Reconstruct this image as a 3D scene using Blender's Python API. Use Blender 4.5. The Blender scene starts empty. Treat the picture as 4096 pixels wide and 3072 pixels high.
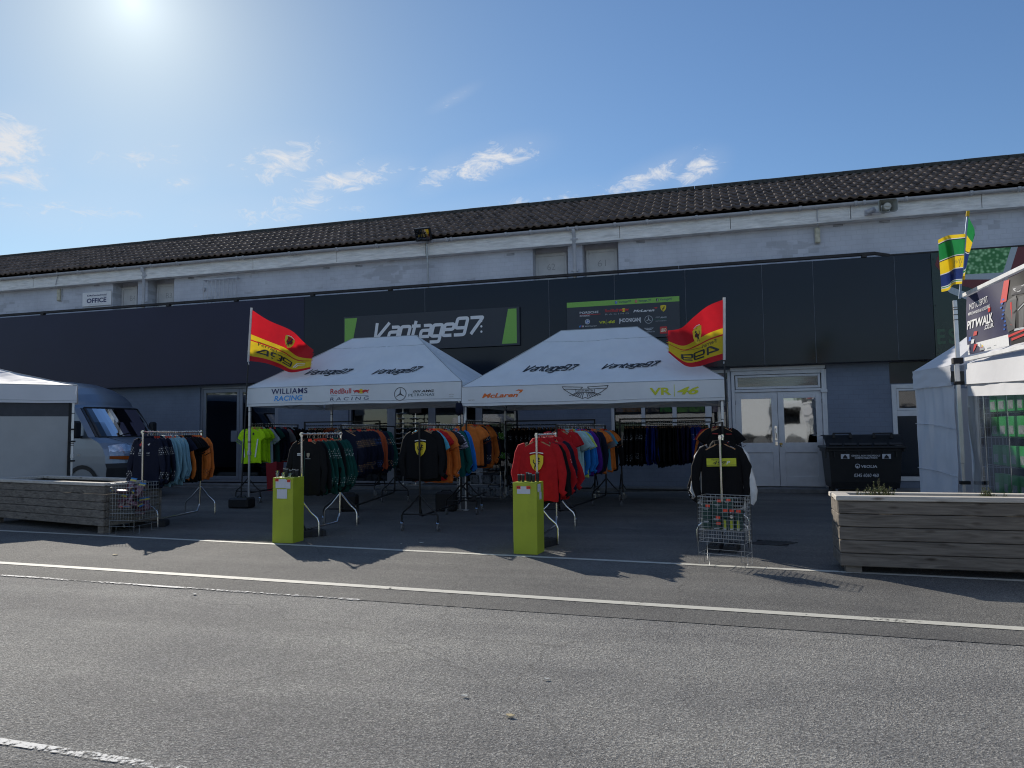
EXPO = 0.0; SUN_E = 5.0; SKY_E = .095; AUR = 2.4; ROAD_A = .30; SKYTINT = (.84, 1.0, 1.22, 1); CLOUDC = (8.0, 8.2, 8.6, 1); BACKC = .36
CLOUDS = [(10, 600, 190, 150, .25, 1.12), (100, 700, 150, 70, -.3, .9), (1140, 650, 210, 95, .1, 1.02), (1360, 720, 240, 60, .15, 1.0), (1260, 790, 120, 70, .5, .85), (1780, 690, 130, 55, .5, .9), (1970, 645, 190, 65, .3, 1.02), (2570, 725, 210, 55, .45, 1.05), (2790, 690, 110, 60, .6, .98), (730, 730, 80, 40, .1, .8), (1100, 850, 380, 80, .05, .7), (2200, 820, 460, 70, .1, .62), (560, 640, 260, 80, 0, .6), (200, 840, 420, 90, 0, .62), (1820, 390, 90, 22, .5, .62)]
import bpy, math, random
from mathutils import Vector, Matrix, noise
from mathutils.geometry import tessellate_polygon
random.seed(7)
C = bpy.context.scene.collection
R = math.radians
V = Vector
# ------------------------------------------------------------------ camera (survey of the place: X along the facade, Y into the building)
F, PX, PY, H = 2840.0, 2048.0, 1536.0, 1.40
pitch, roll, yaw = math.atan(190/F), 0.0129, math.atan(.272)
fw = V((-math.sin(yaw)*math.cos(pitch), math.cos(yaw)*math.cos(pitch), math.sin(pitch)))
r0 = V((math.cos(yaw), math.sin(yaw), 0)); u0 = r0.cross(fw)
cr = r0*math.cos(roll) - u0*math.sin(roll); cu = u0*math.cos(roll) + r0*math.sin(roll)
CAM = V((0, 0, H))
def ray(x, y): return fw + cr*((x-PX)/F) - cu*((y-PY)/F)
def gr(x, y, z=0.0):
    d = ray(x, y); return CAM + d*((z-H)/d.z)
def at(x, y, Y):
    d = ray(x, y); return CAM + d*(Y/d.y)
def atX(x, y, X):
    d = ray(x, y); return CAM + d*(X/d.x)
SUN = ray(530, 5).normalized()
# ------------------------------------------------------------------ materials
MATS = {}
def newmat(name):
    m = bpy.data.materials.new(name); m.use_nodes = True; MATS[name] = m
    nt = m.node_tree; b = nt.nodes['Principled BSDF']
    return m, nt, b
def col4(c): return (c[0], c[1], c[2], 1.0)
def mat(name, c, rough=.6, metal=0.0, var=.12, scale=8.0, bump=0.0, bscale=None, spec=.5, trans=0.0, stretch=None, dirt=0.0):
    """procedural: base colour broken up by noise, optional bump and streaky dirt"""
    if name in MATS: return MATS[name]
    m, nt, b = newmat(name); N = nt.nodes; L = nt.links
    tc = N.new('ShaderNodeTexCoord'); mp = N.new('ShaderNodeMapping'); L.new(tc.outputs['Object'], mp.inputs['Vector'])
    if stretch: mp.inputs['Scale'].default_value = stretch
    n = N.new('ShaderNodeTexNoise'); n.inputs['Scale'].default_value = scale; n.inputs['Detail'].default_value = 6
    L.new(mp.outputs[0], n.inputs['Vector'])
    rp = N.new('ShaderNodeValToRGB'); e = rp.color_ramp.elements
    e[0].position, e[1].position = .3, .72
    e[0].color = col4([x*(1-var) for x in c]); e[1].color = col4([min(1, x*(1+var)) for x in c])
    L.new(n.outputs['Fac'], rp.inputs['Fac']); out = rp.outputs['Color']
    if dirt:
        n2 = N.new('ShaderNodeTexNoise'); n2.inputs['Scale'].default_value = scale*.35; n2.inputs['Detail'].default_value = 9; n2.inputs['Roughness'].default_value = .7
        L.new(mp.outputs[0], n2.inputs['Vector'])
        r2 = N.new('ShaderNodeValToRGB'); r2.color_ramp.elements[0].position = .52; r2.color_ramp.elements[1].position = .75
        r2.color_ramp.elements[1].color = (dirt, dirt, dirt, 1)
        L.new(n2.outputs['Fac'], r2.inputs['Fac'])
        mx = N.new('ShaderNodeMix'); mx.data_type = 'RGBA'; L.new(r2.outputs['Color'], mx.inputs['Factor']); L.new(out, mx.inputs[6]); mx.inputs[7].default_value = col4([x*.35 for x in c]); out = mx.outputs[2]
    L.new(out, b.inputs['Base Color'])
    b.inputs['Roughness'].default_value = rough; b.inputs['Metallic'].default_value = metal
    b.inputs['Specular IOR Level'].default_value = spec
    if bump:
        n3 = N.new('ShaderNodeTexNoise'); n3.inputs['Scale'].default_value = bscale or scale*4; n3.inputs['Detail'].default_value = 5
        L.new(mp.outputs[0], n3.inputs['Vector'])
        bp = N.new('ShaderNodeBump'); bp.inputs['Strength'].default_value = bump; bp.inputs['Distance'].default_value = .02
        L.new(n3.outputs['Fac'], bp.inputs['Height']); L.new(bp.outputs[0], b.inputs['Normal'])
    if trans:
        tr = N.new('ShaderNodeBsdfTranslucent'); L.new(out, tr.inputs['Color'])
        ms = N.new('ShaderNodeMixShader'); ms.inputs[0].default_value = trans
        L.new(b.outputs[0], ms.inputs[1]); L.new(tr.outputs[0], ms.inputs[2]); L.new(ms.outputs[0], N['Material Output'].inputs['Surface'])
    return m
def glass_mat(name, tint, mixfac, rough=.02, fres=1.0):
    """window glass: clear, tinted, with mirror reflection by Fresnel"""
    if name in MATS: return MATS[name]
    m, nt, b = newmat(name); N = nt.nodes; L = nt.links
    N.remove(b)
    t = N.new('ShaderNodeBsdfTransparent'); t.inputs[0].default_value = col4(tint)
    g = N.new('ShaderNodeBsdfGlossy'); g.inputs['Roughness'].default_value = rough; g.inputs[0].default_value = (.95, .97, 1, 1)
    fr = N.new('ShaderNodeFresnel'); fr.inputs['IOR'].default_value = 1.5
    ma = N.new('ShaderNodeMath'); ma.operation = 'MULTIPLY_ADD'; ma.inputs[1].default_value = fres; ma.inputs[2].default_value = mixfac; ma.use_clamp = True
    L.new(fr.outputs[0], ma.inputs[0])
    # faint waviness of the pane
    n = N.new('ShaderNodeTexNoise'); n.inputs['Scale'].default_value = 2.2; bp = N.new('ShaderNodeBump'); bp.inputs['Strength'].default_value = .05; bp.inputs['Distance'].default_value = .02
    L.new(n.outputs['Fac'], bp.inputs['Height']); L.new(bp.outputs[0], g.inputs['Normal'])
    ms = N.new('ShaderNodeMixShader'); L.new(ma.outputs[0], ms.inputs[0]); L.new(t.outputs[0], ms.inputs[1]); L.new(g.outputs[0], ms.inputs[2])
    L.new(ms.outputs[0], N['Material Output'].inputs['Surface'])
    return m
# ------------------------------------------------------------------ objects
ORG = {}
def tag(o, label=None, cat=None, group=None, kind=None):
    if label: o['label'] = label
    if cat: o['category'] = cat
    if group: o['group'] = group
    if kind: o['kind'] = kind
    return o
def thing(name, loc, label, cat, group=None):
    o = bpy.data.objects.new(name, None); C.objects.link(o); o.empty_display_size = .1
    o.location = loc; ORG[o] = V(loc)
    return tag(o, label, cat, group)
class MB:
    """mesh builder in world coordinates (or local ones when no parent offset is wanted)"""
    def __init__(s): s.v = []; s.f = []; s.m = []; s.sm = []
    def add(s, vs, fs, mi=0, smooth=False):
        o = len(s.v); s.v += [tuple(p) for p in vs]
        for q in fs: s.f.append(tuple(i+o for i in q)); s.m.append(mi); s.sm.append(smooth)
    def quad(s, a, b, c, d, mi=0): s.add([a, b, c, d], [(0, 1, 2, 3)], mi)
    def box(s, lo, hi, mi=0, bev=0.0):
        x0, y0, z0 = lo; x1, y1, z1 = hi
        s.obox(V(((x0+x1)/2, (y0+y1)/2, (z0+z1)/2)), V((1, 0, 0)), V((0, 1, 0)), V((0, 0, 1)), abs(x1-x0)/2, abs(y1-y0)/2, abs(z1-z0)/2, mi, bev)
    def obox(s, c, ax, ay, az, hx, hy, hz, mi=0, bev=0.0):
        c = V(c)
        if bev <= 0:
            vs = [c+ax*(i*hx)+ay*(j*hy)+az*(k*hz) for k in (-1, 1) for j in (-1, 1) for i in (-1, 1)]
            s.add(vs, [(0, 2, 3, 1), (4, 5, 7, 6), (0, 1, 5, 4), (2, 6, 7, 3), (0, 4, 6, 2), (1, 3, 7, 5)], mi); return
        b = min(bev, hx*.9, hy*.9, hz*.9)
        pts = []; idx = {}
        for i in (-1, 1):
            for j in (-1, 1):
                for k in (-1, 1):
                    for a in range(3):
                        h = [hx-b, hy-b, hz-b]; h[a] += b
                        idx[(i, j, k, a)] = len(pts); pts.append(c+ax*(i*h[0])+ay*(j*h[1])+az*(k*h[2]))
        fs = []
        for a, sg in ((0, 1), (0, -1), (1, 1), (1, -1), (2, 1), (2, -1)):
            o = [x for x in range(3) if x != a]; q = []
            for p, r in ((-1, -1), (1, -1), (1, 1), (-1, 1)):
                t = [0, 0, 0]; t[a] = sg; t[o[0]] = p; t[o[1]] = r; q.append(idx[(t[0], t[1], t[2], a)])
            fs.append(tuple(q))
        for a in range(3):
            o = [x for x in range(3) if x != a]
            for p in (-1, 1):
                for r in (-1, 1):
                    q = []
                    for e, w in ((-1, o[0]), (1, o[0]), (1, o[1]), (-1, o[1])):
                        t = [0, 0, 0]; t[a] = e; t[o[0]] = p; t[o[1]] = r; q.append(idx[(t[0], t[1], t[2], w)])
                    fs.append(tuple(q))
        for i in (-1, 1):
            for j in (-1, 1):
                for k in (-1, 1): fs.append(tuple(idx[(i, j, k, a)] for a in range(3)))
        s.add(pts, fs, mi)
    def beam(s, p, q, w, d, mi=0, up=None, bev=0.0):
        p, q = V(p), V(q); t = (q-p); l = t.length; t = t/l
        up = V(up) if up else (V((0, 0, 1)) if abs(t.z) < .9 else V((0, 1, 0)))
        a = t.cross(up).normalized(); b = a.cross(t)
        s.obox((p+q)/2, t, a, b, l/2, w/2, d/2, mi, bev)
    def tube(s, pts, r, n=8, mi=0, cap=True, smooth=True):
        pts = [V(p) for p in pts]; rs = r if isinstance(r, (list, tuple)) else [r]*len(pts)
        rings = []; prev = None
        for i, p in enumerate(pts):
            t = (pts[min(i+1, len(pts)-1)]-pts[max(i-1, 0)]).normalized()
            if prev is None: a = t.cross(V((0, 0, 1)) if abs(t.z) < .9 else V((1, 0, 0))).normalized()
            else: a = (prev - t*prev.dot(t)).normalized()
            prev = a; b = t.cross(a)
            rings.append([p+(a*math.cos(2*math.pi*k/n)+b*math.sin(2*math.pi*k/n))*rs[i] for k in range(n)])
        vs = [v for g in rings for v in g]; fs = []
        for i in range(len(rings)-1):
            for k in range(n): fs.append((i*n+k, i*n+(k+1) % n, (i+1)*n+(k+1) % n, (i+1)*n+k))
        s.add(vs, fs, mi, smooth)
        if cap: s.add(rings[0], [tuple(range(n))[::-1]], mi); s.add(rings[-1], [tuple(range(n))], mi)
    def loft(s, rings, mi=0, closed=True, smooth=True, caps=False):
        n = len(rings[0]); vs = [v for g in rings for v in g]; fs = []
        for i in range(len(rings)-1):
            for k in range(n if closed else n-1): fs.append((i*n+k, i*n+(k+1) % n, (i+1)*n+(k+1) % n, (i+1)*n+k))
        s.add(vs, fs, mi, smooth)
        if caps: s.add(rings[0], [tuple(range(n))[::-1]], mi); s.add(rings[-1], [tuple(range(n))], mi)
    def grid(s, fn, nu, nv, mi=0, smooth=True, mfn=None):
        o = len(s.v)
        for j in range(nv+1):
            for i in range(nu+1): s.v.append(tuple(fn(i/nu, j/nv)))
        for j in range(nv):
            for i in range(nu):
                a = o+j*(nu+1)+i
                s.f.append((a, a+1, a+nu+2, a+nu+1)); s.m.append(mfn((i+.5)/nu, (j+.5)/nv) if mfn else mi); s.sm.append(smooth)
    def prism(s, poly, mp, th, mi=0):
        """2-D outline -> plate: mp(u,v,w) maps to 3-D, w in 0..th"""
        n = len(poly); tr = tessellate_polygon([[V((p[0], p[1], 0)) for p in poly]])
        f = [mp(p[0], p[1], th) for p in poly]; b = [mp(p[0], p[1], 0) for p in poly]
        s.add(f, [tuple(t) for t in tr], mi); s.add(b, [tuple(t)[::-1] for t in tr], mi)
        s.add(f+b, [(i, (i+1) % n, n+(i+1) % n, n+i) for i in range(n)], mi)
    def flat(s, poly, mp, w=0, mi=0):
        tr = tessellate_polygon([[V((p[0], p[1], 0)) for p in poly]])
        s.add([mp(p[0], p[1], w) for p in poly], [tuple(t) for t in tr], mi)
    def build(s, name, mats, parent=None, off=None):
        if not isinstance(mats, (list, tuple)): mats = [mats]
        org = ORG[parent] if parent is not None else (V(off) if off is not None else V((0, 0, 0)))
        me = bpy.data.meshes.new(name); me.from_pydata([(a-org.x, b-org.y, c-org.z) for a, b, c in s.v], [], s.f)
        for m in mats: me.materials.append(m)
        me.polygons.foreach_set('material_index', s.m); me.polygons.foreach_set('use_smooth', s.sm)
        me.validate(); me.update()
        import bmesh
        bm = bmesh.new(); bm.from_mesh(me); bmesh.ops.recalc_face_normals(bm, faces=bm.faces); bm.to_mesh(me); bm.free()
        o = bpy.data.objects.new(name, me); C.objects.link(o)
        if parent is not None: o.parent = parent
        else: o.location = org
        ORG[o] = org
        return o
def struct(name, mb, m): return tag(mb.build(name, m), kind='structure')
def solo(name, mb, m, loc, label, cat, group=None): return tag(mb.build(name, m, None, loc), label, cat, group)
# ------------------------------------------------------------------ lettering and print
TXT = {}
def text2d(s, bold=0.0, shear=0.0, spacing=1.0):
    k = (s, bold, shear, spacing)
    if k in TXT: return TXT[k]
    cu_ = bpy.data.curves.new('lettering', 'FONT'); cu_.body = s; cu_.offset = bold; cu_.shear = shear; cu_.space_character = spacing; cu_.resolution_u = 3; cu_.fill_mode = 'FRONT'
    o = bpy.data.objects.new('lettering', cu_); C.objects.link(o)
    dg = bpy.context.evaluated_depsgraph_get(); me = bpy.data.meshes.new_from_object(o.evaluated_get(dg))
    vs = [(v.co.x, v.co.y) for v in me.vertices]; fs = [tuple(p.vertices) for p in me.polygons]
    bpy.data.objects.remove(o); bpy.data.curves.remove(cu_); bpy.data.meshes.remove(me)
    x0, x1 = min(a for a, b in vs), max(a for a, b in vs); y0, y1 = min(b for a, b in vs), max(b for a, b in vs)
    TXT[k] = ([((a-x0)/(x1-x0), (b-y0)/(y1-y0)) for a, b in vs], fs); return TXT[k]
def stroke_poly(pts, w, closed=False):
    """outline quads of a thick polyline with mitred joints"""
    P = [V((p[0], p[1])) for p in pts]; n = len(P); L_, R_ = [], []
    for i in range(n):
        a = P[i-1] if (i > 0 or closed) else None; b = P[(i+1) % n] if (i < n-1 or closed) else None
        d1 = (P[i]-a).normalized() if a is not None else None; d2 = (b-P[i]).normalized() if b is not None else None
        d1 = d1 or d2; d2 = d2 or d1
        n1 = V((-d1.y, d1.x)); n2 = V((-d2.y, d2.x)); m = (n1+n2)
        m = m.normalized() if m.length > 1e-4 else n1
        k = w/2/max(.35, m.dot(n1)); L_.append(P[i]+m*k); R_.append(P[i]-m*k)
    qs = []
    for i in range(n if closed else n-1):
        j = (i+1) % n; qs.append([L_[i], R_[i], R_[j], L_[j]])
    return [[(p.x, p.y) for p in q] for q in qs]
def rnd(pts, r=.13, n=4, closed=False):
    """round the corners of a polyline"""
    P = [V(p) for p in pts]; out = []; N_ = len(P)
    for i in range(N_):
        if not closed and i in (0, N_-1): out.append(tuple(P[i])); continue
        a, b, c = P[i-1], P[i], P[(i+1) % N_]; k = min(r, (b-a).length*.49, (c-b).length*.49)
        p = b+(a-b).normalized()*k; q = b+(c-b).normalized()*k
        for t in range(n+1):
            t /= n; out.append(tuple(p*(1-t)**2+b*2*t*(1-t)+q*t*t))
    return out
VG = {'V': (1.02, [[(0, 1.0), (.12, 0), (.2, 0), (.86, .98)]]),
 'a': (.74, [rnd([(.08, .68), (.6, .68), (.6, 0)]), rnd([(.6, .0), (.0, .0), (.0, .38), (.6, .38)])]),
 'n': (.76, [rnd([(0, 0), (0, .68), (.6, .68), (.6, 0)])]),
 't': (.66, [rnd([(.14, 1.0), (.14, 0), (.5, 0)]), [(-.06, .68), (.52, .68)]]),
 'g': (.76, [rnd([(.6, .0), (0, 0), (0, .68), (.6, .68), (.6, -.36), (.0, -.36)])]),
 'e': (.74, [rnd([(.58, 0), (0, 0), (0, .68), (.6, .68), (.6, .36), (0, .36)])]),
 '9': (.82, [rnd([(.66, .42), (0, .42), (0, 1.0), (.66, 1.0), (.66, 0), (.0, 0)])]),
 '7': (.9, [rnd([(0, 1.0), (.8, 1.0), (.28, 0)], .08)])}
def shopword(w=.15, slant=.3):
    qs = []; x = 0
    for ch in 'Vantage97':
        adv, sts = VG[ch]
        for st in sts: qs += stroke_poly([(x+p[0]+p[1]*slant, p[1]) for p in st], w)
        x += adv
    for k in (.12, .44, .76): qs.append([(x+.06+.07*math.cos(a)+k*.0, k+.07*math.sin(a)) for a in [i*math.pi/5 for i in range(10)]])
    x0 = min(p[0] for q in qs for p in q); x1 = max(p[0] for q in qs for p in q); y0 = min(p[1] for q in qs for p in q); y1 = max(p[1] for q in qs for p in q)
    return [[((p[0]-x0)/(x1-x0), (p[1]-y0)/(y1-y0)) for p in q] for q in qs]
class Art:
    """flat print: coloured shapes in (u, v), mapped on to a surface; one mesh, one slot per colour"""
    def __init__(s): s.it = []; s.cols = []; s.lift = 0
    def ci(s, m):
        if m not in s.cols: s.cols.append(m)
        return s.cols.index(m)
    def poly(s, pts, m, w=0): s.it.append(('p', pts, s.ci(m), w))
    def rect(s, x0, y0, x1, y1, m, w=0): s.poly([(x0, y0), (x1, y0), (x1, y1), (x0, y1)], m, w)
    def text(s, t, x0, y0, x1, y1, m, bold=0.0, shear=0.0, spacing=1.0, w=1):
        vs, fs = text2d(t, bold, shear, spacing)
        s.it.append(('t', ([(x0+a*(x1-x0), y0+b*(y1-y0)) for a, b in vs], fs), s.ci(m), w))
    def textm(s, t, x1, y0, x0, y1, m, **k): s.text(t, x1, y0, x0, y1, m, **k)
    def line(s, pts, wd, m, w=1, closed=False):
        for k, q in enumerate(stroke_poly(pts, wd, closed)): s.poly(q, m, w+.07*(k % 5)+.013*(len(s.it) % 11))
    def circ(s, x, y, r, m, w=0, n=18, ry=None): s.poly([(x+r*math.cos(2*math.pi*i/n), y+(ry or r)*math.sin(2*math.pi*i/n)) for i in range(n)], m, w)
    def ring(s, x, y, r, wd, m, w=1, n=20): s.line([(x+r*math.cos(2*math.pi*i/n), y+r*math.sin(2*math.pi*i/n)) for i in range(n)], wd, m, w, True)
    def word(s, x0, y0, x1, y1, m, wd=.15, slant=.3, w=1):
        for k, q in enumerate(shopword(wd, slant)): s.poly([(x0+a*(x1-x0), y0+b*(y1-y0)) for a, b in q], m, w+.035*k)
    def build(s, name, mp, parent, step=.0012):
        mb = MB()
        for kd, d, mi, w in s.it:
            if kd == 'p': mb.flat(d, lambda a, b, c: mp(a, b, c), w*step, mi)
            else: mb.add([mp(a, b, w*step) for a, b in d[0]], d[1], mi)
        return mb.build(name, s.cols, parent)
def ink(name, c, rough=.5): return mat('print_'+name, c, rough, var=.05, scale=30)
def facemap(X0, Y, Z0=0, sx=1, sz=1):
    """vertical print facing the road: u -> +X, v -> +Z, w -> toward the road"""
    return lambda u, v, w: V((X0+u*sx, Y-w, Z0+v*sz))
# ================================================================== camera, world, sun
cd = bpy.data.cameras.new('camera'); cam = bpy.data.objects.new('camera', cd); C.objects.link(cam)
cd.sensor_width = 36; cd.lens = 36*F/4096; cd.clip_end = 3000
m3 = Matrix((cr, cu, -fw)).transposed(); cam.matrix_world = Matrix.Translation(CAM) @ m3.to_4x4()
bpy.context.scene.camera = cam
sc = bpy.context.scene
sc.cycles.filter_width = 1.1
sc.view_settings.view_transform = 'Standard'; sc.view_settings.look = 'None'; sc.view_settings.exposure = EXPO; sc.view_settings.gamma = 1
sl = bpy.data.lights.new('sun', 'SUN'); sl.energy = SUN_E; sl.angle = R(.53); sl.color = (1, .93, .82)
so = bpy.data.objects.new('sun', sl); C.objects.link(so); so.rotation_euler = SUN.to_track_quat('Z', 'Y').to_euler()
w = bpy.data.worlds.new('World'); sc.world = w; w.use_nodes = True
nt = w.node_tree; N = nt.nodes; L = nt.links; bg = N['Background']
sky = N.new('ShaderNodeTexSky'); sky.sky_type = 'NISHITA'; sky.sun_disc = False
sky.sun_elevation = math.asin(SUN.z); sky.sun_rotation = math.atan2(SUN.x, SUN.y); sky.altitude = 100; sky.air_density = 1.25; sky.dust_density = .12; sky.ozone_density = 3.2
bg.inputs['Strength'].default_value = SKY_E
tc = N.new('ShaderNodeTexCoord')
def mth(op, a, b=None, clamp=False, c=None):
    n = N.new('ShaderNodeMath'); n.operation = op; n.use_clamp = clamp
    for i, x in enumerate((a, b, c)):
        if x is None: continue
        if isinstance(x, (int, float)): n.inputs[i].default_value = x
        else: L.new(x, n.inputs[i])
    return n.outputs[0]
def dot(vec):
    n = N.new('ShaderNodeVectorMath'); n.operation = 'DOT_PRODUCT'; L.new(tc.outputs['Generated'], n.inputs[0]); n.inputs[1].default_value = vec; return n.outputs['Value']
# haze brightening round the sun (aureole of the hazy air)
sd = dot(SUN)
ang = mth('ARCCOSINE', mth('MINIMUM', sd, .99999))
aur = mth('MULTIPLY', mth('POWER', 2.718, mth('MULTIPLY', ang, -8)), AUR)
aur2 = mth('MULTIPLY', mth('POWER', 2.718, mth('MULTIPLY', ang, -22)), AUR*1.7)
aur = mth('ADD', aur, aur2)
wsun = mth('POWER', 2.718, mth('MULTIPLY', ang, -2.5))
# thin torn clouds
mp = N.new('ShaderNodeMapping'); L.new(tc.outputs['Generated'], mp.inputs['Vector']); mp.inputs['Rotation'].default_value = (0, R(-24), R(10)); mp.inputs['Scale'].default_value = (1.0, 1.0, 2.3)
nz = N.new('ShaderNodeTexNoise'); nz.inputs['Scale'].default_value = 24; nz.inputs['Detail'].default_value = 14; nz.inputs['Roughness'].default_value = .70; nz.inputs['Distortion'].default_value = .7
L.new(mp.outputs[0], nz.inputs['Vector'])
nb = N.new('ShaderNodeTexNoise'); nb.inputs['Scale'].default_value = 5.5; nb.inputs['Detail'].default_value = 8; nb.inputs['Roughness'].default_value = .6
L.new(mp.outputs[0], nb.inputs['Vector'])
# directions projected once on to a plane north of the place: cloud positions are given there
ydir = V((fw.x, fw.y, 0)).normalized(); xdir = V((ydir.y, -ydir.x, 0))
den = mth('MAXIMUM', dot(ydir), .05)
pc = N.new('ShaderNodeCombineXYZ'); L.new(mth('DIVIDE', dot(xdir), den), pc.inputs[0]); L.new(mth('DIVIDE', dot(V((0, 0, 1))), den), pc.inputs[1])
def blob(px, py, hw, hh, tilt=0.0, amp=1.0):
    d = ray(px, py); q = V((d.dot(xdir)/d.dot(ydir), d.z/d.dot(ydir), 0))
    m_ = N.new('ShaderNodeMapping'); m_.vector_type = 'TEXTURE'; L.new(pc.outputs[0], m_.inputs['Vector'])
    m_.inputs['Location'].default_value = q; m_.inputs['Rotation'].default_value = (0, 0, tilt); m_.inputs['Scale'].default_value = (hw/F, hh/F, 1)
    l_ = N.new('ShaderNodeVectorMath'); l_.operation = 'LENGTH'; L.new(m_.outputs[0], l_.inputs[0])
    r_ = N.new('ShaderNodeMapRange'); r_.interpolation_type = 'SMOOTHSTEP'; L.new(l_.outputs['Value'], r_.inputs['Value']); r_.inputs['From Min'].default_value = 1.9; r_.inputs['From Max'].default_value = 0; r_.inputs['To Max'].default_value = amp
    return r_.outputs[0]
mask = None
for b_ in CLOUDS:
    o_ = blob(*b_); mask = o_ if mask is None else mth('MAXIMUM', mask, o_)
dens = mth('MULTIPLY', mth('SUBTRACT', mth('ADD', mth('MULTIPLY', nz.outputs['Fac'], 1.7), mth('MULTIPLY', mask, .62)), 1.24), 2.4, True)
veil = mth('MULTIPLY', mth('MULTIPLY', mask, .28), nb.outputs['Fac'])
# unseen bright cloud over the southern sky, added behind the viewer to fill the building's shaded side
back = mth('MULTIPLY', mth('MULTIPLY', mth('SUBTRACT', mth('MULTIPLY', dot(ydir), -1.0), .12), 3.0, True), mth('MULTIPLY', mth('SUBTRACT', nb.outputs['Fac'], .36), 4.5, True))
back = mth('MULTIPLY', back, BACKC)
dens = mth('MINIMUM', mth('ADD', mth('ADD', dens, veil), back), .95)
tint = N.new('ShaderNodeMix'); tint.data_type = 'RGBA'; tint.blend_type = 'MULTIPLY'; tint.inputs['Factor'].default_value = 1.0; L.new(sky.outputs[0], tint.inputs[6]); tcol = N.new('ShaderNodeCombineColor'); L.new(mth('MULTIPLY_ADD', wsun, .24, False, SKYTINT[0]), tcol.inputs[0]); tcol.inputs[1].default_value = SKYTINT[1]; L.new(mth('MULTIPLY_ADD', wsun, -.42, False, SKYTINT[2]), tcol.inputs[2]); L.new(tcol.outputs[0], tint.inputs[7])
addn = N.new('ShaderNodeMix'); addn.data_type = 'RGBA'; addn.blend_type = 'ADD'; addn.inputs['Factor'].default_value = 1.0
cmb = N.new('ShaderNodeCombineColor'); L.new(mth('MULTIPLY', aur, .93), cmb.inputs[0]); L.new(aur, cmb.inputs[1]); L.new(mth('MULTIPLY', aur, 1.0), cmb.inputs[2])
L.new(tint.outputs[2], addn.inputs[6]); L.new(cmb.outputs[0], addn.inputs[7])
cl = N.new('ShaderNodeMix'); cl.data_type = 'RGBA'; L.new(dens, cl.inputs['Factor']); L.new(addn.outputs[2], cl.inputs[6]); cl.inputs[7].default_value = CLOUDC
L.new(cl.outputs[2], bg.inputs['Color'])
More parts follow.
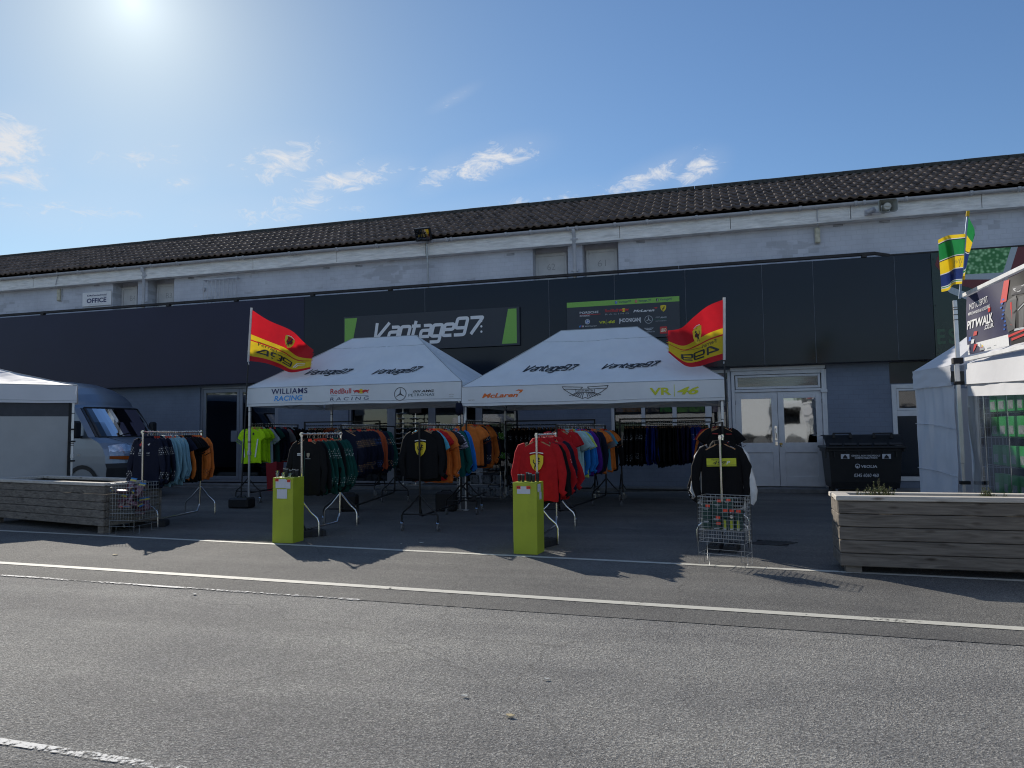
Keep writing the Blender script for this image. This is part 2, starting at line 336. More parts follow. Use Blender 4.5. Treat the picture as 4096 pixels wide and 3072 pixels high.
# ================================================================== ground
def asphalt(name, base, vs, bump, worn=0.0):
    m, nt_, b = newmat(name); n_ = nt_.nodes; l_ = nt_.links
    t = n_.new('ShaderNodeTexCoord')
    vo = n_.new('ShaderNodeTexVoronoi'); vo.inputs['Scale'].default_value = vs; l_.new(t.outputs['Object'], vo.inputs['Vector'])
    vo2 = n_.new('ShaderNodeTexVoronoi'); vo2.inputs['Scale'].default_value = vs*.45; l_.new(t.outputs['Object'], vo2.inputs['Vector'])
    no = n_.new('ShaderNodeTexNoise'); no.inputs['Scale'].default_value = .55; no.inputs['Detail'].default_value = 7; no.inputs['Roughness'].default_value = .65; l_.new(t.outputs['Object'], no.inputs['Vector'])
    fi = n_.new('ShaderNodeTexNoise'); fi.inputs['Scale'].default_value = 55; fi.inputs['Detail'].default_value = 8; fi.inputs['Roughness'].default_value = .8; l_.new(t.outputs['Object'], fi.inputs['Vector'])
    # stones: each cell its own grey
    sp = n_.new('ShaderNodeSeparateColor'); l_.new(vo.outputs['Color'], sp.inputs[0])
    rp = n_.new('ShaderNodeValToRGB'); e = rp.color_ramp.elements; e[0].position = .0; e[1].position = 1
    e[0].color = col4([base*.5, base*.49, base*.48]); e[1].color = col4([base*1.62, base*1.58, base*1.49]); k = e.new(.6); k.color = col4([base*.88, base*.865, base*.83])
    l_.new(sp.outputs[0], rp.inputs['Fac'])
    r2 = n_.new('ShaderNodeValToRGB'); r2.color_ramp.elements[0].position = .32; r2.color_ramp.elements[1].position = .7; r2.color_ramp.elements[0].color = (.72, .72, .74, 1); r2.color_ramp.elements[1].color = (1.18, 1.16, 1.12, 1)
    l_.new(no.outputs['Fac'], r2.inputs['Fac'])
    mx = n_.new('ShaderNodeMix'); mx.data_type = 'RGBA'; mx.blend_type = 'MULTIPLY'; mx.inputs['Factor'].default_value = 1; l_.new(rp.outputs[0], mx.inputs[6]); l_.new(r2.outputs[0], mx.inputs[7])
    r3 = n_.new('ShaderNodeValToRGB'); r3.color_ramp.elements[0].position = .36; r3.color_ramp.elements[1].position = .62; r3.color_ramp.elements[0].color = (.62, .62, .62, 1); r3.color_ramp.elements[1].color = (1.2, 1.2, 1.18, 1)
    l_.new(fi.outputs['Fac'], r3.inputs['Fac'])
    mx2 = n_.new('ShaderNodeMix'); mx2.data_type = 'RGBA'; mx2.blend_type = 'MULTIPLY'; mx2.inputs['Factor'].default_value = .85; l_.new(mx.outputs[2], mx2.inputs[6]); l_.new(r3.outputs[0], mx2.inputs[7])
    # long worn tracks and dull stains along the direction of travel
    ms_ = n_.new('ShaderNodeMapping'); ms_.inputs['Scale'].default_value = (.10, 1.1, 1); ms_.inputs['Rotation'].default_value = (0, 0, R(-4)); l_.new(t.outputs['Object'], ms_.inputs['Vector'])
    st = n_.new('ShaderNodeTexNoise'); st.inputs['Scale'].default_value = 1.6; st.inputs['Detail'].default_value = 6; st.inputs['Roughness'].default_value = .6; l_.new(ms_.outputs[0], st.inputs['Vector'])
    r4 = n_.new('ShaderNodeValToRGB'); r4.color_ramp.elements[0].position = .3; r4.color_ramp.elements[1].position = .62; r4.color_ramp.elements[0].color = (.74, .74, .75, 1); r4.color_ramp.elements[1].color = (1.1, 1.1, 1.08, 1); l_.new(st.outputs['Fac'], r4.inputs['Fac'])
    mx3 = n_.new('ShaderNodeMix'); mx3.data_type = 'RGBA'; mx3.blend_type = 'MULTIPLY'; mx3.inputs['Factor'].default_value = .8; l_.new(mx2.outputs[2], mx3.inputs[6]); l_.new(r4.outputs[0], mx3.inputs[7])
    # hairline cracks
    wn = n_.new('ShaderNodeTexNoise'); wn.inputs['Scale'].default_value = 2.5; wn.inputs['Detail'].default_value = 5; l_.new(t.outputs['Object'], wn.inputs['Vector'])
    wm_ = n_.new('ShaderNodeMix'); wm_.data_type = 'RGBA'; wm_.blend_type = 'ADD'; wm_.inputs['Factor'].default_value = .35; l_.new(t.outputs['Object'], wm_.inputs[6]); l_.new(wn.outputs['Color'], wm_.inputs[7])
    ck = n_.new('ShaderNodeTexVoronoi'); ck.feature = 'DISTANCE_TO_EDGE'; ck.inputs['Scale'].default_value = .33; l_.new(wm_.outputs[2], ck.inputs['Vector'])
    r5 = n_.new('ShaderNodeValToRGB'); r5.color_ramp.elements[0].position = 0; r5.color_ramp.elements[1].position = .004; r5.color_ramp.elements[0].color = (.5, .5, .5, 1); r5.color_ramp.elements[1].color = (1, 1, 1, 1); l_.new(ck.outputs['Distance'], r5.inputs['Fac'])
    mx4 = n_.new('ShaderNodeMix'); mx4.data_type = 'RGBA'; mx4.blend_type = 'MULTIPLY'; l_.new(st.outputs['Fac'], mx4.inputs['Factor']); l_.new(mx3.outputs[2], mx4.inputs[6]); l_.new(r5.outputs[0], mx4.inputs[7])
    l_.new(mx4.outputs[2], b.inputs['Base Color'])
    hh = n_.new('ShaderNodeMath'); hh.operation = 'ADD'; l_.new(vo.outputs['Distance'], hh.inputs[0]); l_.new(vo2.outputs['Distance'], hh.inputs[1])
    h2 = n_.new('ShaderNodeMath'); h2.operation = 'MULTIPLY_ADD'; l_.new(fi.outputs['Fac'], h2.inputs[0]); h2.inputs[1].default_value = 1.6; l_.new(hh.outputs[0], h2.inputs[2])
    bp = n_.new('ShaderNodeBump'); bp.inputs['Strength'].default_value = bump; bp.inputs['Distance'].default_value = .012; l_.new(h2.outputs[0], bp.inputs['Height']); l_.new(bp.outputs[0], b.inputs['Normal'])
    b.inputs['Roughness'].default_value = .8; b.inputs['Specular IOR Level'].default_value = .2
    return m
road_m = asphalt('coarse_asphalt', ROAD_A, 150, .6)
fore_m = asphalt('forecourt_asphalt', ROAD_A*.64, 190, .5)  # smoother, darker laying, darkened further for the shade under the tents
g = MB(); g.quad((-300, -300, 0), (300, -300, 0), (300, 400, 0), (-300, 400, 0)); struct('road', g, road_m)
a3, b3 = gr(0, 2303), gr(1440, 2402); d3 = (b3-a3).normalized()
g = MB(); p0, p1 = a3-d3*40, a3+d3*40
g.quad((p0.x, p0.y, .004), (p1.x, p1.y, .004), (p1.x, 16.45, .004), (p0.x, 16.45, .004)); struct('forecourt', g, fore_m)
def paint_mat(name, c, keep):
    m, nt_, b = newmat(name); n_ = nt_.nodes; l_ = nt_.links; t = n_.new('ShaderNodeTexCoord')
    n1 = n_.new('ShaderNodeTexNoise'); n1.inputs['Scale'].default_value = 30; n1.inputs['Detail'].default_value = 8; n1.inputs['Roughness'].default_value = .8; l_.new(t.outputs['Object'], n1.inputs['Vector'])
    n2 = n_.new('ShaderNodeTexNoise'); n2.inputs['Scale'].default_value = 1.3; n2.inputs['Detail'].default_value = 4; l_.new(t.outputs['Object'], n2.inputs['Vector'])
    ad = n_.new('ShaderNodeMath'); ad.operation = 'MULTIPLY_ADD'; l_.new(n2.outputs['Fac'], ad.inputs[0]); ad.inputs[1].default_value = .55; l_.new(n1.outputs['Fac'], ad.inputs[2])
    rp = n_.new('ShaderNodeValToRGB'); rp.color_ramp.elements[0].position = keep; rp.color_ramp.elements[1].position = keep+.07; l_.new(ad.outputs[0], rp.inputs['Fac'])
    r2 = n_.new('ShaderNodeValToRGB'); r2.color_ramp.elements[0].color = col4([x*.7 for x in c]); r2.color_ramp.elements[1].color = col4(c); l_.new(n1.outputs['Fac'], r2.inputs['Fac']); l_.new(r2.outputs[0], b.inputs['Base Color'])
    tr = n_.new('ShaderNodeBsdfTransparent'); ms = n_.new('ShaderNodeMixShader'); l_.new(rp.outputs[0], ms.inputs[0]); l_.new(tr.outputs[0], ms.inputs[1]); l_.new(b.outputs[0], ms.inputs[2]); l_.new(ms.outputs[0], n_['Material Output'].inputs['Surface'])
    bp = n_.new('ShaderNodeBump'); bp.inputs['Strength'].default_value = .5; bp.inputs['Distance'].default_value = .006; l_.new(n1.outputs['Fac'], bp.inputs['Height']); l_.new(bp.outputs[0], b.inputs['Normal'])
    b.inputs['Roughness'].default_value = .7
    return m
pl = paint_mat('line_paint', (.62, .6, .52), .58); pl2 = paint_mat('worn_line_paint', (.68, .68, .66), .74)
def stripe(a, b, wd, z, m, n=60, wob=0.0, ext=30):
    mb = MB(); d = (b-a).normalized(); nn = V((-d.y, d.x, 0)); a = a-d*ext if ext else a; l = (b-a).length+ext
    for i in range(n):
        pts = []
        for s_ in (i/n, (i+1)/n):
            p = a+d*(l*s_); o = wob*math.sin(s_*l*1.7)*noise.noise(V((s_*l*1.3, 1, 0)))
            ww = wd*(1+wob*8*noise.noise(V((s_*l*2.1, 5, 0))))
            pts += [p+nn*(o+ww/2), p+nn*(o-ww/2)]
        mb.quad(*[V((q.x, q.y, z)) for q in (pts[0], pts[1], pts[3], pts[2])])
    return tag(mb.build('painted_line', m), kind='structure')
stripe(gr(0, 2124), gr(4096, 2326), .085, .008, pl)
stripe(gr(0, 2253), gr(4096, 2519), .10, .008, pl)
stripe(gr(0, 2303), gr(1440, 2402), .045, .008, pl2, 80, .02, 0)
stripe(gr(0, 2967), gr(720, 3080), .05, .005, pl2, 40, .02, 4)
step_m = mat('step_concrete', (.16, .16, .16), .85, var=.25, scale=6, bump=.3, dirt=.5)
g = MB(); g.box((-46, 16.35, 0), (16, 16.79, .10), 0, .012); struct('pavement', g, step_m)
g = MB(); g.box((-13.9, 16.12, 0), (-7.9, 16.349, .035), 0, .008); struct('pavement', g, step_m)
# far country behind the building so that the horizon is never bare
hm = mat('hill_grass', (.05, .08, .03), .9, var=.4, scale=.02)
g = MB()
def hill(u, v):
    an = 2*math.pi*u; rr = 330+v*220
    return V((math.cos(an)*rr, math.sin(an)*rr, -1+v*(7+6*noise.noise(V((math.cos(an)*2.2, math.sin(an)*2.2, 0))))))
g.grid(hill, 96, 4); struct('hills', g, hm)
# ================================================================== the building
YW, YF = 16.80, 16.50
def wx(px, y=1750, Y=YW): return at(px, y, Y).x
def brick(name, c1, c2, sc, bump, stain=.0):
    m, nt_, b = newmat(name); n_ = nt_.nodes; l_ = nt_.links; t = n_.new('ShaderNodeTexCoord')
    mp_ = n_.new('ShaderNodeMapping'); mp_.inputs['Rotation'].default_value = (R(90), 0, 0); l_.new(t.outputs['Object'], mp_.inputs['Vector'])
    br = n_.new('ShaderNodeTexBrick'); br.inputs['Scale'].default_value = 1; br.inputs['Brick Width'].default_value = sc*2.0; br.inputs['Row Height'].default_value = sc; br.inputs['Mortar Size'].default_value = .010
    br.inputs['Color1'].default_value = col4(c1); br.inputs['Color2'].default_value = col4(c2); br.inputs['Mortar'].default_value = col4([x*.91 for x in c1]); br.inputs['Mortar Smooth'].default_value = .6
    l_.new(mp_.outputs[0], br.inputs['Vector'])
    no = n_.new('ShaderNodeTexNoise'); no.inputs['Scale'].default_value = 1.1; no.inputs['Detail'].default_value = 8; no.inputs['Roughness'].default_value = .65; l_.new(t.outputs['Object'], no.inputs['Vector'])
    rp = n_.new('ShaderNodeValToRGB'); rp.color_ramp.elements[0].position = .3; rp.color_ramp.elements[1].position = .7; rp.color_ramp.elements[0].color = (.8, .8, .82, 1); rp.color_ramp.elements[1].color = (1.08, 1.08, 1.08, 1); l_.new(no.outputs['Fac'], rp.inputs['Fac'])
    mx = n_.new('ShaderNodeMix'); mx.data_type = 'RGBA'; mx.blend_type = 'MULTIPLY'; mx.inputs['Factor'].default_value = 1; l_.new(br.outputs['Color'], mx.inputs[6]); l_.new(rp.outputs[0], mx.inputs[7]); out = mx.outputs[2]
    if stain:
        # patches where the paint has been lost and the darker undercoat shows, block by block
        b2 = n_.new('ShaderNodeTexBrick'); b2.inputs['Scale'].default_value = 1; b2.inputs['Brick Width'].default_value = sc*2.0; b2.inputs['Row Height'].default_value = sc; b2.inputs['Mortar Size'].default_value = .004; b2.inputs['Color1'].default_value = (0, 0, 0, 1); b2.inputs['Color2'].default_value = (1, 1, 1, 1); b2.inputs['Mortar'].default_value = (0, 0, 0, 1); l_.new(mp_.outputs[0], b2.inputs['Vector'])
        m2 = n_.new('ShaderNodeMapping'); m2.inputs['Scale'].default_value = (.5, 1, 1.6); l_.new(t.outputs['Object'], m2.inputs['Vector'])
        n2 = n_.new('ShaderNodeTexNoise'); n2.inputs['Scale'].default_value = 1.4; n2.inputs['Detail'].default_value = 5; l_.new(m2.outputs[0], n2.inputs['Vector'])
        ad = n_.new('ShaderNodeMath'); ad.operation = 'MULTIPLY_ADD'; l_.new(b2.outputs['Color'], ad.inputs[0]); ad.inputs[1].default_value = .17; l_.new(n2.outputs['Fac'], ad.inputs[2])
        rs = n_.new('ShaderNodeValToRGB'); rs.color_ramp.elements[0].position = .69; rs.color_ramp.elements[1].position = .73; rs.color_ramp.elements[1].color = (stain, stain, stain, 1); l_.new(ad.outputs[0], rs.inputs['Fac'])
        m3_ = n_.new('ShaderNodeMix'); m3_.data_type = 'RGBA'; l_.new(rs.outputs[0], m3_.inputs['Factor']); l_.new(out, m3_.inputs[6]); m3_.inputs[7].default_value = (.22, .225, .24, 1); out = m3_.outputs[2]
    l_.new(out, b.inputs['Base Color'])
    ad2 = n_.new('ShaderNodeMath'); ad2.operation = 'MULTIPLY_ADD'; l_.new(no.outputs['Fac'], ad2.inputs[0]); ad2.inputs[1].default_value = .4; l_.new(br.outputs['Fac'], ad2.inputs[2])
    bp = n_.new('ShaderNodeBump'); bp.invert = True; bp.inputs['Strength'].default_value = bump; bp.inputs['Distance'].default_value = .008; l_.new(ad2.outputs[0], bp.inputs['Height']); l_.new(bp.outputs[0], b.inputs['Normal'])
    b.inputs['Roughness'].default_value = .75
    return m
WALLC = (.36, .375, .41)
wall_m = brick('shade_darkened_brick', (.17, .20, .255), (.164, .194, .249), .10, .25)  # lower wall: same paint as the upper one, shade worked into its darker colour
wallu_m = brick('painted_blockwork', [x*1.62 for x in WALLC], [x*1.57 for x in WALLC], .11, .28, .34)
white_m = mat('white_gloss_paint', (.62, .62, .62), .4, var=.08, scale=5, bump=.05)
greyal = mat('grey_aluminium', (.22, .235, .27), .4, .3, var=.06)
board_m = mat('weathered_white_board', (.86, .85, .82), .7, var=.16, scale=5, bump=.7, bscale=30, dirt=.55, stretch=(.6, 1, 4))
gut_m = mat('gutter_paint', (.5, .51, .54), .5, var=.1)
rail_m = mat('tarred_timber', (.022, .02, .02), .7, var=.4, scale=6, bump=.3)
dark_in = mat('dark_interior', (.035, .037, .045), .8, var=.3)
panel_navy = mat('navy_panel', (.016, .016, .044), .34, var=.1, scale=.8, spec=.3)
panel_char = mat('charcoal_panel', (.006, .010, .019), .14, var=.12, scale=.8, spec=.32)
panel_green = mat('dark_bottle_green_panel', (.006, .022, .012), .22, var=.4, scale=1.2)
seam_m = mat('joint_strip', (.16, .18, .21), .5)
iron = mat('black_steel', (.012, .012, .014), .4, .3, var=.1)
chrome = mat('chrome_tube', (.75, .75, .74), .16, 1.0, var=.05)
zb = at(2048, 995, 16.60).z; zg = at(2048, 926, 16.42).z
B = thing('shop_building', (-10, 16.8, 0), 'long two storey painted block building with tiled roof and dark shop fascia', 'building')
XL, XR = -46.0, 16.0
lo_open = [(wx(797), wx(1112), .12, 2.74), (wx(1392), wx(2078), .12, 2.74), (wx(2446), wx(2930), .95, 2.74), (wx(2932), wx(3314), .10, 2.74), (wx(3574), wx(3800), .25, 2.30)]
up_open = [(at(452, 1150, YW).x, at(697, 1120, YW).x), (at(2131, 1050, YW).x, at(2474, 1030, YW).x)]
T = .28
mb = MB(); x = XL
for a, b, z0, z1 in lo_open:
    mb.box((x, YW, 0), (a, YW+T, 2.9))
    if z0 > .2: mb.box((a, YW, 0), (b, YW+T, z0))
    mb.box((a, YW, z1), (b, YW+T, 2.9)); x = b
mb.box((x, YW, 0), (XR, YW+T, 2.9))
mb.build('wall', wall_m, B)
mb = MB(); x = XL
for a, b in up_open:
    mb.box((x, YW, 2.902), (a, YW+T, zb+.1)); mb.box((a, YW+T+.002, 2.902), (b, YW+T+.3, 4.4)); x = b
    mb.box((a-.2, YW+.38, 4.4), (b+.2, YW+.5, zb+.1))      # back of the recess
    mb.box((a-.14, YW+T+.001, 4.4), (a, YW+.379, zb+.1)); mb.box((b, YW+T+.001, 4.4), (b+.14, YW+.379, zb+.1))
mb.box((x, YW, 2.902), (XR, YW+T, zb+.1))
for a, b in ((553, 592), (2272, 2330)):
    a, b = at(a, 1100 if a < 1000 else 1030, YW).x, at(b, 1100 if b < 1000 else 1030, YW).x
    mb.box((a, YW, 4.3), (b, YW+.378, zb+.1))
mb.build('upper_wall', wallu_m, B)
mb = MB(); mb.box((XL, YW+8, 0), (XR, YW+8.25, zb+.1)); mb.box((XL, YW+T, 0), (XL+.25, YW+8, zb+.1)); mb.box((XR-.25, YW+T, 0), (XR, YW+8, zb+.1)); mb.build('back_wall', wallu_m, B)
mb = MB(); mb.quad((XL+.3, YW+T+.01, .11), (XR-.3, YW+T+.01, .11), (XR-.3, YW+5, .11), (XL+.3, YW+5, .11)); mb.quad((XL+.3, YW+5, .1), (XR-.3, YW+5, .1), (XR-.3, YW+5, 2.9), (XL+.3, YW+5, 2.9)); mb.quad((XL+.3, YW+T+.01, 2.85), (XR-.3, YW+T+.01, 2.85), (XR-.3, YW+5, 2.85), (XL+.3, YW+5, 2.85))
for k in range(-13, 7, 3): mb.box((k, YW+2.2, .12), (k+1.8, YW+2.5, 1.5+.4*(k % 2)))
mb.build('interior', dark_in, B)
# white weathered board under the eaves
mb = MB(); xs = [at(p, 1000, 16.6).x for p in (-3000, 135, 1010, 1345, 1700, 2480, 2925, 3410, 3940)]+[XR]
for a, b in zip(xs, xs[1:]): mb.box((a+.006, 16.62, zb+.035), (b-.006, 16.78, zg+.02), 0, .006)
mb.box((XL, 16.58, zb), (XR, 16.79, zb+.034), 0, .004)
mb.build('eaves_board', board_m, B)
mb = MB(); yg = 16.53
mb.loft([[V((x_, yg+.06*math.cos(t), zg+.06*math.sin(t))) for t in [math.pi+i*math.pi/8 for i in range(9)]]+[V((x_, yg+.05*math.cos(t), zg+.05*math.sin(t))) for t in [2*math.pi-i*math.pi/8 for i in range(9)]] for x_ in (XL, XR)])
gb = [at(p, 1000, 16.4).x for p in (-600, -240, 110, 305, 425, 455, 595, 700, 940, 965, 1150, 1340, 1500, 1720, 1780, 1800, 2020, 2120, 2270, 2305, 2460, 2590, 2790, 3010, 3210, 3435, 3470, 3640, 3905, 4100)]
for x_ in gb:
    mb.loft([[V((x_+dx, yg+r_*math.cos(t), zg+r_*math.sin(t))) for t in [math.pi*.95+i*math.pi*1.05/8 for i in range(9)]] for dx, r_ in ((-.03, .061), (-.03, .074), (.03, .074), (.03, .061))], 0, False)
mb.build('gutter', gut_m, B)
for a in (565, 2295):
    xx = at(a, 1100 if a < 1000 else 1040, 16.5).x
    mb = MB(); mb.tube([(xx, yg, zg-.05), (xx, yg, zg-.14), (xx, 16.60, zg-.2), (xx, 16.60, 4.6)], .045, 12)
    for z_ in (zg-.24, 5.25): mb.tube([(xx, 16.60, z_), (xx, 16.60, z_-.05)], .053, 12); mb.box((xx-.09, 16.6, z_-.04), (xx+.09, 16.66, z_-.01))
    mb.build('downpipe', gut_m, B)
# roof: interlocking pantiles in six courses, with a mossy ridge
ye, ze = 16.44, zg+.06; zr_of = lambda Y: at(2048, 832, Y).z
d_ = .5
while ze+d_*math.tan(R(28)) < zr_of(ye+d_): d_ += .01
yr, zr = ye+d_, ze+d_*math.tan(R(28))
def tile_mat():
    m, nt_, b = newmat('concrete_pantile'); n_ = nt_.nodes; l_ = nt_.links; t = n_.new('ShaderNodeTexCoord')
    a = n_.new('ShaderNodeTexNoise'); a.inputs['Scale'].default_value = 3.2; a.inputs['Detail'].default_value = 8; a.inputs['Roughness'].default_value = .7; l_.new(t.outputs['Object'], a.inputs['Vector'])
    rp = n_.new('ShaderNodeValToRGB'); e = rp.color_ramp.elements; e[0].position = .32; e[1].position = .7; e[0].color = (.035, .027, .022, 1); e[1].color = (.25, .18, .14, 1); l_.new(a.outputs['Fac'], rp.inputs['Fac']); l_.new(rp.outputs[0], b.inputs['Base Color'])
    n3 = n_.new('ShaderNodeTexNoise'); n3.inputs['Scale'].default_value = 40; l_.new(t.outputs['Object'], n3.inputs['Vector']); bp = n_.new('ShaderNodeBump'); bp.inputs['Strength'].default_value = .5; bp.inputs['Distance'].default_value = .01; l_.new(n3.outputs['Fac'], bp.inputs['Height']); l_.new(bp.outputs[0], b.inputs['Normal'])
    b.inputs['Roughness'].default_value = .7
    return m
tile_m = tile_mat()
sl_ = V((0, yr-ye, zr-ze)); SLN = sl_.length; sd_ = sl_/SLN; nn_ = V((0, -sd_.z, sd_.y))
NC = 7; cl_ = SLN/NC; TW = .20; prof = [(0, .007), (.12, .001), (.30, .0), (.42, .007), (.50, .028), (.60, .042), (.78, .042), (.90, .024)]
mb = MB(); nt_n = int((XR-XL)/TW)
for c in range(NC):
    ra, rb, rc = [], [], []
    for k in range(nt_n+1):
        jz = .004*noise.noise(V((k*.73, c*3.1, 0)))
        for fx, hh in prof:
            x_ = XL+(k+fx)*TW
            if x_ > XR: break
            ra.append(V((x_, ye, ze))+sd_*(c*cl_-.03)+nn_*(hh+.034+jz)); rb.append(V((x_, ye, ze))+sd_*((c+1)*cl_+.02)+nn_*(hh+.004+jz)); rc.append(V((x_, ye, ze))+sd_*(c*cl_-.03)+nn_*(hh*.85+.004+jz))
    mb.loft([rc, ra, rb], 0, False, True)
    # square-cut lower edge of every course
    for i in range(len(mb.f)-(len(ra)-1)*2, len(mb.f)-(len(ra)-1)): mb.sm[i] = False
mb.quad((XL, ye, ze-.02), (XR, ye, ze-.02), (XR, yr, zr-.02), (XL, yr, zr-.02)); mb.quad((XL, yr+.02, zr-.02), (XR, yr+.02, zr-.02), (XR, 25.2, ze-1.4), (XL, 25.2, ze-1.4)); mb.quad((XL, 16.8, zb+.11), (XR, 16.8, zb+.11), (XR, 25.0, zb+.11), (XL, 25.0, zb+.11))
RO = mb.build('roof', tile_m, B)
moss = mat('mossy_ridge_tile', (.05, .05, .042), .95, var=.5, scale=14, bump=1.0, bscale=25)
mb = MB(); n_r = int((XR-XL)/.45)
for k in range(n_r):
    a, b = XL+k*.45, XL+(k+1)*.45-.008; dz = .008*noise.noise(V((k*1.3, 0, 0)))
    mb.loft([[V((x_, yr+.17*math.cos(t), zr-.03+dz+.13*math.sin(t))) for t in [-.1+i*(math.pi+.2)/7 for i in range(8)]] for x_ in (a, b)], 0, False, True)
mb.build('ridge_tiles', moss, RO)
# shop fascia of boards on the first floor wall
zf0, zf1 = 2.79, 5.03
cuts = [XL]+[at(p, 1350, YF).x for p in (-700, 1216, 1700, 2198, 2462, 2747, 3056, 3262, 3592, 3740)]+[XR]
for i, (a, b) in enumerate(zip(cuts, cuts[1:])):
    mb = MB(); mb.box((a+.004, YF, zf0), (b-.004, YF+.05, zf1), 0, .003)
    for z_ in (zf0+.12, (zf0+zf1)/2, zf1-.14):
        for x_ in (a+.04, b-.04):
            if i > 4: mb.box((x_-.010, YF-.006, z_-.010), (x_+.010, YF-.001, z_+.010), 1)
    mb.build('fascia_panel', [panel_navy if i < 2 else (panel_char if i < 10 else panel_green), iron], B)
mb = MB()
for c_ in cuts[3:-2]: mb.box((c_-.0035, YF+.004, zf0+.01), (c_+.0035, YF+.045, zf1-.01))
mb.build('joint_strips', seam_m, B)
mb = MB(); mb.box((XL, YF+.052, zf0), (XR, YW-.002, zf0+.03)); mb.box((XL, YF+.052, zf1-.06), (XR, YW-.002, zf1-.03)); mb.build('fascia_frame', mat('soffit_paint', (.10, .11, .13), .6), B)
mb = MB(); xa = at(3500, 1020, YF).x
for k, (a, b) in enumerate([(XL, -20.2), (-20.19, -17.3), (-17.29, -13.9), (-13.89, -11.0), (-10.99, -7.4), (-7.39, -3.6), (-3.59, -.5), (-.49, xa)]):
    mb.beam((a, YF+.02, zf1+.075), (b, YF+.02, zf1+.075), .09, .06)
for x_ in [at(p, 1100, YF).x for p in (175, 675, 945, 1250, 1560, 3460)]: mb.box((x_-.05, YF-.03, zf1-.002), (x_+.05, YF+.07, zf1+.045))
mb.beam((xa, YF+.02, zf1+.075), (xa+.28, YF+.02, zf1+.01), .06, .06); mb.beam((xa+.28, YF+.02, zf1+.015), (XR, YF+.02, zf1+.015), .06, .03)
mb.build('fascia_capping', rail_m, B)
# bottle-green print on the last fascia board, partly seen behind the flag
ax = lambda p, y: (at(p, y, YF).x, at(p, y, YF).z)
def drop_mat():
    m, nt_, b = newmat('print_wet_green'); n_ = nt_.nodes; l_ = nt_.links; t = n_.new('ShaderNodeTexCoord')
    v_ = n_.new('ShaderNodeTexVoronoi'); v_.inputs['Scale'].default_value = 16; v_.feature = 'SMOOTH_F1'; l_.new(t.outputs['Object'], v_.inputs['Vector'])
    rp = n_.new('ShaderNodeValToRGB'); e = rp.color_ramp.elements; e[0].position = .12; e[1].position = .5; e[0].color = (.42, .75, .36, 1); e[1].color = (.02, .2, .03, 1); l_.new(v_.outputs['Distance'], rp.inputs['Fac']); l_.new(rp.outputs[0], b.inputs['Base Color']); b.inputs['Roughness'].default_value = .3
    return m
A = Art(); grn = drop_mat(); gyp = ink('pale_grey', (.45, .5, .53)); mar = ink('maroon', (.17, .03, .035))
def facep(pts): return [ax(*p) for p in pts]
A.poly(facep([(3755, 1012), (4090, 986), (4300, 970), (4300, 1500), (4060, 1200), (3800, 1130), (3740, 1060)]), mar, 0)
A.poly(facep([(3780, 1006), (4072, 985), (4030, 1118), (3845, 1118)]), gyp, 1)
A.poly(facep([(3790, 1003), (4045, 986), (4012, 1090), (3855, 1098)]), grn, 2)
A.poly(facep([(3770, 1145), (3812, 1150), (3870, 1172), (3870, 1200), (3800, 1172)]), gyp, 1)
es = ink('embossed_green', (.02, .07, .03), .2)
x0, z0 = ax(3750, 1378); x1, z1 = ax(3825, 1312)
A.text('ES', x0, z0, x1, z1, es, .03, 0, 1.3, 1)
A.build('drinks_print', lambda u, v, w_: V((u, YF-.002-w_, v)), B)
# ---- openings
pane_m = glass_mat('shop_glass', (.5, .53, .55), .05); pane_d = glass_mat('door_glass', (.16, .24, .27), .32, .03); pane_t = glass_mat('transom_glass', (.10, .16, .20), .10, .12)
def frame(mb, a, b, z0, z1, y0, y1, wv, wh=None, mi=0):
    wh = wh or wv
    mb.box((a, y0, z0), (a+wv, y1, z1), mi, .004); mb.box((b-wv, y0, z0), (b, y1, z1), mi, .004); mb.box((a+wv+.0005, y0+.001, z1-wh), (b-wv-.0005, y1-.001, z1), mi, .004); mb.box((a+wv+.0005, y0+.001, z0), (b-wv-.0005, y1-.001, z0+wh), mi, .004)
def pane(a, b, z0, z1, y, m, parent):
    q = MB(); q.box((a, y, z0), (b, y+.008, z1)); return q.build('pane', m, parent)
# glazed double door, grey aluminium
a, b, z0, z1 = lo_open[0]; mb = MB(); frame(mb, a, b, z0, z1, YW+.04, YW+.14, .055); mb.box((a, YW+.0401, z1-.056), (b, YW+.139, z1-.0555)); DF = mb.build('door_frame', greyal, B)
mid = wx(951); ends = [(a+.06, mid-.004), (mid+.004, b-.06)]
for k, (p, q) in enumerate(ends):
    mb = MB(); frame(mb, p, q, z0+.06, z1-.06, YW+.06, YW+.115, .085, .10)
    dd = mb.build('glazed_door', greyal, B); pane(p+.085, q-.085, z0+.16, z1-.16, YW+.085, pane_m, dd)
mb = MB(); mb.box((mid-.24, YW+.02, 1.22), (mid-.05, YW+.055, 1.52), 0, .006); mb.build('letter_plate', greyal, DF)
# long shopfront
a, b, z0, z1 = lo_open[1]; mb = MB(); frame(mb, a, b, z0, z1, YW+.05, YW+.15, .05)
cutsx = [1412, 1545, 1577, 1710, 1738, 1850, 1900, 1926, 2047, 2075]
for p, q in ((1545, 1577), (1710, 1738), (1850, 1862), (1900, 1926)): mb.box((wx(p), YW+.052, z0+.051), (wx(q), YW+.148, z1-.051), 0, .004)
SF = mb.build('shopfront_frame', greyal, B)
for p, q in ((1412, 1545), (1577, 1710), (1738, 1850), (1926, 2060)): pane(wx(p), wx(q), z0+.05, z1-.05, YW+.09, pane_m, SF)
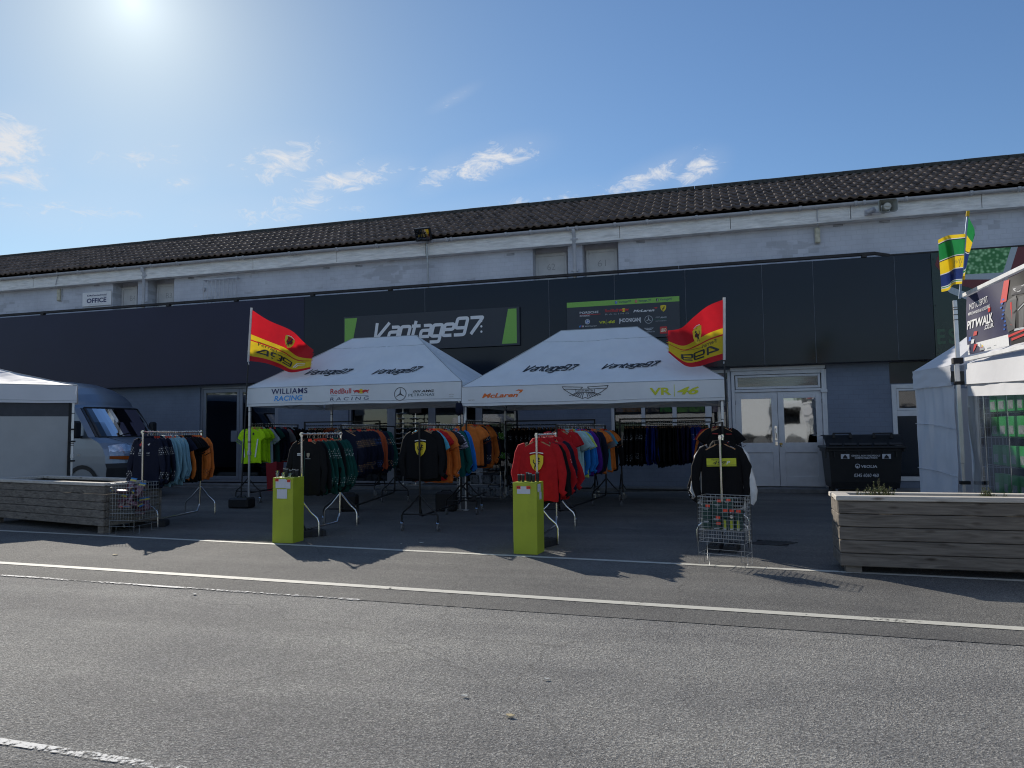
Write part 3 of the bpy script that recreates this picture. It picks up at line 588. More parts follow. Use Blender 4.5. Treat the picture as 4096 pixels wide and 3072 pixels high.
# row of shop windows with white posts
a, b, z0, z1 = lo_open[2]; mb = MB(); frame(mb, a, b, z0, z1, YW+.02, YW+.14, .07)
mb.box((a-.06, YW-.06, z0-.05), (b, YW+.019, z0-.001), 0, .006)
for p, q in ((2567, 2582), (2692, 2709), (2824, 2850)): mb.box((wx(p), YW+.022, z0+.071), (wx(q), YW+.138, z1-.071), 0, .004)
WF = mb.build('window_frame', white_m, B)
for p, q in ((2462, 2567), (2582, 2692), (2709, 2824), (2850, 2915)): pane(wx(p), wx(q), z0+.07, z1-.07, YW+.09, pane_m, WF)
# white panelled double door with transom
a, b, z0, z1 = lo_open[3]; mb = MB()
mb.box((a, YW-.03, z0), (a+.07, YW+.14, z1), 0, .006); mb.box((b-.10, YW-.03, z0), (b-.03, YW+.14, z1), 0, .006); mb.box((a+.0705, YW-.028, z1-.14), (b-.1005, YW+.138, z1), 0, .006); mb.box((a-.02, YW-.07, z1-.05), (b-.02, YW-.031, z1+.03), 0, .008)
mb.box((a+.0705, YW-.028, 2.21), (b-.1005, YW+.138, 2.27), 0, .006)
frame(mb, a+.09, b-.12, 2.28, z1-.15, YW-.01, YW+.08, .05)
mb.box((b-.03, YW-.02, z0), (b+.0, YW+.1, z1-.06), 0, .004); mb.box((b-.13, YW-.055, 2.17), (b+.01, YW-.031, 2.235), 0, .005)
PF = mb.build('door_frame', white_m, B); pane(a+.14, b-.17, 2.33, z1-.2, YW+.03, pane_t, PF)
md = wx(3115, 1750); lv = [(a+.075, md-.004), (md+.004, b-.105)]
for k, (p, q) in enumerate(lv):
    mb = MB(); y0, y1 = YW+.0, YW+.05; zt = 2.205
    gz0, gz1 = 1.075, 2.06; st = .125; x_a, x_b = p+st, q-st
    mb.box((p, y0, z0+.015), (x_a, y1, zt), 0, .003); mb.box((x_b, y0, z0+.015), (q, y1, zt), 0, .003)
    for za, zc in ((z0+.015, z0+.24), (.86, gz0), (gz1, zt)): mb.box((x_a+.0005, y0+.001, za), (x_b-.0005, y1-.001, zc), 0, .003)
    mb.box((x_a+.0005, y0+.018, z0+.24), (x_b-.0005, y1-.004, .86), 0)
    dl = mb.build('panelled_door', white_m, B)
    pane(x_a, x_b, gz0, gz1, YW+.02, pane_d, dl)
    h = MB()
    for z_ in (z0+.3, 1.2, 1.98): xx = p-.004 if k == 0 else q+.004; h.tube([(xx, y0-.008, z_-.05), (xx, y0-.008, z_+.05)], .009, 6)
    h.build('hinge', iron, dl)
    if k == 0:
        h = MB(); h.box((q-.075, y0-.006, 1.13), (q-.025, y0-.001, 1.45)); h.tube([(q-.05, y0-.005, 1.18), (q-.05, y0-.045, 1.2), (q-.05, y0-.045, 1.38), (q-.05, y0-.005, 1.4)], .009, 6); h.box((q-.07, y0-.01, 1.02), (q-.02, y0-.001, 1.10)); h.build('pull_handle', chrome, dl)
    else:
        h = MB(); h.box((p+.01, y0-.012, 1.03), (p+.07, y0-.001, 1.075)); h.tube([(p+.03, y0-.02, 1.04), (p+.03, y0-.02, 1.0), (p+.05, y0-.02, .99)], .012, 6); h.build('padlock', mat('brass', (.4, .28, .1), .35, .9), dl)
# end window, white plastic frame
a, b, z0, z1 = lo_open[4]; mb = MB(); frame(mb, a, b, z0, z1, YW-.02, YW+.09, .09); mb.box((a+.091, YW-.018, 1.62), (b-.091, YW+.088, 1.74), 0, .004); frame(mb, a+.095, b-.095, 1.745, z1-.095, YW-.01, YW+.07, .045)
EW = mb.build('window_frame', white_m, B); pane(a+.1, b-.1, z0+.1, 1.62, YW+.03, pane_t, EW); pane(a+.15, b-.15, 1.8, z1-.15, YW+.03, pane_m, EW)
mb = MB(); mb.box((lo_open[4][0]-.02, YW-.004, 2.32), (XR, YW-.001, 2.78)); mb.build('wall_panel', panel_char, B)
# upper doors in the recesses
for p, q, ty, no_ in ((492, 553, 1115, 'B4'), (632, 700, 1105, 'B3'), (2144, 2268, 1003, '62'), (2346, 2470, 985, '61')):
    xa_, xb_ = at(p, 1150 if p < 1000 else 1040, YW+.36).x, at(q, 1150 if p < 1000 else 1040, YW+.36).x; zt = zb-.06
    mb = MB(); frame(mb, xa_, xb_, 4.41, zt, YW+.31, YW+.379, .06, .07); mb.box((xa_+.06, YW+.33, 4.48), (xb_-.06, YW+.36, zt-.07), 0, .004); dr = mb.build('upper_door', white_m, B)
    nA = Art(); c_ = (xa_+xb_)/2+(.12 if p < 1000 else 0); nA.text(no_, c_-.1, zt-.42, c_+.1, zt-.26, ink('faint_grey', (.36, .36, .37)), -.01); nA.build('door_number', lambda u, v, w_: V((u, YW+.328-w_, v)), dr)
# air bricks
for p, y in ((2562, 968), (3352, 902), (3537, 887), (1305, 1073), (1436, 1064), (2042, 1018), (387, 1141), (765, 1112)):
    c_ = at(p, y, YW); mb = MB()
    mb.box((c_.x-.11, YW-.008, c_.z-.035), (c_.x+.11, YW-.001, c_.z+.035), 0, .002)
    for i in range(10):
        for j in range(2): mb.box((c_.x-.095+i*.0205, YW-.0095, c_.z-.024+j*.028), (c_.x-.083+i*.0205, YW-.0085, c_.z-.006+j*.028), 1)
    mb.build('air_brick', [wallu_m, iron], B)
# window bars
p0_, p1_ = at(815, 1122, YW-.12), at(945, 1118, YW-.12); mb = MB(); zt = p0_.z
for k in range(9): x_ = p0_.x+(p1_.x-p0_.x)*k/8; mb.tube([(x_, YW-.12, zt), (x_, YW-.12, 4.6)], .011, 6)
mb.box((p0_.x-.02, YW-.14, zt), (p1_.x+.02, YW-.10, zt+.03)); mb.beam((p1_.x, YW-.12, zt+.015), (p1_.x, YW, zt+.015), .03, .03); mb.beam((p0_.x, YW-.12, zt+.015), (p0_.x, YW, zt+.015), .03, .03); mb.box((p0_.x-.1, YW-.06, zt-.28), (p0_.x-.02, YW, zt-.18), 0, .01)
mb.build('window_bars', gut_m, B)
# ================================================================== signs and fittings on the building
lime = ink('lime', (.22, .47, .08)); white_i = ink('white', (.78, .78, .78)); black_i = ink('black', (.012, .012, .014)); red_i = ink('red', (.55, .03, .03)); yel_i = ink('yellow', (.75, .55, .02)); blue_i = ink('blue', (.03, .12, .45)); grey_i = ink('grey', (.3, .32, .34)); silver_i = ink('silver', (.5, .52, .54)); orange_i = ink('orange', (.75, .16, .02)); skyb_i = ink('sky_blue', (.05, .33, .75)); navy_i = ink('deep_navy', (.02, .03, .12)); teal_i = ink('racing_green', (.01, .1, .07)); acid_i = ink('acid_yellow', (.55, .58, .02))
def shield(A, x, y, w_, h_, m=None, w=1, mark=True):
    A.poly([(x-w_/2, y+h_*.42), (x-w_*.25, y+h_*.5), (x+w_*.25, y+h_*.5), (x+w_/2, y+h_*.42), (x+w_*.47, y), (x+w_*.3, y-h_*.3), (x, y-h_/2), (x-w_*.3, y-h_*.3), (x-w_*.47, y)], m or yel_i, w)
    if mark: horse(A, x, y-.02*h_, w_*.66, h_*.72, w+1)
def horse(A, x, y, w_, h_, w=2):
    P = lambda pts: A.poly([(x+a*w_, y+b*h_) for a, b in pts], black_i, w)
    P([(-.12, .02), (.02, .22), (.14, .30), (.22, .28), (.16, .14), (.12, -.02), (.02, -.16), (-.2, -.14)])   # body rearing
    P([(.12, .24), (.10, .42), (.20, .5), (.36, .40), (.38, .34), (.26, .34), (.2, .2)])                      # neck and head
    P([(.14, .2), (.36, .22), (.42, .10), (.37, .09), (.32, .16), (.14, .12)]); P([(.12, .1), (.3, .04), (.28, -.08), (.23, -.07), (.24, .0), (.1, .02)])
    P([(-.2, -.14), (.02, -.14), (-.02, -.28), (.08, -.42), (.0, -.44), (-.1, -.28)]); P([(-.2, -.1), (-.1, -.2), (-.22, -.34), (-.2, -.48), (-.28, -.48), (-.3, -.32)])
    P([(-.16, .0), (-.34, .14), (-.3, .34), (-.4, .3), (-.42, .1), (-.22, -.1)])
def bulls(A, x, y, w_, h_, w=1):
    A.circ(x, y, h_*.42, yel_i, w)
    for s_ in (-1, 1):
        P = lambda pts: A.poly([(x+s_*a*w_, y+b*h_) for a, b in pts], red_i, w+1)
        P([(.06, -.02), (.16, .24), (.30, .26), (.42, .14), (.46, -.02), (.40, -.1), (.30, -.08), (.22, -.16), (.1, -.14)]); P([(.42, .12), (.50, .34), (.48, .06)]); P([(.04, -.05), (.0, .06), (.03, .1), (.1, .08), (.12, -.1)]); P([(.36, -.08), (.46, -.34), (.42, -.36), (.32, -.1)]); P([(.2, -.12), (.14, -.36), (.1, -.36), (.12, -.1)])
def star3(A, x, y, r, m, w=1):
    A.ring(x, y, r, r*.1, m, w)
    for k in range(3):
        an = math.pi/2+k*2*math.pi/3; c_, s_ = math.cos(an), math.sin(an)
        A.poly([(x+r*.97*c_, y+r*.97*s_), (x-r*.13*s_, y+r*.13*c_), (x+r*.13*s_, y-r*.13*c_)], m, w)
def wings(A, x, y, w_, h_, m, txt=True, w=1, lw=None):
    lw = lw or h_*.045
    for s_ in (-1, 1):
        P = lambda pts, **k: A.line([(x+s_*a*w_, y+b*h_) for a, b in pts], lw, m, w, **k)
        P([(.05, .42), (.5, .5), (.47, .3), (.36, .02), (.22, -.26), (.06, -.5), (.0, -.42)]); P([(.2, .26), (.46, .3)])
        for t in (.06, .11, .16, .21, .27, .33): P([(t*.55, -.02), (t*1.05, -.48+t*.75)])
        P([(.2, .26), (.2, -.02), (0, -.02)]); P([(.05, .42), (.1, .26), (.2, .26)])
    A.line([(x-.2*w_, y+.26*h_), (x+.2*w_, y+.26*h_)], lw, m, w)
    if txt: A.text('ASTON MARTIN', x-.17*w_, y+.04*h_, x+.17*w_, y+.2*h_, m, .005)
def swoosh(A, x, y, w_, h_, m, w=1):
    A.poly([(x-w_*.5, y+h_*.1), (x-w_*.1, y+h_*.5), (x+w_*.5, y+h_*.42), (x+w_*.35, y-h_*.1), (x-w_*.1, y-h_*.5), (x+w_*.12, y+h_*.05), (x-w_*.05, y+h_*.22)], m, w)
# name sign
P4 = [at(1375, 1268, 16.42), at(2077, 1225, 16.42), at(1375, 1408, 16.42)]
sx0, sx1, sz1, sz0 = P4[0].x, P4[1].x, (P4[0].z+P4[1].z)/2, at(1900, 1388, 16.42).z
S1 = thing('shop_sign', (sx0, 16.45, sz0), 'wide dark shop sign with white italic name between two lime green bars', 'sign')
mb = MB(); mb.box((sx0, 16.42, sz0), (sx1, 16.495, sz1), 0, .004); mb.build('board', mat('sign_charcoal', (.022, .028, .04), .35, var=.06), S1)
W_, H_ = sx1-sx0, sz1-sz0; A = Art()

for bar_ in ([(.006*W_, .05*H_), (.045*W_, .05*H_), (.082*W_, .95*H_), (.006*W_, .95*H_)], [(.905*W_, .05*H_), (.985*W_, .05*H_), (.985*W_, .95*H_), (.94*W_, .95*H_)]):
    Ab = Art(); Ab.poly(bar_, lime, 0); Ab.build('lime_bar', facemap(sx0, 16.418, sz0), S1)
wx0, wx1 = at(1494, 1320, 16.42).x-sx0, at(1937, 1290, 16.42).x-sx0
A.word(wx0, at(1780, 1372, 16.42).z-sz0, wx1, at(1925, 1262, 16.42).z-sz0, white_i, .20, .27, 1)
A.build('lettering', facemap(sx0, 16.418, sz0), S1)
# brand board
bx0, bx1 = at(2267, 1212, 16.42).x, at(2717, 1183, 16.42).x; bz1 = at(2500, 1197, 16.42).z; bz0 = at(2664, 1347, 16.42).z
S2 = thing('brand_board', (bx0, 16.45, bz0), 'dark board of small team logos under a lime green strip on the fascia', 'sign')
mb = MB(); mb.box((bx0, 16.43, bz0), (bx1, 16.495, bz1), 0, .003); mb.build('board', MATS['sign_charcoal'], S2)
W_, H_ = bx1-bx0, bz1-bz0; A = Art(); A.rect(0, .87*H_, W_, H_, lime)
X = lambda p: at(p, 1260, 16.42).x-bx0
Z = lambda p, y: at(p, y, 16.42).z-bz0
for k, (p, t, m_) in enumerate(((2475, 'Vantage97', blue_i), (2555, 'Vantage_97', red_i), (2640, 'Vantage97', black_i))):
    zc = .935*H_; A.rect(X(p-14), zc-.045*H_*.8, X(p-5), zc+.045*H_*.8, m_, 1); A.text(t, X(p), zc-.035*H_, X(p+51), zc+.035*H_, navy_i, .01)
    A.text('f' if k == 0 else 'o' if k == 1 else 'd', X(p-11), zc-.03*H_, X(p-8), zc+.03*H_, white_i, .01, 0, 1, 2)
def row(t, p0, p1, y0, y1, m, **k): A.text(t, X(p0), Z((p0+p1)/2, y1), X(p1), Z((p0+p1)/2, y0), m, **k)
row('PORSCHE', 2319, 2394, 1245, 1254, white_i, bold=.01, spacing=1.1); A.rect(X(2319), Z(2360, 1259), X(2402), Z(2360, 1257), red_i, 1); row('MOTORSPORT', 2319, 2361, 1259.5, 1266, white_i, bold=.01)
row('RedBull', 2420, 2471, 1236, 1248, red_i, bold=.01); bulls(A, X(2495), Z(2495, 1240), X(2517)-X(2475), .12*H_); row('RACING', 2421, 2515, 1252, 1258, grey_i, spacing=1.4)
row('McLaren', 2533, 2618, 1237, 1247, white_i, bold=.02, shear=.3); swoosh(A, X(2622), Z(2622, 1232), X(2632)-X(2614), .045*H_, red_i)
shield(A, X(2654), Z(2654, 1233), X(2666)-X(2643), .165*H_)
A.ring(X(2349), Z(2349, 1287), .055*H_, .02*H_, silver_i); A.circ(X(2349), Z(2349, 1287), .04*H_, blue_i); A.poly([(X(2349), Z(2349, 1287)), (X(2349)+.04*H_, Z(2349, 1287)), (X(2349), Z(2349, 1287)+.04*H_)], white_i, 2); A.poly([(X(2349), Z(2349, 1287)), (X(2349)-.04*H_, Z(2349, 1287)), (X(2349), Z(2349, 1287)-.04*H_)], white_i, 2)
for i, m_ in enumerate((skyb_i, blue_i, red_i)): A.poly([(X(2315+i*4), Z(2320, 1309)), (X(2318+i*4), Z(2320, 1309)), (X(2322+i*4), Z(2320, 1302)), (X(2319+i*4), Z(2320, 1302))], m_, 1)
row('M', 2327, 2335, 1302, 1309, white_i, bold=.02, shear=.2); row('BMW Motorsport', 2340, 2387, 1302, 1307, white_i)
row('VR', 2395, 2424, 1284, 1294, acid_i, bold=.03); row('46', 2429, 2460, 1281, 1293, acid_i, bold=.03, shear=.25); A.rect(X(2426), Z(2426, 1298), X(2427), Z(2426, 1279), acid_i, 1)
row('[HOONIGAN]', 2476, 2563, 1272, 1292, white_i, bold=.015)
star3(A, X(2594), Z(2594, 1278), .095*H_, silver_i); row('AMG', 2640, 2666, 1266, 1272, silver_i, bold=.02, shear=.2); row('PETRONAS', 2614, 2667, 1274, 1280, teal_i); row('MOTORSPORT', 2622, 2666, 1282, 1285, silver_i)
for i in range(5): A.line([(X(2622+i*3.4), Z(2622, 1272)), (X(2625+i*3.4), Z(2622, 1266))], .004, silver_i)
wings(A, X(2594), Z(2594, 1316), X(2613)-X(2577), .06*H_, silver_i, False, 1, .005); row('ASTON MARTIN', 2574, 2617, 1324, 1330, silver_i)
A.rect(X(2638), Z(2652, 1334), X(2667), Z(2652, 1306), red_i, 1); row('LEGO', 2641, 2664, 1313, 1327, yel_i, bold=.05, shear=.15, w=2); row('LEGO', 2641.5, 2663.5, 1314, 1326, white_i, bold=.02, shear=.15, w=3)
A.build('logos', facemap(bx0, 16.428, bz0), S2)
# office sign
o0, o1 = at(330, 1172, 16.76), at(445, 1163, 16.76); oz0 = at(385, 1223, 16.76).z
S3 = thing('office_sign', (o0.x, 16.78, oz0), 'white rectangular OFFICE sign screwed to the upper wall', 'sign')
mb = MB(); mb.box((o0.x, 16.76, oz0), (o1.x, 16.79, o0.z), 0, .004); mb.build('plate', mat('sign_white', (.75, .75, .76), .4, var=.04), S3)
W_, H_ = o1.x-o0.x, o0.z-oz0; A = Art(); A.text('OFFICE', .16*W_, .22*H_, .84*W_, .56*H_, navy_i, .03); A.text('McKenzieArnold', .25*W_, .70*H_, .84*W_, .83*H_, navy_i, .015); A.circ(.2*W_, .77*H_, .07*H_, navy_i); A.circ(.215*W_, .78*H_, .035*H_, MATS['sign_white'], 2); A.text('group', .75*W_, .61*H_, .84*W_, .67*H_, navy_i); A.text('Please report for all visitor enquiries', .27*W_, .1*H_, .72*W_, .14*H_, grey_i)
A.build('lettering', facemap(o0.x, 16.758, oz0), S3)
# flood lamp on a pole
lm_c = at(1692, 938, 16.25); pp = at(1715, 1150, 16.62)
FL = thing('flood_lamp', (pp.x, 16.46, 5.0), 'black flood lamp on a thin galvanised pole above the shop fascia', 'lamp')
mb = MB(); mb.tube([(pp.x, 16.62, 4.2), (pp.x, 16.6, 5.1), (pp.x, 16.5, lm_c.z-.16)], .022, 8); mb.tube([(pp.x, 16.5, lm_c.z-.17), (lm_c.x+.1, 16.4, lm_c.z-.15), (lm_c.x, 16.36, lm_c.z-.12)], .018, 6); mb.build('pole', mat('galvanised', (.35, .36, .37), .4, .7), FL)
ay = V((.0, -math.cos(R(28)), -math.sin(R(28)))); az = V((0, -math.sin(R(28)), math.cos(R(28)))); axx = V((1, 0, 0))
mb = MB(); mb.obox(lm_c-ay*.02, axx, ay, az, .21, .05, .165, 0, .015)
for i in range(9): mb.obox(lm_c-ay*.09+axx*(-.17+i*.0425), axx, ay, az, .006, .028, .14)
mb.build('housing', iron, FL)
mb = MB(); mb.obox(lm_c+ay*.034, axx, ay, az, .175, .004, .13); mb.build('lens', glass_mat('lamp_lens', (.75, .77, .78), .25, .05), FL)
mb = MB()
for i in range(4): mb.obox(lm_c+ay*.0305+axx*(-.105+i*.07)-az*.02, axx, ay, az, .023, .002, .033)
mb.build('led_chips', mat('led_yellow', (.6, .45, .08), .5), FL)
# bulkhead lights with conduit
blm = mat('old_diffuser', (.5, .47, .36), .5, var=.25, scale=12)
for nm, p, y0, y1, yc, lab in (('bulkhead_light', 234, 1156, 1203, 1092, 'yellowed bulkhead light on conduit beside the office sign'), ('bulkhead_light', 3269, 910, 972, 832, 'yellowed bulkhead light on conduit left of the loudspeaker')):
    t_, b_, c_ = at(p, y0, 16.72), at(p, y1, 16.72), at(p-1, yc, 16.6)
    Lg = thing(nm, (t_.x, 16.8, b_.z), lab, 'light', 'bulkhead lights on the upper wall')
    mb = MB(); mb.box((t_.x-.055, 16.70, b_.z), (t_.x+.055, 16.775, t_.z), 0, .02); mb.build('diffuser', blm, Lg)
    mb = MB(); mb.box((t_.x-.065, 16.776, b_.z-.01), (t_.x+.065, 16.798, t_.z+.02), 0, .005); mb.tube([(t_.x, 16.73, t_.z+.01), (t_.x, 16.6, zb-.03), (c_.x, 16.6, c_.z)], .011, 6); mb.tube([(c_.x, 16.6, c_.z), (c_.x, 16.55, c_.z)], .04, 10); mb.build('conduit', gut_m, Lg)
# horn loudspeaker
l0, l1 = at(3513, 797, 16.15), at(3590, 790, 16.15); zc0 = at(3550, 847, 16.15).z; zc1 = at(3550, 795, 16.15).z; cx, cz = (l0.x+l1.x)/2, (zc0+zc1)/2; hw, hh = (l1.x-l0.x)/2, (zc1-zc0)/2
LS = thing('loudspeaker', (cx, 16.6, cz), 'grey rectangular horn loudspeaker fixed to the eaves board', 'loudspeaker')
horn = mat('horn_plastic', (.33, .34, .31), .5, var=.1)
def octr(sx_, sz_, y, ch=.25): return [V((cx+a*sx_, y, cz+b*sz_)) for a, b in ((-1, -1+ch), (-1+ch*.6, -1), (1-ch*.6, -1), (1, -1+ch), (1, 1-ch), (1-ch*.6, 1), (-1+ch*.6, 1), (-1, 1-ch))]
mb = MB(); mb.loft([octr(hw, hh, 16.15), octr(hw*.96, hh*.94, 16.15), octr(hw*.9, hh*.85, 16.2), octr(hw*.5, hh*.55, 16.36), octr(hw*.5, hh*.6, 16.42), octr(hw*.85, hh*.9, 16.24), octr(hw, hh, 16.17), octr(hw, hh, 16.15)], 0, True, False); mb.build('horn', horn, LS)
mb = MB(); mb.tube([(cx, 16.36, cz), (cx, 16.22, cz), (cx, 16.20, cz)], [hh*.62, hh*.6, hh*.5], 16); mb.box((cx-hh*.35, 16.185, cz-.012), (cx+hh*.35, 16.199, cz+.012)); mb.tube([(cx, 16.2, cz), (cx, 16.18, cz)], .02, 8); mb.tube([(cx, 16.42, cz), (cx, 16.56, cz)], hh*.45, 12); mb.build('driver', mat('horn_pale', (.48, .48, .43), .5), LS)
mb = MB(); mb.tube([(cx-hw-.12, 16.55, cz), (cx-hw-.02, 16.45, cz+.02)], .06, 10); mb.beam((cx-hw-.08, 16.5, cz-.02), (cx-.05, 16.45, cz-.05), .03, .02); mb.box((cx-hw-.18, 16.59, cz-.06), (cx-hw-.04, 16.618, cz+.06)); mb.build('bracket', gut_m, LS)
# ================================================================== pop-up tents over the rails
canvas = mat('tent_canvas', (.77, .80, .81), .75, var=.05, scale=2.5, bump=.25, bscale=5, trans=.10)
canvas_s = mat('tent_canvas_white', (.72, .72, .74), .7, var=.04, scale=2, bump=.25, bscale=7, trans=.15)
alu = mat('anodised_leg', (.62, .63, .64), .35, .6, var=.06); blk = mat('black_plastic', (.012, .012, .013), .55, var=.15); strap = mat('black_strap', (.01, .01, .011), .7)
def crease(p, amp):
    return amp*(noise.noise(V((p.x*1.1, p.y*1.3, p.z*2.0)))*.6+noise.noise(V((p.x*4.3+2, p.y*2.2, p.z*6)))*.3+noise.noise(V((p.x*9, p.y*4+7, p.z*11)))*.14)
def rot2(d): return V((d[1], -d[0], 0))
class Tent:
    """hip roofed folding gazebo: origin at front left eave corner, e = along front, n = into depth"""
    def __init__(s, name, o, e, n, Wd, Dp, ze, zr, rl, vh, label, mt, group=None):
        s.o, s.e, s.n, s.W, s.D, s.ze, s.zr, s.vh = V(o), V(e), V(n), Wd, Dp, ze, zr, vh
        s.root = thing(name, (o[0], o[1], 0), label, 'canopy tent', group); s.mt = mt
        s.ra, s.rb = (Wd-rl)/2, (Wd+rl)/2
    def P(s, a, b, z): return V((s.o.x, s.o.y, 0))+s.e*a+s.n*b+V((0, 0, z))
    def front(s, u, v, w=0):   # u across (metres along eave), v up the slope 0..1
        a = u*s.W*(1-v)+(s.ra+(s.rb-s.ra)*u)*v; b = s.D/2*v; sag = -.05*math.sin(math.pi*v)*(1-.6*abs(2*u-1))
        p = s.P(a, b, s.ze+(s.zr-s.ze)*v+sag); edge = min(1, 6*min(v, 1-v))*min(1, 8*min(u, 1-u)+.2)
        nn = (V((0, 0, s.D/2))-s.n*(s.zr-s.ze)).normalized()
        wr = .009*math.exp(-v*5)*math.sin(u*61+9*noise.noise(V((u*6, v*3, s.o.x))))*min(1, v*12)*(s.W > 4)+.006*(s.W > 4)*noise.noise(V((u*30, v*4+u*9, s.o.x)))
        return p+nn*((crease(p, .036)+wr)*edge+w)
    def roof(s):
        mb = MB(); mb.grid(lambda u, v: s.front(u, v), 110, 40)
        def back(u, v): a = u*s.W*(1-v)+(s.ra+(s.rb-s.ra)*u)*v; return s.P(a, s.D-s.D/2*v, s.ze+(s.zr-s.ze)*v)
        mb.grid(back, 8, 6)
        def side(a0, a1):
            def f(u, v):
                p = s.P(a0*(1-v)+a1*v, s.D*u*(1-v)+s.D/2*v, s.ze+(s.zr-s.ze)*v-.05*math.sin(math.pi*v)*(1-abs(2*u-1))); return p+V((0, 0, crease(p, .025)*min(1, 6*min(u+.02, 1.02-u))))
            return f
        mb.grid(side(0, s.ra), 16, 12); mb.grid(side(s.W, s.rb), 16, 12)
        s.roof_o = mb.build('roof', s.mt, s.root)
        # seams: hips and the stitched band below the ridge
        mb = MB(); up = V((0, 0, .006))
        for u in (0, 1): mb.tube([s.front(u, t/10)+up for t in range(11)], .006, 5)
        mb.tube([s.front(t/24, 1)+up for t in range(25)], .006, 5); mb.tube([s.front(t/24, .8)+up*.4 for t in range(25)], .0035, 4)
        mb.build('seam', mat('canvas_seam', (.40, .44, .46), .8), s.roof_o)
    def val(s, u, v, w=0):     # front valance: u metres, v 0 bottom .. vh top
        t = 1-v/s.vh; d = .012*math.sin(u*5.1+s.o.x)*t+.018*noise.noise(V((u*2.1, v*3, s.o.x)))*t
        return s.P(u, -.012-d-w-.012*t, s.ze-s.vh+v-.012*t*noise.noise(V((u*1.7, 3, s.o.x))))
    def valance(s, sides=True):
        mb = MB(); mb.grid(lambda u, v: s.val(u*s.W, v*s.vh), 60, 6)
        if sides:
            for a, q in ((0, -1), (s.W, 1)): mb.grid(lambda u, v: s.P(a+q*(.01+(1-v)*(.02+.02*math.sin(u*9))), u*s.D, s.ze-s.vh+v*s.vh), 20, 4)
            mb.grid(lambda u, v: s.P(u*s.W, s.D+.01, s.ze-s.vh+v*s.vh), 20, 2)
        s.val_o = mb.build('valance', s.mt, s.root)
        mb = MB(); mb.tube([s.val(t*s.W/40, .05, .004) for t in range(41)], .003, 4); mb.tube([s.val(t*s.W/40, s.vh-.004, .003) for t in range(41)], .005, 4); mb.build('hem', mat('canvas_seam', (.4, .44, .46)), s.val_o)
    def legs(s, where, zt=None):
        zt = zt or s.ze-.06
        for a, b in where:
            mb = MB(); q = lambda z, dx=0: s.P(a+dx, b, z)
            mb.beam(q(1.05), q(zt), .044, .044, 0, s.n, .005); mb.beam(q(.02), q(1.05), .034, .034, 0, s.n, .004); mb.beam(q(1.0), q(1.08), .058, .058, 0, s.n, .006); mb.beam(q(0), q(.02), .09, .09, 0, s.n, .004); mb.beam(q(zt-.18), q(zt-.1), .062, .062, 0, s.n, .006)
            lg = mb.build('leg', alu, s.root)
            mb = MB()
            for z in (1.55, 1.27, 1.24, 1.85): mb.beam(q(z), q(z+.012), .05, .05, 0, s.n)
            mb.build('tie', strap, lg)
    def truss(s):
        mb = MB()
        for b in (.03, s.D-.03):
            n = 3
            for i in range(n):
                a0, a1 = s.W*i/n+.03, s.W*(i+1)/n-.03
                mb.beam(s.P(a0, b, s.ze-.08), s.P(a1, b, s.ze-.34), .022, .014, 0, s.n); mb.beam(s.P(a0, b+.02, s.ze-.34), s.P(a1, b+.02, s.ze-.08), .022, .014, 0, s.n)
        for a in (.03, s.W-.03):
            for i in range(2):
                b0, b1 = s.D*i/2+.04, s.D*(i+1)/2-.04
                mb.beam(s.P(a, b0, s.ze-.08), s.P(a, b1, s.ze-.34), .022, .014, 0, s.e); mb.beam(s.P(a+.02, b0, s.ze-.34), s.P(a+.02, b1, s.ze-.08), .022, .014, 0, s.e)
        for u in (0, 1): mb.tube([s.P(s.W*u, .02, s.ze-.07), s.P(s.ra if u == 0 else s.rb, s.D/2, s.zr-.05)], .014, 6); mb.tube([s.P(s.W*u, s.D-.02, s.ze-.07), s.P(s.ra if u == 0 else s.rb, s.D/2, s.zr-.05)], .014, 6)
        mb.tube([s.P(s.ra, s.D/2, s.zr-.05), s.P(s.rb, s.D/2, s.zr-.05)], .014, 6)
        mb.build('frame', alu, s.root)
EX, NY = V((1, 0, 0)), V((0, 1, 0))
T1 = Tent('canopy_tent', (-8.75, 12.15, 0), EX, NY, 4.5, 3.0, 2.325, 3.42, 1.47, .365, 'pale grey pop-up tent with a red, blue and black team valance, beside the silver van', canvas, 'pale grey tents over the clothes rails')
T2 = Tent('canopy_tent', (-4.235, 12.12, 0), EX, NY, 4.57, 3.0, 2.215, 3.36, 1.48, .352, 'pale grey pop-up tent with an orange, black and yellow team valance, beside the white door', canvas, 'pale grey tents over the clothes rails')
for t_ in (T1, T2): t_.roof(); t_.valance(); t_.truss()
T1.legs([(.06, .03), (4.44, .03), (.2, 2.97), (4.47, 2.97)]); T2.legs([(.05, .03), (4.5, .03), (.19, 2.97), (4.5, 2.97)])
def uv_front(T, px, py):
    """point of the front slope seen at a survey pixel"""
    d = ray(px, py); nn = (V((0, 0, T.D/2))-T.n*(T.zr-T.ze)).normalized(); p0 = T.P(0, 0, T.ze)
    k = (p0-CAM).dot(nn)/d.dot(nn); p = CAM+d*k
    v = (p.z-T.ze)/(T.zr-T.ze); a = (p-p0).dot(T.e); u = (a-T.ra*v)/(T.W*(1-v)+(T.rb-T.ra)*v); return a, v
def roofmap(T):
    def f(a, v, w):
        u = (a-T.ra*v)/(T.W*(1-v)+(T.rb-T.ra)*v); return T.front(u, v, .006+w)
    return f
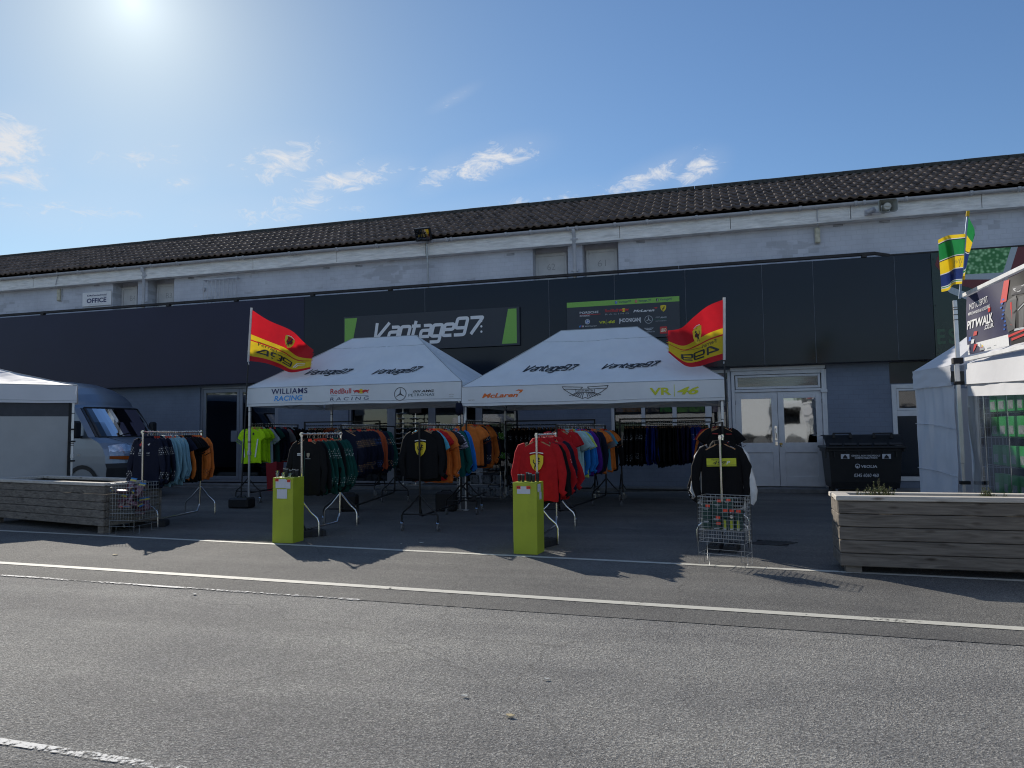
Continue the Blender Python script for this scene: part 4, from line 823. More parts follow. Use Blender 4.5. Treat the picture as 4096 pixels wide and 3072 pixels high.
for T, ws in ((T1, ((1220, 1498, 1408, 1473), (1487, 1494, 1688, 1468))), (T2, ((2091, 1485, 2315, 1452), (2404, 1470, 2645, 1443)))):
    A = Art()
    for x0, y0, x1, y1 in ws:
        a0, v0 = uv_front(T, x0, (y0+y1)/2+8); a1, v1 = uv_front(T, x1, (y0+y1)/2-6); _, vb = uv_front(T, (x0+x1)/2, max(y0, y1)+2); _, vt = uv_front(T, (x0+x1)/2, min(y0, y1)-2)
        A.word(a0, vb, a1, vt, black_i, .19, .75, 1)
    A.build('roof_lettering', roofmap(T), T.root)
def vx(T, px): return (at(px, 1570, T.o.y-.03)-V((T.o.x, T.o.y, 0))).dot(T.e)
def vz(T, px, py): return at(px, py, T.o.y-.03).z-(T.ze-T.vh)
def vrow(A, T, s, x0, x1, y0, y1, m, **k): A.text(s, vx(T, x0), vz(T, (x0+x1)/2, y1), vx(T, x1), vz(T, (x0+x1)/2, y0), m, **k)
def tp(A, T):
    if A.it: A.build('team_print', lambda u, v, w: T.val(u, v, .005+w), T.root)
A = Art(); T = T1
tp(A, T); A = Art()
vrow(A, T, 'WILLIAMS', 1084, 1228, 1553, 1575, navy_i, bold=.015, spacing=1.1); vrow(A, T, 'RACING', 1097, 1209, 1582, 1603, skyb_i, bold=.02, shear=.15)
tp(A, T); A = Art()
vrow(A, T, 'RedBull', 1321, 1404, 1554, 1575, red_i, bold=.012); bulls(A, vx(T, 1443), vz(T, 1443, 1565), vx(T, 1475)-vx(T, 1411), .11); vrow(A, T, 'RACING', 1320, 1474, 1588, 1601, navy_i, bold=-.005, spacing=1.5, shear=.15); A.line([(vx(T, 1324), vz(T, 1330, 1583)), (vx(T, 1472), vz(T, 1470, 1582))], .005, navy_i)
star3(A, vx(T, 1601), vz(T, 1601, 1575), .118, ink('dark_steel', (.06, .07, .08))); vrow(A, T, 'AMG', 1684, 1735, 1559, 1569, black_i, bold=.03, shear=.2); vrow(A, T, 'PETRONAS', 1634, 1736, 1574, 1585, ink('petrol', (.03, .09, .1)), spacing=1.05)
for i in range(5): A.line([(vx(T, 1652+i*6), vz(T, 1660, 1570)), (vx(T, 1657+i*6), vz(T, 1660, 1561))], .012, black_i)
tan_i = ink('tan', (.34, .3, .22)); vrow(A, T, 'tent hire', 1796, 1815, 1575, 1579, tan_i); A.text('and sales', vx(T, 1796), vz(T, 1805, 1589), vx(T, 1814), vz(T, 1805, 1585), tan_i)
tp(A, T1)
A = Art(); T = T2
tp(A, T); A = Art()
vrow(A, T, 'McLaren', 1927, 2072, 1572, 1590, orange_i, bold=.03, shear=.3); swoosh(A, vx(T, 2076), vz(T, 2076, 1566), vx(T, 2093)-vx(T, 2060), .075, orange_i)
wings(A, vx(T, 2340), vz(T, 2340, 1569), vx(T, 2433)-vx(T, 2249), .215, black_i)
tp(A, T); A = Art()
vrow(A, T, 'VR', 2598, 2685, 1551, 1581, acid_i, bold=.03); vrow(A, T, '46', 2708, 2797, 1546, 1578, acid_i, bold=.03, shear=.3); A.rect(vx(T, 2696), vz(T, 2696, 1587), vx(T, 2698.5), vz(T, 2697, 1538), acid_i)
tp(A, T); A = Art()
vrow(A, T, 'tent hire', 1872, 1897, 1597, 1603, tan_i)
tp(A, T2)
# weights on the legs
def weight(name, c, sx_, sy_, sz_, rz, label, m, cat='weight'):
    ax_, ay_ = V((math.cos(rz), math.sin(rz), 0)), V((-math.sin(rz), math.cos(rz), 0)); r = thing(name, c, label, cat); c = V(c)
    mb = MB(); mb.obox(c+V((0, 0, sz_/2)), ax_, ay_, V((0, 0, 1)), sx_/2, sy_/2, sz_/2, 0, .03); mb.build('block', m, r)
    mb = MB(); mb.tube([c+ax_*-.1+V((0, 0, sz_-.005)), c+ax_*-.07+V((0, 0, sz_+.03)), c+ax_*.07+V((0, 0, sz_+.03)), c+ax_*.1+V((0, 0, sz_-.005))], .01, 6); mb.build('handle', strap, r)
weight('tent_weight', (-8.66, 11.92, 0), .42, .3, .20, .05, 'black block weight at the foot of the left tent leg', blk)
weight('tent_weight', (-4.5, 12.0, 0), .36, .24, .34, .1, 'black bag weight at the leg where both tents meet', strap)
weight('tent_weight', (-6.25, 11.7, 0), .3, .22, .30, .3, 'black bag weight under the navy team shirts', strap)
# ------------------------------------------------------------------ neighbouring stalls
# left: rotated white gazebo whose nearer wall is closed
cl0 = V((-11.65, 10.95, 0)); eL = V((.64, .77, 0)).normalized(); nL = V((-.77, .64, 0)).normalized()
zeL, zbL = at(312, 1541, cl0.y).z, at(312, 1612, cl0.y).z
T3 = Tent('market_tent', cl0-eL*3.2, eL, nL, 3.2, 2.4, zeL, zeL+.37, .6, zeL-zbL, 'white market tent with closed front wall behind the left planter', canvas_s)
T3.roof(); T3.valance(); T3.legs([(3.15, .03), (.05, .03)])
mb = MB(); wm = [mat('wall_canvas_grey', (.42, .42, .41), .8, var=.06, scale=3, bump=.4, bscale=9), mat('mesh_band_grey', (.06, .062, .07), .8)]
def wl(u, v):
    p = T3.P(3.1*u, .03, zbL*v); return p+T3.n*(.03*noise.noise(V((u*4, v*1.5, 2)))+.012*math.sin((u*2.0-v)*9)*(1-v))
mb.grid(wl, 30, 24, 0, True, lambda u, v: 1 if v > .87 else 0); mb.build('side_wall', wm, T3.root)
mb = MB(); mb.beam(T3.P(3.1, .022, .1), T3.P(3.1, .022, zbL), .05, .012, 0, nL)
for z in (.5, .95, 1.32, 1.55): mb.beam(T3.P(3.08, .0, z), T3.P(3.2, .0, z), .05, .03)
mb.build('fastening_strip', strap, T3.root)
# right: two white stalls side by side
cp = at(3833, 1700, 10.85)
cA = V((2.98, 11.6, 0)); cB = V((cp.x-.03, 10.86, 0))
zB = at(3830, 1541, 10.86).z; zA = at(3660, 1556, 11.6).z; zBt = at(3828, 1462, 10.86).z; zAt = at(3642, 1487, 11.6).z
T4 = thing('market_tent', (cB.x, cB.y, 0), 'white market tent with plain closed side wall next to the waste bin', 'canopy tent', 'white stalls on the right')
cC = V((4.6, 12.1, 0)); cD = V((4.6, 10.9, 0))
def quadg(a, b, z0a, z0b, z1a, z1b, amp=.02, fo=(9, 3)):
    nrm = V(((b-a).y, -(b-a).x, 0)).normalized()
    def f(u, v):
        p = a*(1-u)+b*u; z0 = z0a*(1-u)+z0b*u; z1 = z1a*(1-u)+z1b*u; z = z0*(1-v)+z1*v
        return V((p.x, p.y, z))+nrm*(amp*noise.noise(V((u*fo[0]*.5, v*fo[1]*1.4, a.x)))+amp*.5*noise.noise(V((u*fo[0]*1.7, v*fo[1]*.6, 9)))*v)
    return f
mb = MB(); mb.grid(quadg(cA, cB, 0, 0, zA, zB, .03), 26, 26); mb.grid(quadg(cA+V((0, 0, 0)), cC, 0, 0, zA, zA), 6, 4); mb.build('side_wall', canvas_s, T4)
mb = MB(); o_ = V((-.03, -.015, 0)); mb.grid(quadg(cA+o_, cB+o_, zA, zB, zAt, zBt, .018), 16, 6); mb.build('valance', canvas_s, T4)
zpk = at(3828, 1412, 10.86).z
mb = MB(); pk = V((4.2, 11.5, zpk+.75))
def rf(a, za, b, zb_):
    def f(u, v): p = (V((a.x, a.y, za))*(1-u)+V((b.x, b.y, zb_))*u)*(1-v)+pk*v; return p+V((0, 0, -.06*math.sin(math.pi*v)+crease(p, .02)))
    return f
mb.grid(rf(cA+o_, zAt, cB+o_, zBt), 12, 10); mb.grid(rf(cB+o_, zBt, cD, zBt), 8, 8); mb.grid(rf(cC, zAt, cA+o_, zAt), 8, 8); mb.build('roof', canvas_s, T4)
fold = lambda z: V((cA.x*.5+cB.x*.5, cA.y*.5+cB.y*.5, z))
for z in (1.42, .78, .3): mb = MB(); mb.tube([V((cA.x, cA.y, z+.02))+V((-.02, -.01, 0)), fold(z)+V((-.03, -.012, 0)), V((cB.x, cB.y, z-.06))+V((-.02, -.01, 0))], .006, 5); mb.build('fold_crease', canvas_s, T4)
# the nearer stall: its long left flank runs towards the road, clear window, banner on a rail above
XS = cp.x+.10
T5 = thing('market_tent', (XS, 9.5, 0), 'white market tent with a clear window wall and banner frame at the right edge', 'canopy tent', 'white stalls on the right')
yf, yn = 10.74, 6.6
zv = lambda y, px, py: atX(px, py, XS).z
v0a, v0b = atX(3868, 1537, XS), atX(4096, 1522, XS); v1a, v1b = atX(3872, 1455, XS), atX(4096, 1426, XS)
def lin(a, b, y): t = (y-a.y)/(b.y-a.y); return a.z+(b.z-a.z)*t
mb = MB(); mb.grid(lambda u, v: V((XS-.03-.012*math.sin(u*17)*(1-v), yf+(yn-yf)*u, (lin(v0a, v0b, yf+(yn-yf)*u))*(1-v)+lin(v1a, v1b, yf+(yn-yf)*u)*v)), 40, 5); mb.build('valance', canvas_s, T5)
w0a, w0b = atX(3880, 1585, XS), atX(4096, 1578, XS)
wz = lambda y: lin(w0a, w0b, y)
yw0 = atX(3880, 1700, XS).y
mb = MB(); mb.grid(lambda u, v: V((XS+.01*math.sin(u*60)*(v)*.6, yf+(yn-yf)*u, wz(yf+(yn-yf)*u)*(1-v)+(lin(v0a, v0b, yf+(yn-yf)*u)+.05)*v)), 60, 3)
mb.grid(lambda u, v: V((XS-.02*math.sin(v*9+1)*u+.02*noise.noise(V((u*3, v*5, 0))), yf+(yw0-yf)*u+.045*math.sin(v*7.5)*u-.03*u*noise.noise(V((v*6, 0, 3))), wz(yf)*v)), 8, 30)
mb.grid(lambda u, v: V((XS+.005, yw0+(yn-yw0)*u, .28*v)), 20, 2); mb.build('side_wall', canvas_s, T5)
pvc = glass_mat('clear_pvc', (.86, .88, .88), .0, .10, .4)
mb = MB(); mb.grid(lambda u, v: V((XS+.004+.012*noise.noise(V((u*7, v*4, 0))), yw0+.02+(yn-yw0)*u, .28+(wz(yw0+(yn-yw0)*u)-.28)*v)), 40, 20); mb.build('clear_window', pvc, T5)
XE = XS+3.0
def r5(u, v): y = yf+(yn-yf)*v; return V((XS-.02+3.04*u, y, lin(v1a, v1b, y)+.8*(1-abs(2*u-1))-.05*math.sin(math.pi*v)*(1-abs(2*u-1))))
mb = MB(); mb.grid(r5, 16, 10); mb.build('roof', canvas_s, T5)
ev = lambda y: lin(v1a, v1b, y)
mb = MB(); mb.grid(lambda u, v: V((XE+.02*noise.noise(V((u*5, v*4, 1))), yf+(yn-yf)*u, (ev(yf+(yn-yf)*u)-.3)*v)), 20, 8)
for y in (yf, yn):
    mb.grid(lambda u, v: V((XS+3.0*u, y+(.02 if y == yf else -.02)*noise.noise(V((u*5, v*4, y))), (ev(y)-.28)*v)), 20, 8)
mb.build('far_wall', canvas_s, T5)
mb = MB()
for y, q in ((yf, .03), (yn, -.03)): mb.grid(lambda u, v: V((XS-.02+3.04*u, y+q, ev(y)-.3+.3*v)), 14, 3); mb.add([V((XS-.02, y+q*.9, ev(y))), V((XE+.02, y+q*.9, ev(y))), V((XS+1.5, y+q*.9, ev(y)+.8))], [(0, 1, 2)])
mb.grid(lambda u, v: V((XE+.03, yf+(yn-yf)*u, ev(yf+(yn-yf)*u)-.3+.3*v)), 16, 3); mb.build('end_valance', canvas_s, T5)
zt_ = atX(3838, 1190, cp.x).z; zm_ = atX(3835, 1438, cp.x).z
mb = MB(); px_ = cp.x; mb.beam((px_, 10.78, .9), (px_, 10.78, zm_+.02), .055, .055, 0, NY, .005); mb.beam((px_, 10.78, 0), (px_, 10.78, .9), .042, .042, 0, NY, .004); mb.beam((px_+.012, 10.76, zm_), (px_+.012, 10.76, zt_), .045, .045, 0, NY, .004); mb.box((px_-.05, 10.73, zm_-.05), (px_+.07, 10.83, zm_+.03), 1, .006)
for z in (.62, 1.95): mb.box((px_-.04, 10.74, z), (px_+.08, 10.82, z+.045), 1, .005)
for z in (zt_-.1, zt_-.13, zt_-.2, zt_-.27): mb.box((px_-.014, 10.73, z), (px_+.038, 10.79, z+.008), 1)
mb.build('pole', [alu, strap], T5)
ba, bb = atX(3858, 1181, XS-.05), atX(4096, 1068, XS-.05); bc, bd = atX(3866, 1438, XS-.05), atX(4096, 1388, XS-.05)
mb = MB(); dY = yn
mb.beam((XS-.05, ba.y, lin(ba, bb, ba.y)), (XS-.05, dY, lin(ba, bb, dY)), .05, .05, 0, V((0, 0, 1)), .004); mb.beam((XS-.05, bc.y, lin(bc, bd, bc.y)), (XS-.05, dY, lin(bc, bd, dY)), .05, .05, 0, V((0, 0, 1)), .004)
mb.build('banner_rail', mat('white_tube', (.75, .75, .75), .4), T5)
# banner
BN = thing('banner', (XS-.08, 9.5, 2.6), 'navy printed motorsport merchandise banner with a racing car on the stall frame', 'banner')
yb0 = atX(3868, 1300, XS-.08).y; yb1 = dY+.1
zt2 = lambda y: lin(ba, bb, y)-.05; zb2 = lambda y: lin(bc, bd, y)+.045
def bmap(u, v, w):   # u metres from the far end, v 0..1 up
    y = yb0-u; z = zb2(y)*(1-v)+zt2(y)*v; return V((XS-.08-w-.012*math.sin(u*4+v*5)-.015*noise.noise(V((u*2.4, v*2, 0))), y, z))
ban_navy = mat('banner_navy', (.035, .035, .085), .45, var=.15, scale=2); ban_dark = mat('banner_dark', (.02, .02, .022), .45, var=.3, scale=4)
BL = yb0-yb1
def bu(px, py): return yb0-atX(px, py, XS-.08).y
ucar = bu(4025, 1200)
mb = MB(); mb.grid(lambda u, v: bmap(u*BL, v, 0), 60, 20, 0, True, lambda u, v: 0 if u*BL < ucar else 1); mb.build('sheet', [ban_navy, ban_dark], BN)
A = Art(); uw = bu(4035, 1380)
A.rect(.01, .0, uw, .17, white_i, 2)
A.text('MOTORSPORT', bu(3878, 1220), .76, bu(3955, 1180), .86, white_i, .0, .0, 1.05, 3); A.text('MERCHANDISE & ACCESSORIES', bu(3875, 1230), .665, bu(3962, 1210), .715, white_i, .005, w=3)
A.text('PITWALK', bu(3872, 1290), .43, bu(3973, 1265), .575, white_i, .03, .2, w=3); A.text('.CO.UK', bu(3932, 1300), .35, bu(3973, 1285), .42, white_i, .02, .1, w=3)
def dia(px, v, m): u = bu(px, 1280); A.poly([(u-.05, v-.035), (u+.04, v-.035), (u+.06, v+.035), (u-.03, v+.035)], m, 3)
dia(3902, .33, red_i); dia(3883, .26, blue_i); dia(3893, .205, MATS['sign_white']); dia(3960, .64, red_i)
A.poly([(bu(4007, 1180), .66), (bu(4030, 1180), .66), (bu(4038, 1150), .97), (bu(4018, 1150), .98)], red_i, 3)
for i, (m, t) in enumerate(((navy_i, 'A'), (red_i, ''), (grey_i, ''), (grey_i, ''), (navy_i, 'McLaren'), (teal_i, ''))):
    u0 = .04+uw*.158*i
    if i == 0: A.text('A', u0+.01, .07, u0+.09, .14, m, .02, .4, w=3); A.text('ALPINE', u0, .03, u0+.09, .05, m, w=3)
    elif i == 1: A.poly([(u0, .03), (u0+.04, .15), (u0+.13, .15), (u0+.05, .06)], m, 3)
    elif i in (2, 3): A.rect(u0, .025, u0+.12, .15, m, 3); (A.circ(u0+.07, .1, .02, yel_i, 4) if i == 2 else A.text('3', u0+.02, .06, u0+.05, .11, white_i, w=4)); A.rect(u0+.02, .07, u0+.09, .08, red_i if i == 2 else white_i, 4)
    elif i == 4: A.text(t, u0, .08, u0+.11, .11, m, .02, .3, w=3); A.rect(u0+.01, .05, u0+.09, .06, grey_i, 3)
    else: A.rect(u0-.01, .02, u0+.17, .16, m, 3); wings(A, u0+.08, .115, .12, .04, white_i, False, 4, .004); A.text('ASTON MARTIN', u0+.02, .06, u0+.14, .08, white_i, w=4)
# racing car seen from the front, made of flat printed shapes
gy = ink('tyre_grey', (.09, .09, .095)); k0 = ucar
def cp_(pts, m, w=3): A.poly([(k0+a, b) for a, b in pts], m, w)
cp_([(.0, .2), (.22, .22), (.30, .64), (.27, .70), (.06, .66), (-.02, .5)], gy); cp_([(.32, .2), (.44, .22), (.46, .66), (.34, .66)], gy); cp_([(.5, .25), (1.6, .3), (1.5, .5), (.9, .62), (.5, .55)], ink('car_navy', (.03, .04, .10))); cp_([(.15, .72), (.5, .68), (.55, .8), (.18, .84)], ink('car_wing', (.04, .04, .05))); wings(A, k0+.34, .77, .26, .07, white_i, False, 4, .006)
cp_([(.1, .3), (.14, .62), (.18, .62), (.16, .28)], red_i, 4); cp_([(.55, .62), (.62, .86), (.78, .9), (.86, .7), (.78, .58)], orange_i, 4); cp_([(.62, .66), (.66, .8), (.76, .82), (.8, .68)], black_i, 5); cp_([(.5, .88), (.8, .93), (.9, .9), (.6, .84)], red_i, 4)
for a, b in ((.0, .12), (.1, .06), (.5, .1)): cp_([(a, b), (a+.5, b+.04), (a+.52, b+.07), (a, b+.035)], red_i, 5)
cp_([(.2, .19), (1.4, .14), (1.4, .17), (.22, .22)], silver_i, 4)
for i in range(7): A.line([(k0+.2+i*.13, .45+.02*i), (k0+.55+i*.13, .60+.03*(i % 3))], .012, silver_i if i % 2 else black_i, 5)
for i in range(9): A.rect(k0-.12+.03*(i % 3), .25+i*.055, k0-.07+.03*(i % 3), .275+i*.055, blue_i, 3)
A.build('print', lambda u, v, w: bmap(u, v, .004+w), BN)
# stock behind the clear window: a rack of green blister boxes and a grid panel
RK = thing('display_rack', (XS+.5, 9.0, 0), 'wire display rack of green boxes behind the clear stall window', 'rack')
mb = MB(); xr_ = XS+.10
for y in (10.5, 9.75, 9.0, 8.2, 7.2): mb.tube([(xr_, y, 0), (xr_, y, 2.0)], .012, 6)
for z in (.25, .55, .9, 1.25, 1.55, 1.9):
    for dx in (0, .12, .25): mb.tube([(xr_+dx, 10.5, z), (xr_+dx, 7.0, z)], .006, 5)
    for k in range(26): mb.tube([(xr_, 10.5-k*.14, z), (xr_+.25, 10.5-k*.14, z)], .004, 4)
mb.build('rack_frame', chrome, RK)
mb = MB()
for k in range(9): mb.tube([(xr_-.02+.03*k, 10.62-k*.035, .1), (xr_-.02+.03*k, 10.62-k*.035, 1.75)], .006 if k % 3 == 0 else .003, 4)
for k in range(14): mb.tube([(xr_-.02, 10.62, .1+k*.127), (xr_+.22, 10.34, .1+k*.127)], .006 if k % 3 == 0 else .003, 4)
mb.build('grid_panel', mat('grid_grey', (.3, .32, .36), .5), RK)
mb = MB(); mb.grid(lambda u, v: V((xr_+.34+.02*noise.noise(V((u*6, v*6, 0))), 10.68-3.9*u, 1.95*v)), 20, 10); mb.grid(lambda u, v: V((xr_-.02+1.9*u, 10.66, 2.0*v)), 10, 6); mb.build('back_panel', mat('stall_dark_sheet', (.02, .022, .024), .8), RK)  # dark sheet added so the stall's shaded inside looks dark
gbx = mat('box_green', (.03, .33, .07), .4, var=.15, scale=9); gwin = mat('box_window', (.35, .37, .36), .3, var=.5, scale=20)
proto = None; kk = 0
for zi, z in enumerate((.56, .91, 1.26, 1.56)):
    for yi in range(9):
        y = 10.12-yi*.26
        if proto is None:
            r = thing('toy_box', (0, 0, 0), '', 'box'); mb = MB(); mb.box((-.05, -.10, 0), (.05, .10, .24), 0, .004); mb.build('carton', gbx, r); mb = MB(); mb.box((-.053, -.07, .03), (-.051, .07, .13)); mb.build('box_window', gwin, r); proto = r; c = r
        else:
            c = proto.copy(); C.objects.link(c)
            for ch in proto.children: d = ch.copy(); C.objects.link(d); d.parent = c
        c.location = (xr_+.02+.01*random.random(), y, z+.004); c.rotation_euler = (0, 0, R(random.uniform(-8, 8)))
        tag(c, 'green toy box on the wire rack behind the clear stall window', 'box', 'green boxes behind the clear window'); kk += 1
# ------------------------------------------------------------------ flags
flag_red = mat('flag_red', (.62, .012, .022), .65, var=.06, trans=.45); flag_yel = mat('flag_yellow', (.78, .55, .02), .65, var=.06, trans=.45); flag_wht = mat('flag_hem', (.75, .75, .74), .7, trans=.3); fl_grn = mat('flag_green', (.02, .24, .06), .65, trans=.4); fl_blu = mat('flag_blue', (.02, .04, .17), .65, trans=.35); fl_dk = mat('flag_dark_line', (.01, .02, .04), .7)
def spl(pts, t):
    n = len(pts)-1; x = min(max(t, 0), .99999)*n; i = int(x); f = x-i
    p0, p1, p2, p3 = [V(pts[max(0, min(n, j))]) for j in (i-1, i, i+1, i+2)]
    return .5*((2*p1)+(p2-p0)*f+(2*p0-5*p1+4*p2-p3)*f*f+(3*p1-p0-3*p2+p3)*f**3)
def flagmap(top, bot, Y, dep, amp=.06, ph=0.0):
    def f(u, v, w=0):   # v 0 top .. 1 bottom
        a, b = spl(top, u), spl(bot, u); q = a*(1-v)+b*v; yy = Y+dep*u+amp*math.sin(u*8+v*2.2+ph)*min(1, u*3)+.02*math.sin(u*17+v*6)*u-w
        return at(q.x, q.y, yy)
    return f
def bands(v): return 0 if v < .475 else (1 if v < .575 else (0 if v < .60 else (1 if v < .90 else 0)))
FT1 = [(1006, 1238), (1075, 1282), (1165, 1322), (1215, 1368), (1252, 1398)]; FB1 = [(993, 1443), (1060, 1452), (1115, 1470), (1165, 1490), (1240, 1476)]
FT2 = [(2893, 1198), (2830, 1225), (2775, 1268), (2725, 1312), (2672, 1322)]; FB2 = [(2897, 1436), (2840, 1452), (2790, 1466), (2740, 1462), (2676, 1412)]
for nm, top, bot, Y, base, ptop, mir, lab in (('flag', FT1, FB1, 12.06, (962, 2030), (1006, 1231), False, 'red and yellow racing flag on a pole at the left tent corner'), ('flag', FT2, FB2, 11.98, (2921, 2040), (2897, 1190), True, 'red and yellow racing flag on a pole at the right tent corner, seen mirrored')):
    pb, pt = at(base[0], base[1], Y), at(ptop[0], ptop[1], Y); r = thing(nm, (pb.x, pb.y, max(0, pb.z)), lab, 'flag', 'red and yellow flags on the tents')
    p_w = at(bot[0][0], bot[0][1]+4, Y)
    mb = MB(); mb.tube([V((pb.x, pb.y, .03)), p_w], .014, 8, 0); mb.build('pole', blk, r)
    f = flagmap(top, bot, Y, .25 if not mir else .1, .05, 1.0 if mir else 0)
    mb = MB(); mb.grid(lambda u, v: f(u, v), 40, 40, 0, True, lambda u, v: bands(v)); cloth = mb.build('cloth', [flag_red, flag_yel], r)
    mb = MB(); mb.tube([p_w+(pt-p_w)*t/8 for t in range(9)], .022, 8); mb.tube([p_w, p_w+V((.03 if not mir else -.01, -.02, -.06))], .008, 5); mb.build('sleeve_hem', flag_wht, r)
    # frayed fly edge
    mb = MB(); rng = random.Random(3)
    for k in range(26):
        v = k/26; p = f(.995, v); q = f(1.0, v)+V((rng.uniform(.0, .05)*(1 if not mir else -1), .01, rng.uniform(-.03, .01))); mb.add([p, f(.995, v+.03), q], [(0, 1, 2)], bands(v+.015))
    mb.build('frayed_edge', [flag_red, flag_yel], r)
    A = Art(); mp_ = lambda u, v, w: f(u if not mir else u, 1-v, .006+w)
    if not mir:
        shield(A, .53, .71, .15, .30, yel_i, 1)
        A.line([(.475, .845), (.53, .865), (.585, .845)], .012, white_i, 3)
        A.text('Ferrari', .14, .345, .40, .415, black_i, .0, w=2); A.line([(.13, .43), (.42, .43)], .008, black_i)
        x = .14
        for st in ([rnd([(0.9, .25), (-.05, .25), (.6, 1), (.85, 1), (.85, 0)], .1)], [rnd([(1.0, .4), (0, .4), (0, 1), (1.0, 1), (1.0, 0), (0, 0)], .15)], [rnd([(1.0, .4), (0, .4), (0, 1), (1.0, 1), (1.0, 0), (0, 0)], .15)]):
            for s_ in st:
                for k, q in enumerate(stroke_poly(s_, .2)): A.poly([(x+a*.16, .165+b*.13) for a, b in q], black_i, 2+.05*k)
            x += .195
        for q in stroke_poly([(0, 0), (.25, 1), (1, 1)], .12)+stroke_poly([(.2, 0), (.4, .6), (1, .6)], .12): A.poly([(x+.02+a*.15, .165+b*.13) for a, b in q], white_i, 2)
        A.line([(.42, .36), (.9, .33)], .006, black_i)
    else:
        shield(A, .46, .60, .17, .34, yel_i, 1); A.line([(.40, .775), (.46, .795), (.52, .775)], .012, white_i, 3)
        A.text('Ferrari', .14, .315, .38, .385, black_i, 0, w=2)
        A.line([(.38, .33), (.8, .34)], .006, black_i)
        x = .12
        for st in ([rnd([(0.9, .25), (-.05, .25), (.6, 1), (.85, 1), (.85, 0)], .1)], [rnd([(1.0, .4), (0, .4), (0, 1), (1.0, 1), (1.0, 0), (0, 0)], .15)], [rnd([(1.0, .4), (0, .4), (0, 1), (1.0, 1), (1.0, 0), (0, 0)], .15)]):
            for s_ in st:
                for k, q in enumerate(stroke_poly(s_, .2)): A.poly([(x+a*.19, .15+b*.13) for a, b in q], black_i, 2+.05*k)
            x += .235
    A.build('print', mp_, r)
# third flag, on the banner frame
Y3 = 10.6
p0_, p1_, pm = at(3872, 845, Y3), at(3838, 1195, Y3), at(3852, 1105, Y3)
F3 = thing('flag', (p1_.x, p1_.y, p1_.z), 'green, yellow and blue striped flag on the pole above the printed banner', 'flag')
mb = MB(); mb.tube([p1_, p0_], .014, 8); mb.build('pole', mat('blue_grey_pole', (.2, .25, .33), .4, .5), F3)
mb = MB(); mb.tube([p0_, p0_-(p0_-p1_)*.06], .022, 8); mb.tube([pm, pm-(p0_-p1_)*.04], .026, 8); mb.build('sleeve', flag_yel, F3)
def b3(v):
    for lim, k in ((.07, 0), (.09, 3), (.105, 4), (.40, 1), (.415, 3), (.43, 4), (.66, 0), (.675, 4), (.69, 3), (.90, 2), (.915, 3), (.935, 1), (.95, 3), (1.01, 0)):
        if v < lim: return k
mats3 = [flag_yel, fl_grn, fl_blu, flag_wht, fl_dk]
A1 = flagmap([(3862, 935), (3830, 938), (3790, 942), (3752, 960)], [(3848, 1135), (3812, 1140), (3795, 1160), (3766, 1168)], Y3-.05, -.22, .07, 1.0)
A2 = flagmap([(3874, 868), (3885, 890), (3897, 915), (3899, 940)], [(3852, 1112), (3858, 1105), (3862, 1085), (3868, 1045)], Y3+.02, .22, .03, .5)
mb = MB(); mb.grid(lambda u, v: A1(u, v), 30, 60, 0, True, lambda u, v: b3(v)); mb.grid(lambda u, v: A2(u, v), 16, 60, 0, True, lambda u, v: b3(.25+.75*v) if v > .3 else 1); F3c = mb.build('cloth', mats3, F3)
A = Art(); f3 = lambda u, v, w: A1(u, 1-v, .006+w)
A.line([(.06, .52), (.1, .42), (.14, .52), (.18, .4), (.16, .34), (.12, .38), (.2, .5), (.26, .42), (.3, .5), (.34, .44)], .008, navy_i); A.line([(.38, .5), (.36, .36)], .008, navy_i); A.build('signature', f3, F3)
